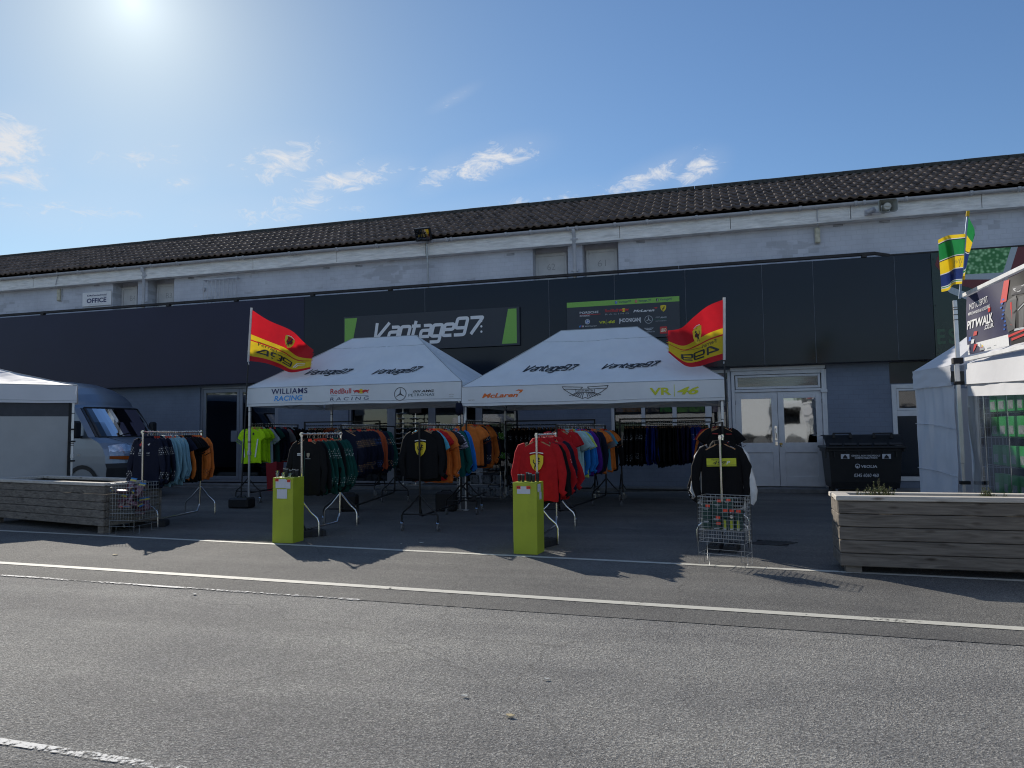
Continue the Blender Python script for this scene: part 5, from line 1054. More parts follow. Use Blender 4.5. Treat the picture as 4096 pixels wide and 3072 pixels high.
# ================================================================== clothes rails and what hangs on them
blk_tube = mat('black_powder_coat', (.010, .010, .011), .38, .2, var=.1); rub = mat('caster_rubber', (.12, .125, .13), .55, var=.1); wood_h = mat('hanger_wood', (.40, .22, .10), .5, var=.25, scale=25); steel_h = mat('hook_steel', (.7, .7, .7), .2, 1.0); blk_h = mat('hanger_black', (.012, .012, .012), .4); tag_m = mat('price_tag', (.85, .07, .03), .5, var=.05)
RAILS = {}
def rail(key, a, b, zt, kind, label, group=None, foot=.27, casters=None):
    """a, b: ground points under the near and far post"""
    a, b = V((a[0], a[1], 0)), V((b[0], b[1], 0)); t = (b-a).normalized(); n = V((-t.y, t.x, 0)); up = V((0, 0, 1))
    m = chrome if kind == 'chrome' else blk_tube; casters = kind != 'chrome' if casters is None else casters
    r = thing('clothes_rail', a, label, 'clothes rail', group); RAILS[key] = (a, b, t, n, zt, r)
    h0 = .13 if casters else .03; L_ = (b-a).length
    sq = kind == 'frame'; zb_ = zt if not sq else zt-.085
    def bar(nm, pts, rad=.0125):
        mb = MB()
        if sq and nm in ('post', 'top_frame'):
            for p, q in zip(pts, pts[1:]): mb.beam(p, q, .03, .03, 0, n if nm == 'top_frame' else t)
        else: mb.tube(pts, rad, 8)
        return mb.build(nm, m, r)
    bar('hanging_bar', [a+up*zb_-t*.02, b+up*zb_+t*.02])
    if sq: bar('top_frame', [a+up*zt, b+up*zt])
    for p, s_ in ((a, 1), (b, -1)):
        bar('post', [p+up*.22+t*s_*.02, p+up*(zt+(.0 if not sq else .015))], .016); 
        if kind == 'chrome':
            mb = MB(); mb.tube([p+up*(zt-.03), p+up*(zt+.028)], .021, 8); mb.tube([p+up*zt-t*.03*s_, p+up*zt+t*.05*s_], .019, 8); mb.build('clamp', m, r)
        z0 = .52
        for s2 in (-1, 1):
            e_ = p+n*(s2*foot)
            bar('leg', [p+up*z0, p+n*(s2*foot*.55)+up*(z0-.17), p+n*(s2*foot*.92)+up*.27, e_+up*.22, e_+up*h0], .0125)
            if casters:
                w_ = MB(); c_ = e_+up*.05+t*.025
                w_.tube([c_-n*.011, c_+n*.011], .05, 14); cst = w_.build('caster', rub, r)
                f_ = MB(); f_.beam(e_+up*.13, c_+up*.055, .05, .035, 0, n); f_.obox(c_+n*.017+up*.028, t, n, up, .012, .002, .04); f_.obox(c_-n*.017+up*.028, t, n, up, .012, .002, .04); f_.tube([c_-n*.02, c_+n*.02], .012, 8); f_.build('fork', chrome, cst)
        if casters: bar('cross_bar', [p-n*foot+up*.24, p+n*foot+up*.24], .0105)
    zl = .21 if casters else .10
    bar('base_bar', [a+up*.52, a+up*(zl+.12)+t*.02, a+up*zl+t*.10, b+up*zl-t*.10, b+up*(zl+.12)-t*.02, b+up*.52], .015)
G_ = lambda x, y: gr(x, y)
def ztop(p, px, py):
    """height of a rail top above a ground point, from the survey"""
    d = ray(px, py); k = math.hypot(p.x, p.y)/math.hypot(d.x, d.y); return (CAM+d*k).z
pA, qA = V((-8.25, 8.95, 0)), G_(800, 2066); rail('A', pA, qA, ztop(qA, 805, 1728), 'chrome', 'chrome clothes rail of navy, sky blue and orange tops beside the left planter')
pB, qB = at(994, 1800, 12.75), at(1191, 1800, 14.9); rail('B', (pB.x, pB.y), (qB.x, qB.y), 1.62, 'black', 'black clothes rail with acid yellow shirts at its near end')
pC, qC = at(1218, 1800, 15.0), at(1519, 1800, 15.0); rail('C', (pC.x, pC.y), (qC.x, qC.y), 1.68, 'frame', 'black framed clothes rail of dark and rust tops along the shop wall')
pD, qD = V((at(1206, 1900, 8.6).x, 8.6, 0)), G_(1362, 2112); rail('D', (pD.x, pD.y), (qD.x, qD.y), ztop(qD, 1369, 1735), 'chrome', 'chrome clothes rail of black and dark green tops behind the left plinth')
pE, qE = G_(1362, 2098), G_(1580, 2010); rail('E', pE, qE, ztop(pE, 1357, 1701), 'black', 'black clothes rail of navy team shirts left of the crested black top')
pF, qF = V((at(1678, 1900, 9.5).x, 9.5, 0)), G_(1846, 2060); rail('F', pF, qF, ztop(pF, 1677, 1699), 'black', 'black clothes rail with a crested black top at its near end')
pG, qG = G_(1868, 2046), G_(2003, 1985); rail('G', pG, qG, ztop(pG, 1872, 1684), 'black', 'black clothes rail of orange and green tops behind the tent joint')
pH, qH = at(2024, 1800, 14.7), at(2381, 1800, 14.7); rail('H', (pH.x, pH.y), (qH.x, qH.y), 1.62, 'frame', 'black framed clothes rail of black tops in the middle of the shop wall')
pI, qI = V((at(2148, 1900, 8.55).x, 8.55, 0)), G_(2229, 2128); rail('I', pI, qI, ztop(qI, 2232, 1738), 'chrome', 'chrome clothes rail of red hoodies behind the right plinth', foot=.25)
pJ, qJ = V((at(2229, 1900, 10.4).x, 10.4, 0)), V((at(2425, 1900, 13.2).x, 13.2, 0)); rail('J', pJ, qJ, ztop(pJ, 2229, 1701), 'black', 'black clothes rail running from a red shirt to orange shirts at the back')
pK, qK = at(2482, 1800, 14.4), at(2850, 1800, 14.4); rail('K', (pK.x, pK.y), (qK.x, qK.y), 1.62, 'frame', 'black framed clothes rail of black and royal blue tops below the shop windows')
pM, qM = at(2893, 1800, 11.4), at(2846, 1800, 13.7); rail('M', (pM.x, pM.y), (qM.x, qM.y), ztop(pM, 2890, 1690), 'black', 'black clothes rail of printed team shirts behind the right tent pole')
pL, qL = V((at(2884, 1900, 8.72).x, 8.72, 0)), V((at(2895, 1900, 9.6).x, 9.6, 0)); rail('L', pL, qL, ztop(pL, 2886, 1750), 'chrome', 'short chrome clothes rail behind the wire bin of green boxes', foot=.29)
# ---- garments: hollow cloth body, sleeves, hem and neck
def cloth(name, c, v=.12): return mat('cloth_'+name, c, .85, var=v, scale=14, bump=.15, bscale=60, spec=.2)
CL = dict(navy=(.0085, .011, .026), black=(.0065, .0065, .0075), sky=(.185, .33, .39), orange=(.62, .165, .03), rust=(.42, .085, .03), green=(.006, .060, .048), red=(.43, .012, .016), neon=(.46, .80, .012), royal=(.008, .028, .20), purple=(.075, .015, .20), azure=(.015, .17, .52), pale=(.38, .44, .50), white=(.68, .68, .67), grey=(.16, .165, .175), crimson=(.28, .012, .03), teal=(.006, .10, .085), cyan=(.09, .42, .58), aqua=(.06, .26, .36), charcoal=(.022, .023, .028), amber=(.62, .32, .02), lime=(.06, .20, .012), mint=(.32, .50, .50), ink=(.010, .008, .035), lemon=(.45, .55, .12))
for k_, c_ in CL.items(): cloth(k_, c_)
def stripes(name, a, b, sc):
    nm = 'cloth_'+name
    if nm in MATS: return MATS[nm]
    m, nt_, bs = newmat(nm); n_ = nt_.nodes; l_ = nt_.links; t = n_.new('ShaderNodeTexCoord')
    w_ = n_.new('ShaderNodeTexWave'); w_.inputs['Scale'].default_value = sc; w_.bands_direction = 'Z'; w_.inputs['Distortion'].default_value = 7; w_.inputs['Detail'].default_value = 3; l_.new(t.outputs['Object'], w_.inputs['Vector'])
    rp = n_.new('ShaderNodeValToRGB'); rp.color_ramp.interpolation = 'CONSTANT'; rp.color_ramp.elements[0].color = col4(a); rp.color_ramp.elements[1].position = .52; rp.color_ramp.elements[1].color = col4(b); l_.new(w_.outputs['Fac'], rp.inputs['Fac']); l_.new(rp.outputs[0], bs.inputs['Base Color']); bs.inputs['Roughness'].default_value = .85; return m
stripes('zebra', (.012, .012, .03), (.5, .5, .6), 14)
MESH = {}
def garment_mesh(kind, main, sec, var):
    """kind: tee | long | hood ; sec: second colour for cuffs / sleeve prints ; var: fold variation"""
    k = (kind, main, sec, var)
    if k in MESH: return MESH[k]
    rng = random.Random(hash((kind, main, sec, var)) % 99991 if False else sum(map(ord, kind+main+str(sec)))*31+var)
    long = kind != 'tee'; Ln = rng.uniform(.69, .76) if long else rng.uniform(.68, .74); ws = rng.uniform(.97, 1.05)
    mb = MB(); n = 18; ph = rng.uniform(0, 6); ph2 = rng.uniform(0, 6)
    prof = [(.0, .062, .018), (-.014, .085, .026), (-.042, .145, .034), (-.070, .200, .038), (-.10, .225, .042), (-.16, .232, .046), (-.26, .236, .05), (-.36, .238, .05), (-.46, .24, .05), (-.57, .243, .05), (-Ln+.045, .245, .05), (-Ln, .238 if long else .247, .044)]
    rings = []
    for z, w_, th in prof:
        g = []
        for i in range(n):
            a = 2*math.pi*i/n; fz = min(1, max(0, (-z-.1)/.4))
            fold = 1+.34*fz*math.sin(a*5+ph+z*3)+.24*fz*math.sin(a*9+ph2-z*5)
            cx_, sy_ = math.cos(a), math.sin(a); sx_ = math.copysign(abs(cx_)**.75, cx_)
            g.append(V((w_*ws*sx_, th*.74*sy_*fold, z+(.012*math.sin(a*3+ph) if z < -.5 else 0))))
        rings.append(g)
    mb.loft(rings[:-1], 0, True, True); mb.loft(rings[-2:], 2 if kind in ('hood', 'long') and sec else 0, True, True)
    c_ = [p*1 for p in rings[-1]]; mb.add([p+V((0, 0, .03)) for p in c_], [tuple(range(n))], 0)
    # collar
    mb.loft([[V((.068*math.cos(2*math.pi*i/12), .03*math.sin(2*math.pi*i/12)-.004, z-.012*math.sin(2*math.pi*i/12))) for i in range(12)] for z in (-.004, .018 if kind != 'hood' else .03)], 2 if sec else 0, True, True)
    for s_ in (-1, 1):
        el = rng.uniform(.26, .31); 
        if long: path = [(.15, -.055, .055), (.205, -.085, .064), (.245, -.15, .062), (.275+rng.uniform(-.01, .02), -.27, .056), (el+.02, -.40, .052), (el+.03+rng.uniform(-.03, .03), -.52, .047), (el+.02+rng.uniform(-.05, .03), -.625, .040), (el+.02+rng.uniform(-.05, .03), -.67, .036)]
        else: path = [(.15, -.055, .06), (.205, -.085, .074), (.255, -.15, .082), (.30, -.225, .086), (.335+rng.uniform(-.02, .01), -.29, .088)]
        rg = []; m_ = 10; yo = rng.uniform(-.012, .012)
        for i, (x, z, rr) in enumerate(path):
            t0 = V(path[max(0, i-1)][:2]); t1 = V(path[min(len(path)-1, i+1)][:2]); t = (t1-t0).normalized(); nn = V((-t.y, t.x))
            ring = []
            for j in range(m_):
                a = 2*math.pi*j/m_; w1 = rr*math.cos(a)*(1+.1*math.sin(i*2.1+ph)); th = (.021+.008*math.sin(i*1.7+ph2))*math.sin(a)
                ring.append(V((s_*(x+nn.x*w1), th+yo*i/4, z+nn.y*w1)))
            rg.append(ring)
        if sec:
            cut = 4 if long else 3
            mb.loft(rg[:3], 0, True, True); mb.loft(rg[2:cut], 1, True, True); mb.loft(rg[cut-1:-2] if len(rg)-2 > cut-1 and len(rg[cut-1:-2]) > 1 else rg[cut-1:cut+1], 0, True, True)
            if long: mb.loft(rg[-3:-1], 0 if kind == 'hood' else 1, True, True); mb.loft(rg[-2:], 2, True, True)
        else: mb.loft(rg, 0, True, True)
        mb.add(rg[-1], [tuple(range(m_))], 0)
    if kind == 'hood':
        hp = [[V((x*math.cos(2*math.pi*i/12), .055+y*math.sin(2*math.pi*i/12), z)) for i in range(12)] for x, y, z in ((.02, .01, .055), (.085, .035, .045), (.12, .05, .0), (.13, .05, -.06), (.09, .035, -.13), (.02, .01, -.16))]; mb.loft(hp, 0, True, True)
    me = bpy.data.meshes.new(name_of(kind)); me.from_pydata(mb.v, [], mb.f)
    for c in (main, sec or main, sec if (sec and sec in CL) else main): me.materials.append(MATS['cloth_'+c] if 'cloth_'+c in MATS else MATS[c])
    me.polygons.foreach_set('material_index', mb.m); me.polygons.foreach_set('use_smooth', mb.sm); me.update()
    MESH[k] = me; return me
def name_of(kind): return {'tee': 'short_sleeved_shirt', 'long': 'long_sleeved_top', 'hood': 'hooded_top'}[kind]
# sleeve print: bars of white lettering as a striped cloth
def barred(name, base, marks, sc=42, th=.62):
    nm = 'cloth_'+name
    if nm in MATS: return MATS[nm]
    m, nt_, bs = newmat(nm); n_ = nt_.nodes; l_ = nt_.links; t = n_.new('ShaderNodeTexCoord')
    br = n_.new('ShaderNodeTexBrick'); br.inputs['Scale'].default_value = 1; br.inputs['Brick Width'].default_value = .030; br.inputs['Row Height'].default_value = .030; br.inputs['Mortar Size'].default_value = .0085; br.inputs['Color1'].default_value = col4(marks); br.inputs['Color2'].default_value = col4(marks); br.inputs['Mortar'].default_value = col4(base); br.inputs['Mortar Smooth'].default_value = 0
    mp_ = n_.new('ShaderNodeMapping'); mp_.inputs['Rotation'].default_value = (R(90), 0, 0); l_.new(t.outputs['Object'], mp_.inputs['Vector']); l_.new(mp_.outputs[0], br.inputs['Vector'])
    n1 = n_.new('ShaderNodeTexNoise'); n1.inputs['Scale'].default_value = sc; l_.new(t.outputs['Object'], n1.inputs['Vector'])
    rp = n_.new('ShaderNodeValToRGB'); rp.color_ramp.interpolation = 'CONSTANT'; rp.color_ramp.elements[1].position = th-.12; l_.new(n1.outputs['Fac'], rp.inputs['Fac'])
    mx = n_.new('ShaderNodeMix'); mx.data_type = 'RGBA'; l_.new(rp.outputs[0], mx.inputs['Factor']); mx.inputs[6].default_value = col4(base); l_.new(br.outputs['Color'], mx.inputs[7]); l_.new(mx.outputs[2], bs.inputs['Base Color']); bs.inputs['Roughness'].default_value = .8; return m
barred('nv_white', CL['navy'], (.62, .6, .55)); barred('gr_white', CL['green'], (.5, .55, .52)); barred('bk_white', CL['black'], (.6, .6, .6)); barred('rd_white', CL['red'], (.7, .68, .66)); barred('nv_amber', CL['navy'], (.7, .38, .12)); barred('or_black', CL['orange'], (.03, .02, .02)); barred('nv_blue', CL['navy'], (.07, .18, .5)); barred('lm_white', CL['lime'], (.7, .72, .7), 20); barred('ry_white', CL['royal'], (.45, .5, .6)); barred('ink_white', CL['ink'], (.35, .35, .55)); barred('rb_print', CL['crimson'], (.55, .5, .5), 30)
# hanger meshes
def hanger_mesh(kind):
    mb = MB(); m0 = 0
    pts = [V((-.2, 0, -.075)), V((-.1, 0, -.03)), V((-.035, 0, .012)), V((0, 0, .022)), V((.035, 0, .012)), V((.1, 0, -.03)), V((.2, 0, -.075))]
    for a, b in zip(pts, pts[1:]): mb.beam(a, b, .013 if kind == 'wood' else .009, .030 if kind == 'wood' else .012, 0, V((0, 1, 0)))
    mb.tube([V((0, 0, .02)), V((0, 0, .05)), V((.004, 0, .062)), V((.019, 0, .077)), V((.017, 0, .094)), V((0, 0, .102)), V((-.017, 0, .093)), V((-.019, 0, .08))], .0022, 5, 1)
    me = bpy.data.meshes.new('hanger'); me.from_pydata(mb.v, [], mb.f); me.materials.append(wood_h if kind == 'wood' else blk_h); me.materials.append(steel_h)
    me.polygons.foreach_set('material_index', mb.m); me.update(); return me
HM = {'wood': hanger_mesh('wood'), 'plastic': hanger_mesh('plastic')}
_t = MB(); _t.obox(V((.055, -.03, .0)), V((1, 0, 0)), V((0, 1, .2)).normalized(), V((0, -.2, 1)).normalized(), .028, .0015, .018, 0)
TAGM = bpy.data.meshes.new('price_tag'); TAGM.from_pydata(_t.v, [], _t.f); TAGM.materials.append(tag_m)
ORD = ['nearest', 'second', 'third', 'fourth', 'fifth', 'sixth', 'seventh', 'eighth', 'ninth', 'tenth', 'eleventh', 'twelfth', 'thirteenth', 'fourteenth', 'fifteenth', 'sixteenth', 'seventeenth', 'eighteenth', 'nineteenth', 'twentieth'] + ['twenty-'+s for s in ('first', 'second', 'third', 'fourth', 'fifth', 'sixth', 'seventh', 'eighth', 'ninth')] + ['thirtieth'] + ['thirty-'+s for s in ('first', 'second', 'third', 'fourth', 'fifth', 'sixth', 'seventh', 'eighth', 'ninth')] + ['fortieth'] + ['forty-'+s for s in ('first', 'second', 'third', 'fourth', 'fifth', 'sixth', 'seventh', 'eighth', 'ninth')]
WORDS = {'tee': 'short sleeved shirt', 'long': 'long sleeved top', 'hood': 'hooded top'}; COLN = dict(navy='navy', sky='sky blue', neon='acid yellow', green='dark green', pale='pale blue', cyan='light blue', azure='bright blue', mint='pale mint', royal='royal blue', ink='violet', zebra='patterned', amber='amber', aqua='teal blue', rust='rust orange', lime='green')
PROTO = []
def hang(key, lots, s0, s1, where, wall=False, hk='wood', tagp=.35, yaw=0.0, drop=0.0):
    a, b, t, n, zt, root = RAILS[key]; zb_ = zt if not wall else zt-.085
    s1 = min(s1, (b-a).length-.07)
    items = [x for cnt, *x in lots for _ in range(cnt)]; N_ = len(items); rng = random.Random(key)
    for i, it in enumerate(items):
        kind, main, sec = it[0], it[1], it[2] if len(it) > 2 else None
        me = garment_mesh(kind, main, sec, rng.randrange(3)); s = s0+(s1-s0)*(i+.5)/N_+rng.uniform(-.25, .25)*(s1-s0)/N_
        o = bpy.data.objects.new(name_of(kind), me); C.objects.link(o); p = a+t*s
        o.location = (p.x, p.y, zb_-.082-drop); ang = math.atan2(t.y, t.x)-math.pi/2   # local -Y looks to the near end
        o.rotation_euler = (R(rng.uniform(-2, 2)), R(rng.uniform(-2.5, 2.5)), ang+R(yaw+rng.uniform(-9, 9))); sc_ = rng.uniform(.95, 1.06); o.scale = (sc_, rng.uniform(.8, 1.15), rng.uniform(.96, 1.05))
        ORG[o] = V(o.location)
        ordn = ORD[i] if not wall else ('leftmost' if i == 0 else ORD[i])
        tag(o, '%s %s, %s from %s on %s' % (COLN.get(main, main), WORDS[kind], ordn if i else 'first', 'left' if wall else 'front', where), 'shirt' if kind == 'tee' else ('hoodie' if kind == 'hood' else 'top'), 'garments on the '+where)
        h = bpy.data.objects.new('hanger', HM[it[3] if len(it) > 3 else hk]); C.objects.link(h); h.parent = o; h.location = (0, 0, .0)
        if rng.random() < tagp: g = bpy.data.objects.new('price_tag', TAGM); C.objects.link(g); g.parent = o; g.rotation_euler = (0, 0, rng.uniform(-.3, .3))
        FIRST.setdefault(key, []).append(o)
FIRST = {}
hang('A', [(6, 'long', 'navy', 'nv_white', 'plastic'), (8, 'long', 'sky', None, 'wood'), (1, 'tee', 'navy', 'nv_white', 'plastic'), (1, 'long', 'orange', None, 'plastic'), (5, 'tee', 'black', 'nv_amber', 'plastic'), (4, 'long', 'orange', 'or_black', 'wood')], .1, 2.0, 'rail by the left planter', tagp=.6, yaw=-16)
hang('B', [(4, 'tee', 'neon', 'lemon', 'wood'), (1, 'tee', 'pale', None), (1, 'tee', 'black', 'bk_white'), (2, 'tee', 'green', 'gr_white'), (3, 'long', 'navy', None), (1, 'tee', 'grey', None), (1, 'long', 'crimson', None), (2, 'tee', 'black', 'bk_white'), (1, 'long', 'pale', None), (2, 'long', 'black', None)], .05, 2.7, 'rail with acid yellow shirts', hk='plastic', tagp=.3, yaw=-8)
hang('C', [(9, 'long', 'black', None), (5, 'long', 'rust', None), (2, 'long', 'pale', None), (3, 'tee', 'white', None), (2, 'tee', 'lemon', None), (5, 'long', 'rust', None), (3, 'long', 'navy', None)], .1, 1.75, 'wall rail behind navy team shirts', True, tagp=.1)
hang('D', [(2, 'long', 'black', None), (4, 'long', 'green', 'gr_white'), (3, 'long', 'black', None), (4, 'long', 'green', 'gr_white')], .10, 1.75, 'rail behind the left plinth', tagp=.6, yaw=-8)
hang('E', [(7, 'long', 'navy', 'nv_amber'), (4, 'long', 'navy', 'nv_blue'), (2, 'long', 'rust', None), (3, 'long', 'navy', 'nv_amber'), (3, 'long', 'green', 'gr_white')], .08, 2.2, 'rail of navy team shirts', tagp=.5, yaw=-8)
hang('F', [(2, 'long', 'black', None), (1, 'tee', 'cyan', None), (2, 'tee', 'red', 'rd_white'), (1, 'tee', 'orange', None), (1, 'tee', 'amber', None), (2, 'long', 'orange', None), (2, 'tee', 'charcoal', 'bk_white'), (2, 'tee', 'zebra', None), (2, 'long', 'teal', None), (1, 'long', 'navy', 'nv_white'), (2, 'long', 'azure', None)], .06, 1.75, 'rail with crested black top', tagp=.5, yaw=-7)
hang('G', [(2, 'tee', 'orange', 'or_black'), (2, 'long', 'navy', 'nv_white'), (3, 'tee', 'orange', 'or_black'), (2, 'long', 'orange', None), (2, 'long', 'navy', 'nv_white'), (3, 'long', 'black', 'lm_white')], .05, 1.9, 'rail behind the tent joint', tagp=.4, yaw=-7)
hang('H', [(16, 'long', 'black', 'bk_white'), (3, 'tee', 'grey', None), (6, 'long', 'black', None)], .12, 1.9, 'wall rail behind the red hoodies', True, tagp=.0)
hang('I', [(1, 'hood', 'red', None), (2, 'long', 'black', None), (2, 'hood', 'red', None), (1, 'long', 'black', 'bk_white'), (1, 'long', 'red', 'rd_white'), (2, 'long', 'navy', None), (2, 'hood', 'red', None)], .04, 1.3, 'rail behind the right plinth', tagp=.6, yaw=-9)
hang('J', [(2, 'tee', 'red', 'rd_white'), (3, 'tee', 'mint', None), (1, 'tee', 'lemon', None), (3, 'long', 'azure', None), (2, 'long', 'purple', None), (3, 'long', 'navy', None), (3, 'tee', 'orange', 'or_black'), (1, 'tee', 'grey', None), (1, 'tee', 'aqua', None), (2, 'tee', 'orange', 'or_black'), (2, 'long', 'black', None)], .06, 2.75, 'rail of red to orange shirts', tagp=.45, yaw=-8)
hang('K', [(11, 'long', 'black', 'bk_white'), (6, 'long', 'royal', None), (10, 'long', 'black', None), (6, 'long', 'ink', None), (6, 'long', 'royal', 'ry_white'), (3, 'long', 'green', None)], .1, 1.95, 'wall rail below shop windows', True, tagp=.08)
hang('M', [(2, 'tee', 'black', 'rd_white'), (1, 'tee', 'orange', 'or_black'), (2, 'long', 'navy', 'nv_white'), (2, 'tee', 'crimson', 'rb_print'), (1, 'long', 'orange', None)], .05, 1.2, 'rail behind right tent pole', tagp=.5, yaw=6)
hang('L', [(1, 'hood', 'black', None), (1, 'long', 'white', None), (1, 'long', 'grey', None), (2, 'long', 'black', 'bk_white')], .06, .42, 'rail behind the wire bin', tagp=.5)
# ---- prints on the garments that face the road
def front_print(o, fn, z=-.28, s=1.0):
    """prints lie on the chest, a little proud of the cloth"""
    A = Art(); fn(A); mb = MB()
    def mp_(u, v, w): return V((u*s, -.054*max(.3, 1-(abs(u*s)/.25)**2*.55)-.006-w, z+v*s))
    for kd, d, mi, w in A.it:
        if kd == 'p': mb.flat(d, mp_, w*.0012, mi)
        else: mb.add([mp_(a, b, w*.0012) for a, b in d[0]], d[1], mi)
    me = bpy.data.meshes.new('chest_print'); me.from_pydata(mb.v, [], mb.f)
    for m in A.cols: me.materials.append(m)
    me.polygons.foreach_set('material_index', mb.m); me.update(); p = bpy.data.objects.new('chest_print', me); C.objects.link(p); p.parent = o
def crest(A): shield(A, 0, 0, .17, .22, yel_i, 1); A.line([(-.085, .125), (0, .14), (.085, .125)], .012, white_i, 2)
front_print(FIRST['F'][0], crest); front_print(FIRST['I'][0], crest, -.27)
def band(A):
    A.rect(-.17, -.04, .17, .055, acid_i, 1); A.rect(-.17, -.028, .17, -.023, black_i, 2); A.text('Ferrari', -.11, .03, -.03, .05, black_i, .0, w=2); A.text('499', -.10, -.018, .05, .022, black_i, .0, .3, w=2); A.text('P', .055, -.018, .10, .022, white_i, .02, .3, w=2)
front_print(FIRST['L'][0], band, -.22)
def team(A):
    A.poly([(-.10, .09), (-.05, .13), (-.06, .08), (-.09, .06)], red_i, 1); A.poly([(-.07, .13), (-.04, .15), (-.05, .10)], yel_i, 1); A.rect(-.10, -.02, -.06, .02, grey_i, 1); A.text('MOBIL', -.115, -.055, -.05, -.035, white_i, w=1); A.text('ORACLE', -.115, -.08, -.05, -.068, white_i, w=1); A.text('SYBT', .045, -.05, .10, -.03, white_i, w=1); A.text('GIVENCHY', .045, -.075, .10, -.065, grey_i, w=1); A.line([(.06, .10), (.075, .085), (.095, .11)], .012, white_i)
front_print(FIRST['A'][0], team, -.2)
def horsebadge(A): shield(A, .08, .08, .04, .055, black_i, 1, False); A.text('Ferrari', -.11, .07, -.05, .09, black_i, w=1); A.poly([(-.2, -.02), (-.17, -.02), (-.12, -.38), (-.15, -.38)], white_i, 1); A.poly([(.2, -.02), (.17, -.02), (.12, -.38), (.15, -.38)], white_i, 1)
front_print(FIRST['B'][0], horsebadge, -.2)
def badge(A): A.rect(-.13, .02, -.06, .028, white_i, 1); A.rect(-.13, -.005, -.06, .012, silver_i, 1); shield(A, .06, .0, .05, .065, tan_i, 1, False); A.rect(.02, -.045, .10, -.04, silver_i, 1); A.rect(-.003, -.4, .003, .06, teal_i, 1)
front_print(FIRST['D'][0], badge, -.2)
def polo(A): A.rect(-.15, .08, -.06, .09, red_i, 1); A.rect(.06, .08, .15, .09, red_i, 1); A.text('TEAM', .05, -.05, .11, -.03, white_i, w=1); A.text('HAAS', .05, -.09, .11, -.07, white_i, w=1)
front_print(FIRST['M'][0], polo, -.18)
front_print(FIRST['J'][0], lambda A: (shield(A, -.02, .06, .045, .06, yel_i, 1, False), A.text('SCUDERIA', .06, .02, .12, .035, white_i, w=1)), -.2)
# ================================================================== planters
def wood_mat(name, c1, c2, rotated=0.0):
    m, nt_, b = newmat(name); n_ = nt_.nodes; l_ = nt_.links; t = n_.new('ShaderNodeTexCoord')
    mp_ = n_.new('ShaderNodeMapping'); mp_.inputs['Scale'].default_value = (.8, 9, 9); mp_.inputs['Rotation'].default_value = (0, 0, rotated); l_.new(t.outputs['Object'], mp_.inputs['Vector'])
    n1 = n_.new('ShaderNodeTexNoise'); n1.inputs['Scale'].default_value = 3; n1.inputs['Detail'].default_value = 9; n1.inputs['Distortion'].default_value = 1.2; l_.new(mp_.outputs[0], n1.inputs['Vector'])
    rp = n_.new('ShaderNodeValToRGB'); e = rp.color_ramp.elements; e[0].position = .3; e[1].position = .7; e[0].color = col4(c1); e[1].color = col4(c2); l_.new(n1.outputs['Fac'], rp.inputs['Fac'])
    # knots
    m2 = n_.new('ShaderNodeMapping'); m2.inputs['Scale'].default_value = (2.2, 5, 7.5); l_.new(t.outputs['Object'], m2.inputs['Vector'])
    vo = n_.new('ShaderNodeTexVoronoi'); vo.inputs['Scale'].default_value = 1.25; l_.new(m2.outputs[0], vo.inputs['Vector'])
    r2 = n_.new('ShaderNodeValToRGB'); r2.color_ramp.elements[0].position = .06; r2.color_ramp.elements[1].position = .19; r2.color_ramp.elements[0].color = (.3, .27, .24, 1); r2.color_ramp.elements[1].color = (1, 1, 1, 1); l_.new(vo.outputs['Distance'], r2.inputs['Fac'])
    mx = n_.new('ShaderNodeMix'); mx.data_type = 'RGBA'; mx.blend_type = 'MULTIPLY'; mx.inputs['Factor'].default_value = .85; l_.new(rp.outputs[0], mx.inputs[6]); l_.new(r2.outputs[0], mx.inputs[7]); l_.new(mx.outputs[2], b.inputs['Base Color'])
    bp = n_.new('ShaderNodeBump'); bp.inputs['Strength'].default_value = .4; bp.inputs['Distance'].default_value = .006; l_.new(n1.outputs['Fac'], bp.inputs['Height']); l_.new(bp.outputs[0], b.inputs['Normal']); b.inputs['Roughness'].default_value = .85; b.inputs['Specular IOR Level'].default_value = .2
    return m
wood_g = wood_mat('weathered_planter_wood', (.115, .10, .085), (.25, .22, .185)); wood_t = wood_mat('weathered_sunlit_rim', (.44, .40, .35), (.64, .60, .53)); soil = mat('soil', (.03, .024, .018), .95, var=.5, scale=20, bump=1.0)  # rim wood paler than the boards: sun glare is put into its colour
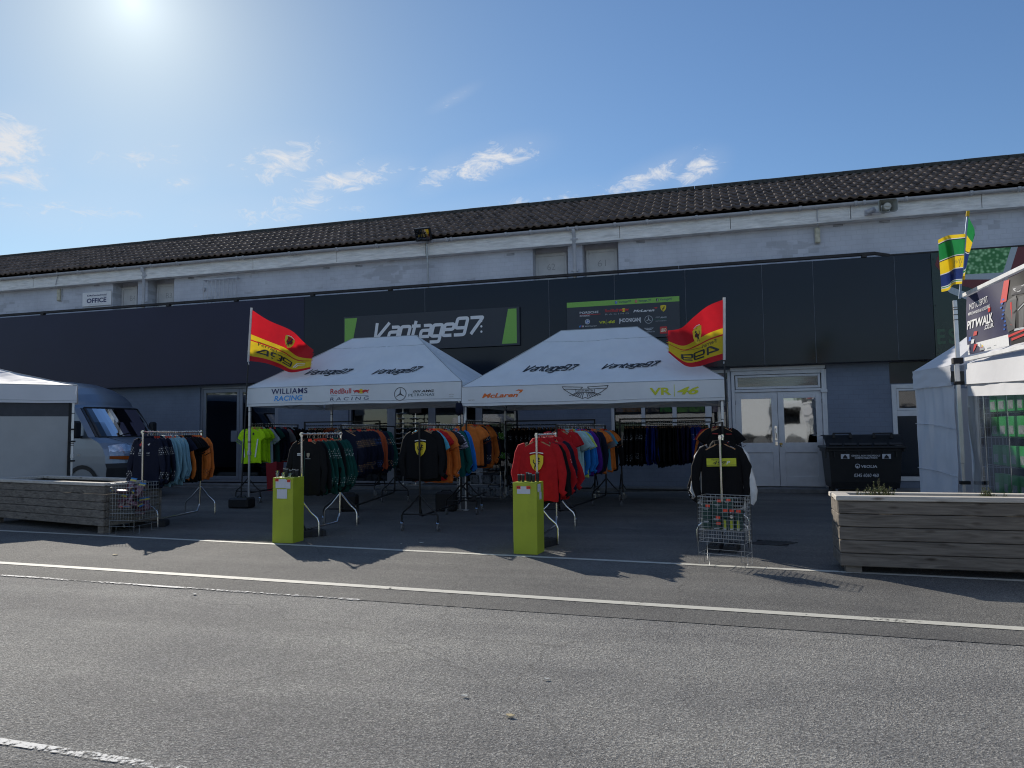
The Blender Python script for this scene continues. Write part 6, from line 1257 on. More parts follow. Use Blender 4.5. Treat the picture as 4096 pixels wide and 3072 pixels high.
def planter(o, e, L_, D_, h, label, z0=.11, nb=5):
    """o: front corner on the ground, e: unit along the front, depth to the left of e"""
    n = V((-e.y, e.x, 0)); up = V((0, 0, 1)); o = V(o); r = thing('wooden_planter', o, label, 'planter', 'wooden planters at the forecourt edge'); bh = (h-.05-z0)/nb
    for side in range(4):
        for k in range(nb):
            z = z0+bh*(k+.5); mb = MB(); jit = .003*math.sin(k*5+side)
            if side == 0: mb.obox(o+e*L_/2+n*(.02+jit)+up*z, e, n, up, L_/2, .02, bh/2-.003, 0, .006)
            elif side == 1: mb.obox(o+e*(L_-.02+jit)+n*D_/2+up*z, n, e, up, D_/2-.041, .02, bh/2-.003, 0, .006)
            elif side == 2: mb.obox(o+e*L_/2+n*(D_-.02)+up*z, e, n, up, L_/2, .02, bh/2-.003, 0, .006)
            else: mb.obox(o+e*(.02+jit)+n*D_/2+up*z, n, e, up, D_/2-.041, .02, bh/2-.003, 0, .006)
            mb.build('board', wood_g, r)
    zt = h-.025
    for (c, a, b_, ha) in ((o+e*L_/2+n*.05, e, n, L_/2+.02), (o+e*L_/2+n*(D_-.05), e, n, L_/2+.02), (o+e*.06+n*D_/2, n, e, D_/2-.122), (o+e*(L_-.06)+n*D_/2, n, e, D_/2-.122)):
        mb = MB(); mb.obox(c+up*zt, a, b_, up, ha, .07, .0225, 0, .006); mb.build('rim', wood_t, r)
    for a in (.12, L_-.12):
        for b_ in (.10, D_-.10): mb = MB(); mb.obox(o+e*a+n*b_+up*z0/2, e, n, up, .07, .06, z0/2-.001); mb.build('foot', wood_g, r)
    mb = MB(); mb.grid(lambda u, v: o+e*(.04+(L_-.08)*u)+n*(.04+(D_-.08)*v)+up*(h-.17+.05*noise.noise(V((u*9, v*4, o.x)))), 30, 8); mb.build('soil', soil, r)
    return r, n
# left planter: its right end by the wire bin
oL = gr(411, 2138); eLp = (gr(411, 2138)-gr(0, 2098)); eLp.z = 0; eLp.normalize(); LL = 3.2
hL = .735
planter(oL-eLp*LL, eLp, LL, .92, hL, 'grey weathered wooden planter at the left edge, empty')
oR = gr(3364, 2264, .07); farR = gr(4096, 2292, .07); eRp = (farR-oR); eRp.z = 0; eRp.normalize(); oR.z = 0
hR = at(3352, 1982, oR.y).z; nR_ = V((-eRp.y, eRp.x, 0)); bkR = gr(3316, 1965, hR); DR = (bkR-oR).dot(nR_)
PR, nR = planter(oR, eRp, 2.1, max(.5, min(.9, DR)), hR, 'grey weathered wooden planter at the right edge with a few herbs', .07, 5)
leaf_m = mat('herb_leaf', (.085, .12, .035), .7, var=.4, scale=40, trans=.3); stem_m = mat('herb_stem', (.10, .085, .04), .8)
def herb(p, h, w_, n, label, seed):
    rng = random.Random(seed); r = thing('herb_plant', p, label, 'plant'); st, lf = MB(), MB()
    for i in range(n):
        an = rng.uniform(0, 6.28); rr = w_*rng.random()**.6; b = V(p)+V((rr*.5*math.cos(an), rr*.25*math.sin(an), -.06)); hh = h*rng.uniform(.45, 1)*(1-.4*rr/w_); tp = b+V((rr*.6*math.cos(an), rr*.35*math.sin(an), hh+.06))
        st.tube([b, b*.5+tp*.5+V((rng.uniform(-.01, .01), 0, .02)), tp], [.003, .0025, .0015], 4)
        for k in range(18):
            t = .35+.65*k/18; c = b*(1-t)+tp*t; a2 = rng.uniform(0, 6.28); d = V((math.cos(a2), math.sin(a2), .5)).normalized(); s_ = rng.uniform(.014, .026); q = d.cross(V((0, 0, 1))).normalized()*s_*.28
            lf.add([c, c+d*s_*.5+q, c+d*s_, c+d*s_*.5-q], [(0, 1, 2, 3)])
    st.build('stem', stem_m, r); lf.build('leaves', leaf_m, r)
for px, h_, w_, n_, lab, sd in ((3515, .27, .15, 60, 'bushy green herb clump in the right planter beside the bin', 1), (3945, .22, .08, 26, 'small green herb sprig in the right planter before the clear window', 2), (3440, .22, .05, 9, 'thin brown herb stalks at the left of the herb clump', 3), (4012, .14, .05, 12, 'tiny low herb tuft at the far right in the planter', 4)):
    q = at(px, 1972, oR.y+.30); herb((q.x, q.y, hR-.11), h_, w_, n_, lab, sd)
# ================================================================== lime plinths
plin = mat('plinth_lime', (.40, .46, .028), .45, var=.05, scale=4, dirt=.5); paper = mat('price_paper', (.62, .63, .66), .6, var=.03)
def plinth(fl, fr, br, ptop, label):
    e = (fr-fl); W_ = e.length; e.normalize(); n = V((-e.y, e.x, 0)); D_ = max(.24, min(.32, abs((br-fr).dot(n)))); up = V((0, 0, 1)); h = at(ptop[0], ptop[1], fl.y).z
    r = thing('display_plinth', fl, label, 'plinth', 'lime display plinths at the white line'); mb = MB(); c = fl+e*W_/2+n*D_/2
    mb.obox(c+up*h/2, e, n, up, W_/2, D_/2, h/2, 0, .006); mb.build('box', plin, r); return r, fl, e, n, W_, D_, h
P1 = plinth(gr(1088, 2172), gr(1170, 2175), gr(1220, 2163), (1096, 1910), 'lime green plinth at the white line left of the green tops')
P2 = plinth(gr(2054, 2216), gr(2150, 2221), gr(2171, 2206), (2057, 1929), 'lime green plinth at the white line before the red hoodie')
def note(P, x0, x1, z0, z1, tags, side=False):
    r, fl, e, n, W_, D_, h = P; up = V((0, 0, 1)); mb = MB()
    o_, a, q = (fl, e, -n) if not side else (fl+e*W_, n, e)
    mb.obox(o_+a*((x0+x1)/2)+q*.004+up*(h-(z0+z1)/2), a, q, up, (x1-x0)/2, .002, (z1-z0)/2); nt__ = mb.build('price_note', paper, r)
    for i, tx in enumerate(tags):
        mb = MB(); c = o_+a*tx+q*.008+up*(h-z0-.012); mb.obox(c, a, q, up, .024, .001, .017); mb.build('price_tag', tag_m, nt__)
        A = Art(); A.text('£15' if i else '£10', -.017, -.009, .017, .009, black_i, .02); A.build('figures', lambda u, v, w: c+a*u+up*v+q*(.002+w), nt__)
note(P1, .05, .20, .02, .135, (.07,)); note(P1, .202, .27, .03, .14, (.245,)); note(P1, .07, .22, .15, .27, ())
note(P2, .055, .215, .045, .13, (.075, .195)); note(P2, .03, .13, .02, .11, (), True); note(P2, .09, .16, .115, .2, (), True)
pouch_m = mat('black_fabric', (.011, .011, .012), .6, var=.2, scale=30, bump=.3); clearp = glass_mat('clear_cup', (.8, .82, .84), .06, .1)
def on_top(P, xs, kind, seed, d=.5):
    r, fl, e, n, W_, D_, h = P; rng = random.Random(seed); up = V((0, 0, 1))
    for i, x in enumerate(xs):
        c = fl+e*(x*W_)+n*(D_*d+rng.uniform(-.02, .02))+up*h; hh = rng.uniform(.085, .115); wd = W_*.4/len(xs); q = thing('drinks_sleeve', c, '', 'sleeve')
        mb = MB(); ax_ = (e*math.cos(.4*rng.uniform(-1, 1))+n*math.sin(.2)).normalized(); ay_ = V((-ax_.y, ax_.x, 0))
        mb.loft([[c+ax_*(wd*s_*math.cos(a))+ay_*(wd*.8*s_*math.sin(a))+up*z for a in [j*math.pi/6 for j in range(12)]] for s_, z in ((.82, .001), (1, .02), (1, hh-.015), (.93, hh), (.85, hh), (.8, hh-.05))], 0, True, True); mb.build('body', pouch_m, q)
        mb = MB(); mb.loft([[c+ax_*(wd*1.02*math.cos(a))+ay_*(wd*.83*math.sin(a))+up*z for a in [j*math.pi/6 for j in range(12)]] for z in (hh-.012, hh-.004)], 0, True, True); mb.build('trim', grey_i, q)
        tag(q, 'black drinks sleeve, %s from the left on the %s plinth' % (('leftmost' if i == 0 else ORD[i]) if i else 'first', kind), 'sleeve', 'black sleeves on the %s plinth' % kind)
on_top(P1, (.2, .36, .52, .68, .84), 'left', 2, .62); on_top(P2, (.14, .3, .46, .6, .74, .88), 'right', 4, .5)
for i, (x, hh, lab) in enumerate(((.13, .085, 'upright clear plastic cup at the left corner of the left plinth'), (.42, .06, 'short clear cup in the middle of the left plinth'), (.72, .055, 'leaning clear plastic pack at the right of the left plinth'))):
    r, fl, e, n, W_, D_, h = P1; c = fl+e*(x*W_)+n*.05+V((0, 0, h)); mb = MB(); mb.loft([[c+V((.026*s_*math.cos(a)+(.02*(z/hh) if i == 2 else 0), .026*s_*math.sin(a), z)) for a in [j*math.pi/6 for j in range(12)]] for s_, z in ((.8, .001), (1, hh), (.93, hh), (.74, .006))], 0, True, True); solo('clear_cup', mb, clearp, c, lab, 'cup')
# ================================================================== wire bins and their stock
wire = mat('bin_wire', (.42, .44, .45), .35, .8)
def wire_bin(corners, z0, z1, floor, label, nx, nz, rad=.0032, name='wire_bin'):
    """corners: four ground points; walls between them from z0 to z1, a wire floor, loop feet"""
    r = thing(name, corners[0], label, 'wire bin'); up = V((0, 0, 1))
    for i in range(4):
        a, b = corners[i], corners[(i+1) % 4]; mb = MB(); n_ = nx[i % 2]
        for k in range(n_+1): p = a+(b-a)*k/n_; mb.tube([p+up*z0, p+up*z1], rad if 0 < k < n_ else rad*1.7, 5)
        for k in range(nz+1): z = z0+(z1-z0)*k/nz; mb.tube([a+up*z, b+up*z], rad if 0 < k < nz else rad*1.5, 5)
        mb.build('mesh_wall', wire, r)
    mb = MB()
    for k in range(9):
        mb.tube([corners[0]+(corners[1]-corners[0])*k/8+up*floor, corners[3]+(corners[2]-corners[3])*k/8+up*floor], rad, 4); mb.tube([corners[0]+(corners[3]-corners[0])*k/8+up*floor, corners[1]+(corners[2]-corners[1])*k/8+up*floor], rad, 4)
    mb.build('wire_floor', wire, r)
    for i in range(4):
        a, b, c = corners[i], corners[(i+1) % 4], corners[i-1]; mb = MB(); d = (b-a).normalized(); d2 = (c-a).normalized()
        mb.tube([a+up*z0, a+up*.005, a+d*.11+up*.005, a+d*.11+up*.12], rad*1.5, 5); mb.tube([a+up*.12, b+up*.12], rad*1.3, 5); mb.build('foot', wire, r)
    return r
c0, c1, c2 = gr(436, 2139), gr(532, 2143), gr(632, 2120); c0.z = c1.z = c2.z = 0
c1 = gr(535, 2140); c1.z = 0; dd = (c2-c1); dd.z = 0; c3 = c0+dd
zt1 = at(436, 1935, c0.y).z
wire_bin([c0, c1, c2, c3], .2, zt1, .3, 'silver wire bin of bagged caps beside the left planter', (9, 9), 10, .0019)
hdr = mat('header_blue', (.02, .16, .42), .45, var=.1); hdy = mat('header_yellow', (.55, .46, .08), .45, var=.1); bagp = mat('bag_plastic', (.15, .06, .08), .22, var=.7, scale=28, spec=.9)
rng = random.Random(5); C_ = (c0+c1+c2+c3)/4; ea, eb = (c1-c0), (c3-c0)
for i in range(14):
    u, v = rng.uniform(.16, .84), rng.uniform(.16, .84); z = .33+.055*(i//2); c = c0+ea*u+eb*v+V((0, 0, z)); an = rng.uniform(0, 6.28) if i % 2 else rng.uniform(-.7, .7); tl = rng.uniform(-.5, .5) if i % 2 else rng.uniform(1.2, 3.5)
    ax_ = V((math.cos(an), math.sin(an), .15*math.sin(i))).normalized(); ay_ = V((-math.sin(an), math.cos(an), tl)).normalized(); az_ = ax_.cross(ay_).normalized(); ay_ = az_.cross(ax_)
    q = thing('bagged_cap', c, 'clear bagged cap with blue and yellow header in the wire bin', 'bagged cap', 'bagged caps in the left wire bin'); mb = MB()
    mb.loft([[c+ax_*(.075*math.cos(a)*s_)+ay_*(t_)+az_*(.028*math.sin(a)*s_*(1+.3*math.sin(a*3+i))) for a in [j*math.pi/5 for j in range(10)]] for s_, t_ in ((.9, -.08), (1.05, -.04), (1.0, .02), (.95, .06), (.9, .075))], 0, True, True, True); mb.build('bag', bagp, q)
    mb = MB(); mb.obox(c+ay_*.10, ax_, ay_, az_, .068, .013, .003); mb.obox(c+ay_*.125+az_*.0, ax_, ay_, az_, .068, .012, .003, 1); mb.build('header_card', [hdy, hdr], q)
    if i % 4 == 3: mb = MB(); mb.obox(c+ay_*.12+ax_*.05, ax_, ay_, az_, .018, .018, .005); mb.build('price_tag', tag_m, q)
# right wire bin of boxes
d0, d1 = gr(2797, 2258), gr(2981, 2275); d0.z = d1.z = 0; ee = (d1-d0); wR = ee.length; ee.normalize(); en = V((-ee.y, ee.x, 0)); DpR = .28
zt2_ = at(2795, 1985, d0.y).z
wire_bin([d0, d1, d1+en*DpR, d0+en*DpR], .24, zt2_, .36, 'tall silver wire bin of dark green boxes before the yellow banded black hoodie', (9, 5), 12, .0019)
gbox = mat('box_dark_green', (.006, .045, .038), .4, var=.1); ystr = mat('box_yellow_stripe', (.42, .46, .03), .45)
def box(x0, x1, z0, z1, y0, label, stripe=False, tg=None, tilt=0):
    c = d0+ee*((x0+x1)/2)+en*(y0+.045)+V((0, 0, z0)); q = thing('green_box', c, label, 'box', 'green boxes in the right wire bin'); up = V((0, 0, 1)); a2 = (ee+up*tilt).normalized(); u2 = a2.cross(en) if False else V((0, 0, 1)); cc = c+up*(z1-z0)/2
    mb = MB(); mb.obox(cc, ee, en, up, (x1-x0)/2-.002, .045, (z1-z0)/2-.001, 0, .003); mb.build('carton', gbox, q); A = Art(); w_, h_ = (x1-x0), (z1-z0)
    if stripe: A.rect(-w_*.22, -h_*.38, w_*.22, h_*.42, ystr)
    A.rect(-w_*.28, -h_*.44 if stripe else h_*.22, w_*.28, (-h_*.44 if stripe else h_*.22)+.008, silver_i, 2); A.rect(-w_*.22, (-h_*.47 if stripe else h_*.15), w_*.22, (-h_*.47 if stripe else h_*.15)+.004, silver_i, 2)
    A.build('label_print', lambda u, v, w: cc+ee*u+up*v-en*(.0465+w), q)
    if tg: mb = MB(); mb.obox(cc+ee*tg[0]+up*tg[1]-en*.05, ee, en, up, .022, .001, .013); mb.build('price_tag', tag_m, q)
zz = lambda py: at(2880, py, d0.y+.02).z; xx_ = lambda px: (at(px, 2100, d0.y)-V((d0.x, d0.y, 0))).dot(ee)
box(xx_(2806), xx_(2847), .37, zz(2075), .02, 'dark green box low at the left of the wire bin', False, None); box(xx_(2806), xx_(2848), zz(2075), zz(2017), .02, 'dark green box with orange tag on the upper left stack in the wire bin', False, (.02, .06))
box(xx_(2852), xx_(2893), .37, zz(2112), .015, 'dark green box with orange tag at the bottom middle of the wire bin', False, (.02, .06)); box(xx_(2851), xx_(2892), zz(2112), zz(2060), .015, 'dark green box with orange tag in the second row of the wire bin', False, (.02, .05)); box(xx_(2852), xx_(2897), zz(2058), zz(2004), .04, 'dark green lidded box third up in the middle of the wire bin', False, (.02, .075))
box(xx_(2896), xx_(2934), zz(2036), zz(1992), .06, 'dark green box topmost in the wire bin, with orange tag', False, (.015, .04))
for i, (a, b) in enumerate(((2897, 2921), (2925, 2949), (2954, 2978))): box(xx_(a), xx_(b), .37, zz(2070), .012, 'tall yellow striped green box, %s from the left in the wire bin' % ('first', 'second', 'third')[i], True, (.008, .14))
for i, (a, b) in enumerate(((2897, 2922), (2950, 2978))): box(xx_(a), xx_(b), zz(2070)+.002, zz(2034), .02, 'short green box above the %s yellow striped box' % ('first', 'third')[i])
cm = d0+ee*xx_(2936)+en*.07+V((0, 0, zz(2062))); mb = MB(); mb.tube([cm+en*-.04, cm+en*.05], .035, 14); q = thing('lens_mug', cm-V((0, 0, .035)), 'round black mug lying above the yellow striped boxes', 'mug'); mb.build('body', blk, q); mb = MB(); mb.tube([cm+en*-.046, cm+en*-.041], .017, 12); mb.build('disc', chrome, q)
# ================================================================== rubber feet, bins, drain, bits
def rubber_foot(c, rz, label, w_=.36, d_=.17, h_=.09):
    c = V((c[0], c[1], 0)); e = V((math.cos(rz), math.sin(rz), 0)); n = V((-e.y, e.x, 0)); up = V((0, 0, 1)); mb = MB(); mp_ = lambda u, v, w: c+e*u+n*v+up*w
    pts = [(-w_/2, -d_/2), (w_/2, -d_/2), (w_/2, d_/2), (-w_/2, d_/2)]
    for s_ in (-.32, 0, .32): mb.obox(c+n*(d_*s_)+up*h_/2, e, n, up, w_/2, d_*.11, h_/2, 0, .012)
    for s_ in (-.44, 0, .44): mb.obox(c+e*(w_*s_)+up*(h_*.45), e, n, up, w_*.07, d_*.47, h_*.43)
    return solo('rubber_foot', mb, mat('recycled_rubber', (.022, .023, .026), .7, var=.3, scale=20, bump=.4), c, label, 'ballast foot', 'black rubber ballast feet')
rubber_foot(V((-8.36, 9.24, 0)), .5, 'black slotted rubber foot on the rail base beside the left wire bin', .5, .3, .10)
p = gr(1246, 2146); rubber_foot(p, .8, 'black slotted rubber foot behind the left lime plinth', .34, .22)
p = gr(2180, 2185); rubber_foot(p, 1.2, 'black slotted rubber foot behind the right lime plinth', .34, .2)
for k, x in enumerate((2862, 2930)): rubber_foot(V((at(x, 2230, 8.62).x, 8.62, 0)), 1.4, 'black slotted rubber foot behind the right wire bin, %s one' % ('left', 'right')[k], .36, .15)
# red tapered bin
pr_ = gr(1098, 1962); mb = MB(); mb.loft([[V((pr_.x+a*s_, pr_.y+b*s_, z)) for a, b in ((-.15, -.15), (.15, -.15), (.15, .15), (-.15, .15))] for s_, z in ((.82, .0), (1.05, .74), (.98, .74), (.8, .1))], 0, True, False); mb.add([V((pr_.x+a*.8, pr_.y+b*.8, .1)) for a, b in ((-.15, -.15), (.15, -.15), (.15, .15), (-.15, .15))], [(0, 1, 2, 3)]); solo('litter_bin', mb, mat('red_plastic', (.30, .012, .02), .5, var=.1), (pr_.x, pr_.y, 0), 'tapered red plastic bin under the rail of acid yellow shirts', 'bin')
# large waste container
yb = 15.55; xb0, xb1 = at(3316, 1850, yb).x, at(3612, 1850, yb).x; zl = at(3460, 1795, yb).z; zt_b = at(3460, 1737, yb+.1).z
binm = mat('container_plastic', (.012, .013, .014), .45, var=.15, scale=10, bump=.08)
WB = thing('waste_container', ((xb0+xb1)/2, yb+.5, 0), 'large black wheeled waste container with white printed lettering beside the white doors', 'waste bin')
mb = MB(); W2 = xb1-xb0; cxb = (xb0+xb1)/2
def ring_b(hw_, y0_, y1_, z): return [V((cxb-hw_, y0_, z)), V((cxb+hw_, y0_, z)), V((cxb+hw_, y1_, z)), V((cxb-hw_, y1_, z))]
mb.loft([ring_b(W2*.46, yb+.10, yb+.86, .18), ring_b(W2*.47, yb+.07, yb+.9, .3), ring_b(W2*.495, yb+.0, yb+.98, zl-.05), ring_b(W2*.5, yb-.02, yb+1.0, zl-.04), ring_b(W2*.5, yb-.02, yb+1.0, zl)], 0, True, False); mb.add(ring_b(W2*.46, yb+.10, yb+.86, .18), [(3, 2, 1, 0)])
for k in range(6): x_ = cxb-W2*.42+W2*.84*k/5; mb.box((x_-.012, yb-.02, zl-.16), (x_+.012, yb+.02, zl-.045))
mb.build('body', binm, WB)
mb = MB(); lx = W2*.545
mb.box((cxb-lx, yb-.08, zl+.002), (cxb+lx, yb+1.03, zl+.055), 0, .015); mb.box((cxb-lx+.02, yb-.05, zl-.06), (cxb-lx+.05, yb+.9, zl+.0)); mb.box((cxb+lx-.05, yb-.05, zl-.06), (cxb+lx-.02, yb+.9, zl+.0)); mb.box((cxb-lx-.012, yb-.03, zl-.19), (cxb-lx+.02, yb+.05, zl-.0))
def lidp(u, v): x_ = cxb+(2*u-1)*(lx-.01); z = zl+.056+(zt_b-zl-.06)*min(1, v*3)*(1-.25*max(0, v-.33)); z += .012*math.sin(u*5*math.pi)**2*(v < .3); return V((x_, yb-.07+1.08*v, z))
mb.grid(lidp, 40, 14)
for k in range(5): a, b = cxb-lx+.05+(2*lx-.1)*k/5+.02, cxb-lx+.05+(2*lx-.1)*(k+1)/5-.02; mb.obox(V(((a+b)/2, yb-.055, zl+.095)), V((1, 0, 0)), V((0, .55, .83)), V((0, -.83, .55)), (b-a)/2, .028, .010, 0, .006)
lid = mb.build('lid', binm, WB)
for a, b in ((3330, 3405), (3490, 3570)):
    x0, x1 = at(a, 1735, yb+.15).x, at(b, 1735, yb+.15).x; zh = at((a+b)/2, 1733, yb+.15).z; mb = MB(); mb.beam((x0, yb+.15, zh), (x1, yb+.15, zh), .04, .028, 0, None, .008); mb.beam((x0+.02, yb+.15, zh-.10), (x0+.02, yb+.15, zh-.015), .05, .04, 0, V((0, 1, 0))); mb.beam((x1-.02, yb+.15, zh-.10), (x1-.02, yb+.15, zh-.015), .05, .04, 0, V((0, 1, 0))); mb.build('handle', binm, lid)
for sx_ in (-1, 1):
    for y in (yb+.14, yb+.82): mb = MB(); x_ = cxb+sx_*W2*.4; mb.tube([(x_-.02, y, .085), (x_+.02, y, .085)], .085, 16); mb.box((x_-.03, y-.03, .085), (x_+.03, y+.03, .18), 1); mb.build('wheel', [rub, iron], WB)
A = Art(); bf = lambda z: yb-.02+.02*(zl-z)/1.0*.8
def bx(p, y=1830): return at(p, y, yb).x
def bz_(y, p=3460): return at(p, y, yb).z
lt = ink('container_white', (.55, .57, .6))
A.text('GENERAL NON-HAZARDOUS', bx(3405), bz_(1826), bx(3520), bz_(1819), lt, .02, .1); A.text('COMPACTABLE WASTE', bx(3418), bz_(1835), bx(3509), bz_(1828), lt, .02, .1)
for a, b in ((3363, 3397), (3528, 3563)):
    A.rect(bx(a), bz_(1835), bx(b), bz_(1816), lt); c_ = (bx(a)+bx(b))/2; A.poly([(c_-.045, bz_(1834)), (c_+.045, bz_(1834)), (c_+.035, bz_(1826)), (c_+.012, bz_(1822)), (c_+.02, bz_(1819)), (c_-.02, bz_(1819)), (c_-.012, bz_(1822)), (c_-.035, bz_(1826))], black_i, 2)
A.text('VEOLIA', bx(3442), bz_(1871), bx(3506), bz_(1860), lt, .02, .1); A.ring(bx(3428), bz_(1864), .04, .012, lt); A.circ(bx(3427), bz_(1867), .018, lt, 2); A.text('0345 6060 460', bx(3413), bz_(1908), bx(3511), bz_(1894), lt, .01, .12)
A.build('lettering', lambda u, v, w: V((u, bf(v)-.004-w+.08*max(0, (zl-v))*.0, v)), WB)
# drain grate
g0, g1 = gr(3022, 2170), gr(3158, 2178); mb = MB(); dg = (g1-g0); dl_ = dg.length; dg.normalize(); dn_ = V((-dg.y, dg.x, 0)); cg = (g0+g1)/2; up = V((0, 0, 1))
for s_ in (-1, 1): mb.obox(cg+dn_*(s_*.16)+up*.007, dg, dn_, up, dl_/2, .02, .006)
for k in range(9): mb.obox(cg+dg*(dl_*(-.46+.92*k/8))+up*.007, (dn_*.85+dg*.5).normalized(), (dg*.85-dn_*.5).normalized(), up, .165, .011, .005)
mb.obox(cg+up*.0055, dg, dn_, up, dl_/2, .15, .001, 1)
solo('drain_grate', mb, [mat('cast_iron', (.05, .05, .052), .6, .4, var=.3), mat('drain_dark', (.004, .004, .005), 1)], cg, 'cast iron slotted drain grate in the dark asphalt right of the wire bin', 'drain')
# scraps on the ground
scr = mat('paper_scrap', (.55, .54, .5), .8); scy = mat('leaf_scrap', (.45, .36, .2), .8)
for i, (px, py, w_, m_, lab) in enumerate(((1686, 2174, .04, scr, 'small white paper scrap on the shaded asphalt before the black rail'), (1605, 2177, .02, scr, 'tiny paper scrap left of the white scrap'), (2040, 2869, .035, scy, 'pale dry leaf scrap lying low on the grey road'), (1860, 2790, .03, scr, 'pale paper scrap on the grey road left of the dry leaf'), (780, 2380, .035, scr, 'pale scrap beside the worn white line'), (2188, 2722, .025, scr, 'small pale speck on the road right of centre'), (460, 2222, .06, scy, 'thin brown twig in front of the left shadow edge'), (1560, 2357, .025, blk, 'small black stone between the two painted lines'))):
    c = gr(px, py); rng = random.Random(i); mb = MB(); n_ = 9
    mb.prism([(w_*(.4+.35*rng.random())*math.cos(a), w_*(.22+.3*rng.random())*math.sin(a)) for a in [j*2*math.pi/n_ for j in range(n_)]], lambda u, v, w: V((c.x+u, c.y+v, .009+w+.1*abs(u))), .003); solo('ground_scrap', mb, m_, (c.x, c.y, .008), lab, 'litter')
# ================================================================== shop window contents: sunglasses stands and posters
for i, (px, y_, lab) in enumerate(((1612, 16.55, 'tall sunglasses stand outside the shop glazing, left one'), (1662, 16.6, 'tall sunglasses stand with dark header outside the shop glazing, right one'))):
    p = at(px, 1700, y_); r = thing('sunglasses_stand', (p.x, p.y, .1), lab, 'display stand'); zt_ = at(px, 1632 if i == 0 else 1650, y_).z
    mb = MB(); mb.tube([(p.x, p.y, .12), (p.x, p.y, zt_)], .014, 8); mb.tube([(p.x, p.y, .10), (p.x, p.y, .13)], .2, 16); mb.build('pole', chrome, r)
    for k in range(11):
        z = .75+k*.125
        if z > zt_-.06: break
        mb = MB()
        for s_ in (-1, 1): mb.tube([(p.x, p.y-.03, z+.03), (p.x+s_*.07, p.y-.08, z+.015), (p.x+s_*.15, p.y-.09, z+.02)], .006, 5); mb.obox(V((p.x+s_*.06, p.y-.11, z)), V((1, 0, 0)), V((0, 1, 0)), V((0, 0, 1)), .035, .006, .018, 1, .005); mb.tube([(p.x+s_*.03, p.y-.11, z+.012), (p.x+s_*.12, p.y-.11, z+.014), (p.x+s_*.15, p.y-.04, z+.01)], .0035, 4, 1)
        mb.build('shelf_arm', [chrome, blk], r)
    if i: mb = MB(); mb.box((p.x-.16, p.y-.02, zt_-.02), (p.x+.16, p.y+.01, zt_+.2), 0, .005); mb.build('header', mat('header_brown', (.03, .018, .012), .5), r)
def photo_mat(name, a, b, c):
    m, nt_, bs = newmat(name); n_ = nt_.nodes; l_ = nt_.links; t = n_.new('ShaderNodeTexCoord'); n1 = n_.new('ShaderNodeTexNoise'); n1.inputs['Scale'].default_value = 4.5; n1.inputs['Detail'].default_value = 7; n1.inputs['Distortion'].default_value = 1.5; l_.new(t.outputs['Object'], n1.inputs['Vector'])
    rp = n_.new('ShaderNodeValToRGB'); e = rp.color_ramp.elements; e[0].position = .36; e[1].position = .62; e[0].color = col4(a); e[1].color = col4(c); k = e.new(.48); k.color = col4(b); l_.new(n1.outputs['Fac'], rp.inputs['Fac']); l_.new(rp.outputs[0], bs.inputs['Base Color']); bs.inputs['Roughness'].default_value = .35; return m
for px0, px1, nm, cols, lab in ((2462, 2566, 'brown_photo', ((.02, .012, .01), (.16, .07, .02), (.1, .09, .1)), 'brown toned photo poster in the first white framed window'), (2584, 2640, 'dark_photo', ((.008, .008, .012), (.02, .02, .03), (.16, .12, .07)), 'dark photo poster in the second white framed window'), (2641, 2691, 'green_photo', ((.01, .012, .012), (.02, .09, .015), (.03, .16, .02)), 'green photo poster in the second white framed window'), (2710, 2823, 'grass_photo', ((.012, .014, .016), (.05, .11, .02), (.07, .17, .03)), 'green grass photo poster in the third white framed window'), (2852, 2912, 'grey_photo', ((.04, .03, .05), (.09, .06, .07), (.2, .17, .16)), 'grey and brown photo poster in the window by the tent pole')):
    x0, x1 = wx(px0), wx(px1); z0 = at((px0+px1)/2, 1648, YW+.07).z; mb = MB(); mb.box((x0+.01, YW+.078, z0), (x1-.01, YW+.083, 2.66)); solo('window_poster', mb, photo_mat(nm, *cols), ((x0+x1)/2, YW+.08, z0), lab, 'poster')
# low wire shelf of printed packets under the rails
ws_ = gr(2000, 1985); ws_ = V((ws_.x, 13.6, 0)); WSH = thing('wire_shelf', ws_, 'low wire shelf of pale printed packets under the rail behind the tent joint', 'shelf'); mb = MB()
for dx in (-.45, .45):
    for dy in (-.15, .15): mb.tube([ws_+V((dx, dy, 0)), ws_+V((dx, dy, .62))], .008, 5)
for z in (.12, .36, .6):
    for k in range(9): mb.tube([ws_+V((-.45+.1125*k, -.15, z)), ws_+V((-.45+.1125*k, .15, z))], .004, 4)
    for dy in (-.15, .15): mb.tube([ws_+V((-.45, dy, z)), ws_+V((.45, dy, z))], .006, 5)
mb.build('rack_frame', chrome, WSH); pk_m = photo_mat('packet_print', (.03, .035, .04), (.22, .24, .27), (.08, .1, .12))
for k in range(8): c = ws_+V((-.36+.24*(k % 4), -.05, .13+.24*(k//4))); mb = MB(); mb.obox(c+V((0, 0, .09)), V((1, 0, 0)), V((0, .94, .34)), V((0, -.34, .94)), .09, .03, .085, 0, .01); solo('printed_packet', mb, pk_m, c, 'pale printed packet on the low wire shelf behind the tent joint', 'packet', 'packets on the low wire shelf')
# dark cap and cloth on the tent joint
cp2 = at(1837, 1632, 12.05); mb = MB(); mb.loft([[V((cp2.x+.075*s_*math.cos(a)-.02*(1-s_), cp2.y+.06*s_*math.sin(a), cp2.z+z)) for a in [j*math.pi/6 for j in range(12)]] for s_, z in ((.2, .1), (.75, .085), (1, .0), (.95, -.06), (.55, -.12), (.1, -.14))], 0, True, True); solo('hanging_cap', mb, CLM['navy'] if False else MATS['cloth_navy'], cp2, 'dark navy cap hanging on the pole where both tents meet', 'cap')
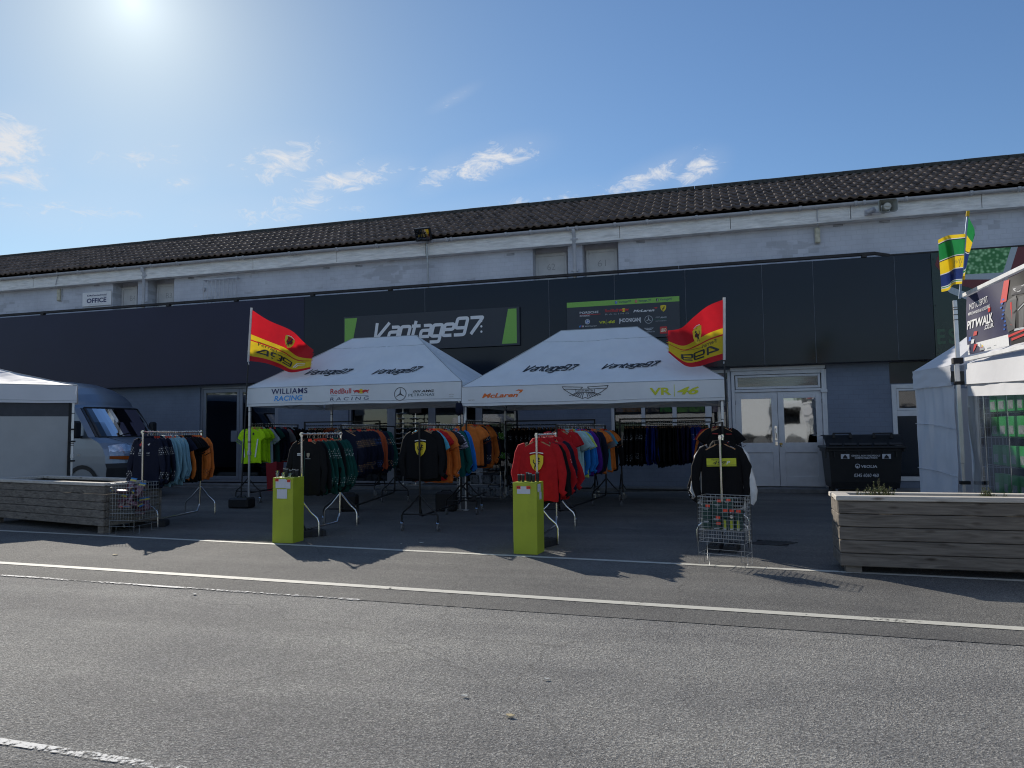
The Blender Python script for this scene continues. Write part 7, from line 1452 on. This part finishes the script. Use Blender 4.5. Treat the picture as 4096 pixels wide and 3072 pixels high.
# ================================================================== silver high roof van
VAN = thing('parked_van', (-14.5, 13.9, 0), 'silver high roofed van parked along the wall behind the left tent', 'van')
paint = mat('van_silver', (.25, .30, .37), .32, .55, var=.03, scale=3); trim = mat('van_black_trim', (.016, .017, .02), .6, var=.1); vglass = glass_mat('van_glass', (.10, .12, .14), .02); lampg = glass_mat('van_lamp_glass', (.85, .88, .92), .06); amb = mat('indicator_amber', (.38, .075, .008), .2, var=.05)
VX, VY0, VY1 = -12.15, 12.55, 14.5; VC = (VY0+VY1)/2; HW = (VY1-VY0)/2
# half width as a function of height, profile of the nose in x (distance back from the bumper) per height
def vsec(z):
    if z < .9: return HW*(.97+.03*z/.9)
    if z < 1.05: return HW
    return HW*(1-.16*((z-1.05)/1.75)**1.5)
prof = [(.24, .10), (.40, .02), (.72, .0), (.82, .04), (.98, .06), (1.14, .13), (1.26, .24), (1.34, .40), (1.40, .56), (1.72, .80), (2.04, 1.06), (2.12, 1.12), (2.20, 1.16), (2.38, 1.30), (2.54, 1.54), (2.65, 1.9), (2.71, 2.4), (2.73, 3.0)]
LEN = 5.6; NW = 20
def nose_round(t, z): return .34*abs(t)**3.2*(1.15-.15*z) if z < 2.1 else (.30*abs(t)**2.6+.05)
def front_pt(z, back, t):   # t -1..1 across
    return V((VX-back-nose_round(t, z), VC+t*vsec(z), z+(0 if z < 2.3 else -.22*abs(t)**2.5*min(1, (z-2.3)/.4))))
mb = MB(); secs = [[front_pt(z, b, -1+2*i/NW) for i in range(NW+1)] for z, b in prof]
def zone(j):
    z0, z1 = prof[j][0], prof[j+1][0]
    return 1 if z1 <= .83 else 0
for j in range(len(secs)-1):
    mi = zone(j)
    for i in range(NW):
        t = -1+2*(i+.5)/NW
        if 8 <= j <= 9 and abs(t) < .86: continue          # windscreen opening
        mb.add([secs[j][i], secs[j][i+1], secs[j+1][i+1], secs[j+1][i]], [(0, 1, 2, 3)], mi, True)
# flanks and roof
for s_ in (-1, 1):
    e_ = [front_pt(z, b, s_) for z, b in prof]; k_ = 8
    rows = []
    for q in range(k_+1):
        rows.append([V((p.x+(VX-LEN-p.x)*q/k_, p.y, p.z)) for p in e_])
    for q in range(k_):
        for j in range(len(e_)-1):
            x_ = (rows[q][j].x+rows[q+1][j].x)/2; z_ = (rows[q][j].z+rows[q][j+1].z)/2
            mb.add([rows[q][j], rows[q+1][j], rows[q+1][j+1], rows[q][j+1]], [(0, 1, 2, 3)], 1 if z_ < .5 else 0, True)
top = secs[-1]; rr = [[V((p.x+(VX-LEN-p.x)*q/6, p.y, p.z+.02*math.sin(math.pi*q/6))) for p in top] for q in range(7)]; mb.loft(rr, 0, False, True)
mb.add([V((VX-LEN, VY0, .3)), V((VX-LEN, VY1, .3)), V((VX-LEN, VY1-.15, 2.6)), V((VX-LEN, VY0+.15, 2.6))], [(0, 1, 2, 3)], 0)
body = mb.build('body', [paint, trim], VAN)
mb = MB()
for j in (8, 9):
    for i in range(NW):
        t = -1+2*(i+.5)/NW
        if abs(t) < .86: mb.add([secs[j][i]+V((.012, 0, .006)), secs[j][i+1]+V((.012, 0, .006)), secs[j+1][i+1]+V((.012, 0, .006)), secs[j+1][i]+V((.012, 0, .006))], [(0, 1, 2, 3)], 0, True)
mb.build('windscreen', vglass, VAN)
mb = MB(); q0 = [front_pt(1.395, .555, -.85+1.7*i/12)+V((.02, 0, .0)) for i in range(13)]; q1 = [front_pt(2.05, 1.065, -.85+1.7*i/12)+V((.02, 0, .01)) for i in range(13)]; mb.tube(q0, .018, 5); mb.tube(q1, .014, 5); mb.tube([q0[0], q1[0]], .016, 5); mb.tube([q0[-1], q1[-1]], .016, 5)
for a, b in ((.15, .55), (-.45, -.05)): mb.tube([front_pt(1.41, .57, a)+V((.04, 0, .01)), front_pt(1.49, .63, b)+V((.035, 0, .01))], .009, 5)
mb.build('screen_seal', trim, VAN)
for s_ in (-1, 1):   # headlamps: tall teardrop with amber strip below
    def lp(u, v): # u along the corner 0 inner..1 outer, v 0 bottom..1 top
        t = s_*(.46+.50*u); z = .94+.32*v*(1-.30*abs(u-.42)*1.2)+.02*u; b = .045+.5*max(0, (z-.98))**1.3+.03; return front_pt(z, b-.055, t)
    mb = MB(); mb.grid(lambda u, v: lp(u, .12+.88*v), 10, 8, 0, True); mb.grid(lambda u, v: lp(u, -.16+.24*v)+V((.004, 0, 0)), 10, 2, 1, True); hl = mb.build('headlight', [lampg, amb], VAN)
    mb = MB(); mb.grid(lambda u, v: lp(.08+.84*u, .16+.76*v)-V((.06, 0, 0)), 8, 6, 0, True); mb.build('reflector', mat('lamp_reflector', (.55, .58, .62), .18, .9, var=.35, scale=14), hl)
mb = MB(); mb.grid(lambda u, v: front_pt(.93+.10*v, .02, -.40+.8*u)+V((.012, 0, 0)), 12, 3); mb.build('grille', trim, VAN)
mb = MB(); mb.tube([front_pt(1.12, .12, -.42), front_pt(1.25, .23, -.52), front_pt(1.34, .40, -.66), front_pt(1.39, .53, -.74)], .006, 4); mb.tube([front_pt(1.12, .12, .42), front_pt(1.25, .23, .52), front_pt(1.34, .40, .66), front_pt(1.39, .53, .74)], .006, 4); mb.build('bonnet_gap', trim, VAN)
for s_, yy in ((-1, VY0), (1, VY1)):
    mb = MB(); xs_ = VX-1.05; mb.obox(V((xs_, yy+s_*.13, 1.56)), V((1, 0, 0)), V((0, 1, 0)), V((0, 0, 1)), .06, .10, .19, 0, .04); mb.beam((xs_-.02, yy+s_*.05, 1.40), (xs_-.02, yy-s_*.05, 1.40), .08, .06); mb.build('wing_mirror', trim, VAN)
    mb = MB(); sy = lambda z: VC+s_*(vsec(z)+.004)
    mb.add([V((VX-1.15, sy(1.42), 1.42)), V((VX-2.1, sy(1.42), 1.42)), V((VX-2.1, sy(2.0), 2.0)), V((VX-1.55, sy(2.0), 2.0))], [(0, 1, 2, 3)]); mb.build('side_window', vglass, VAN)
    for x_ in (VX-1.0, VX-4.4):
        mb = MB(); yc = VC+s_*(HW-.12); mb.tube([(x_, yc-.1, .34), (x_, yc+.1, .34)], .34, 24); mb.tube([(x_, yc+s_*.10, .34), (x_, yc+s_*.105, .34)], .2, 20, 1); wl_ = mb.build('wheel', [rub, chrome], VAN)
        mb = MB(); mb.loft([[V((x_+r_*math.cos(a), VC+s_*(HW+.003), .34+r_*math.sin(a))) for a in [i*math.pi/12 for i in range(13)]] for r_ in (.36, .45)], 0, False); mb.build('wheel_arch', trim, VAN)
    mb = MB(); mb.box((VX-1.15, VC+s_*(HW+.001)-.004, .98), (VX-1.06, VC+s_*(HW+.001)+.004, 1.03), 0, .003); mb.build('side_repeater', mat('repeater', (.5, .5, .48), .3), VAN)
pf_ = front_pt(1.31, 1.0, -.1); mb = MB(); mb.obox(V((VX-.98, VC-.28, 1.49)), V((0, 1, 0)), V((1, 0, -.2)).normalized(), V((.2, 0, 1)).normalized(), .24, .13, .045, 0, .02); solo('folded_cloth', mb, cloth('aqua_pale', (.18, .38, .42)), (VX-.98, VC-.28, 1.43), 'pale aqua folded cloth on the dashboard of the silver van', 'cloth')
mb = MB(); mb.box((VX-1.6, VY0+.15, 1.2), (VX-.85, VY1-.15, 1.41)); mb.box((VX-2.3, VY0+.2, .7), (VX-2.15, VY0+.8, 1.75), 0, .05); mb.box((VX-2.3, VY1-.8, .7), (VX-2.15, VY1-.2, 1.75), 0, .05); mb.quad((VX-2.6, VY0+.1, .4), (VX-2.6, VY1-.1, .4), (VX-2.6, VY1-.25, 2.3), (VX-2.6, VY0+.25, 2.3)); mb.build('cabin', trim, VAN)
# ================================================================== across the road, behind the viewer: seen in the door glass and the glossy boards
lorw = mat('lorry_white', (.62, .63, .63), .4, var=.06)
def lorry(x, y, L_, h, label):
    r = thing('parked_lorry', (x, y, 0), label, 'lorry'); mb = MB(); mb.box((x, y-2.5, 1.0), (x+L_, y, h), 0, .05); mb.build('cargo_box', lorw, r)
    mb = MB(); mb.box((x+L_+.1, y-2.4, .5), (x+L_+2.2, y-.1, 2.9), 0, .15); mb.build('cab', lorw, r)
    mb = MB(); mb.box((x+L_+.5, y-.098, 1.6), (x+L_+1.6, y-.07, 2.5)); mb.box((x+L_+2.16, y-2.2, 1.6), (x+L_+2.23, y-.3, 2.6)); mb.build('cab_window', vglass, r)
    mb = MB(); mb.box((x, y-2.3, .55), (x+L_+.1, y-.2, .99)); mb.build('chassis', trim, r)
    for k in (.8, 1.9, L_-.5, L_+1.2):
        for yy in (y-.15, y-2.3): mb = MB(); mb.tube([(x+k, yy-.15, .5), (x+k, yy+.15, .5)], .5, 18); mb.build('wheel', rub, r)
lorry(-3.5, -8.5, 7.0, 3.6, 'white box lorry parked across the road, mirrored in the white door glass'); lorry(9.0, -10, 6.5, 3.4, 'second white box lorry across the road, further right'); lorry(-37, -10, 8.5, 4.3, 'third white box lorry across the road, further left')
for i, (x, y) in enumerate(((-14.5, -9), (-10, -9), (-5.5, -13), (5, -12.5), (17, -9))):
    Tt = Tent('market_tent', (x, y, 0), EX, NY, 3.0, 3.0, 2.2, 3.0, .1, .3, 'white market tent across the road, %s from the left' % ORD[i].replace('nearest', 'first'), canvas_s, 'white tents across the road'); Tt.roof(); Tt.valance(); Tt.legs([(.05, .03), (2.95, .03), (.05, 2.97), (2.95, 2.97)])
bark = mat('bark', (.06, .045, .03), .9, var=.3, scale=8, bump=.6); leafd = mat('tree_leaf', (.05, .085, .025), .7, var=.5, scale=.8)
lmesh = None
for i in range(16):
    x = -62+i*8.2+random.uniform(-2, 2); y = -32-random.uniform(0, 9); hh = random.uniform(7, 11); r = thing('broadleaf_tree', (x, y, 0), 'broad leafed tree beyond the lorries across the road', 'tree', 'trees across the road'); mb = MB()
    mb.tube([(x, y, 0), (x+.1, y, hh*.3), (x-.2, y+.1, hh*.6), (x, y, hh*.85)], [.28, .22, .14, .05], 8)
    for k in range(6): a = k*1.05+i; mb.tube([(x, y, hh*(.3+.05*k)), (x+math.cos(a)*hh*.2, y+math.sin(a)*hh*.2, hh*(.5+.06*k))], [.1, .03], 5)
    mb.build('trunk', bark, r); mb = MB(); rng = random.Random(i)
    cl = [(V((x+rng.gauss(0, hh*.17), y+rng.gauss(0, hh*.17), hh*rng.uniform(.42, .92))), hh*rng.uniform(.1, .17)) for _ in range(14)]
    for c, rr_ in cl:
        for _ in range(70):
            d = V((rng.gauss(0, 1), rng.gauss(0, 1), rng.gauss(0, 1))).normalized(); p = c+d*rr_*rng.uniform(.6, 1.05); q = d.orthogonal().normalized(); q2 = d.cross(q); s_ = rng.uniform(.12, .26); an = rng.uniform(0, 6.28); u_ = q*math.cos(an)+q2*math.sin(an); v_ = d.cross(u_)
            mb.add([p-u_*s_, p+v_*s_*.5, p+u_*s_, p-v_*s_*.5], [(0, 1, 2, 3)])
    mb.build('crown', leafd, r)
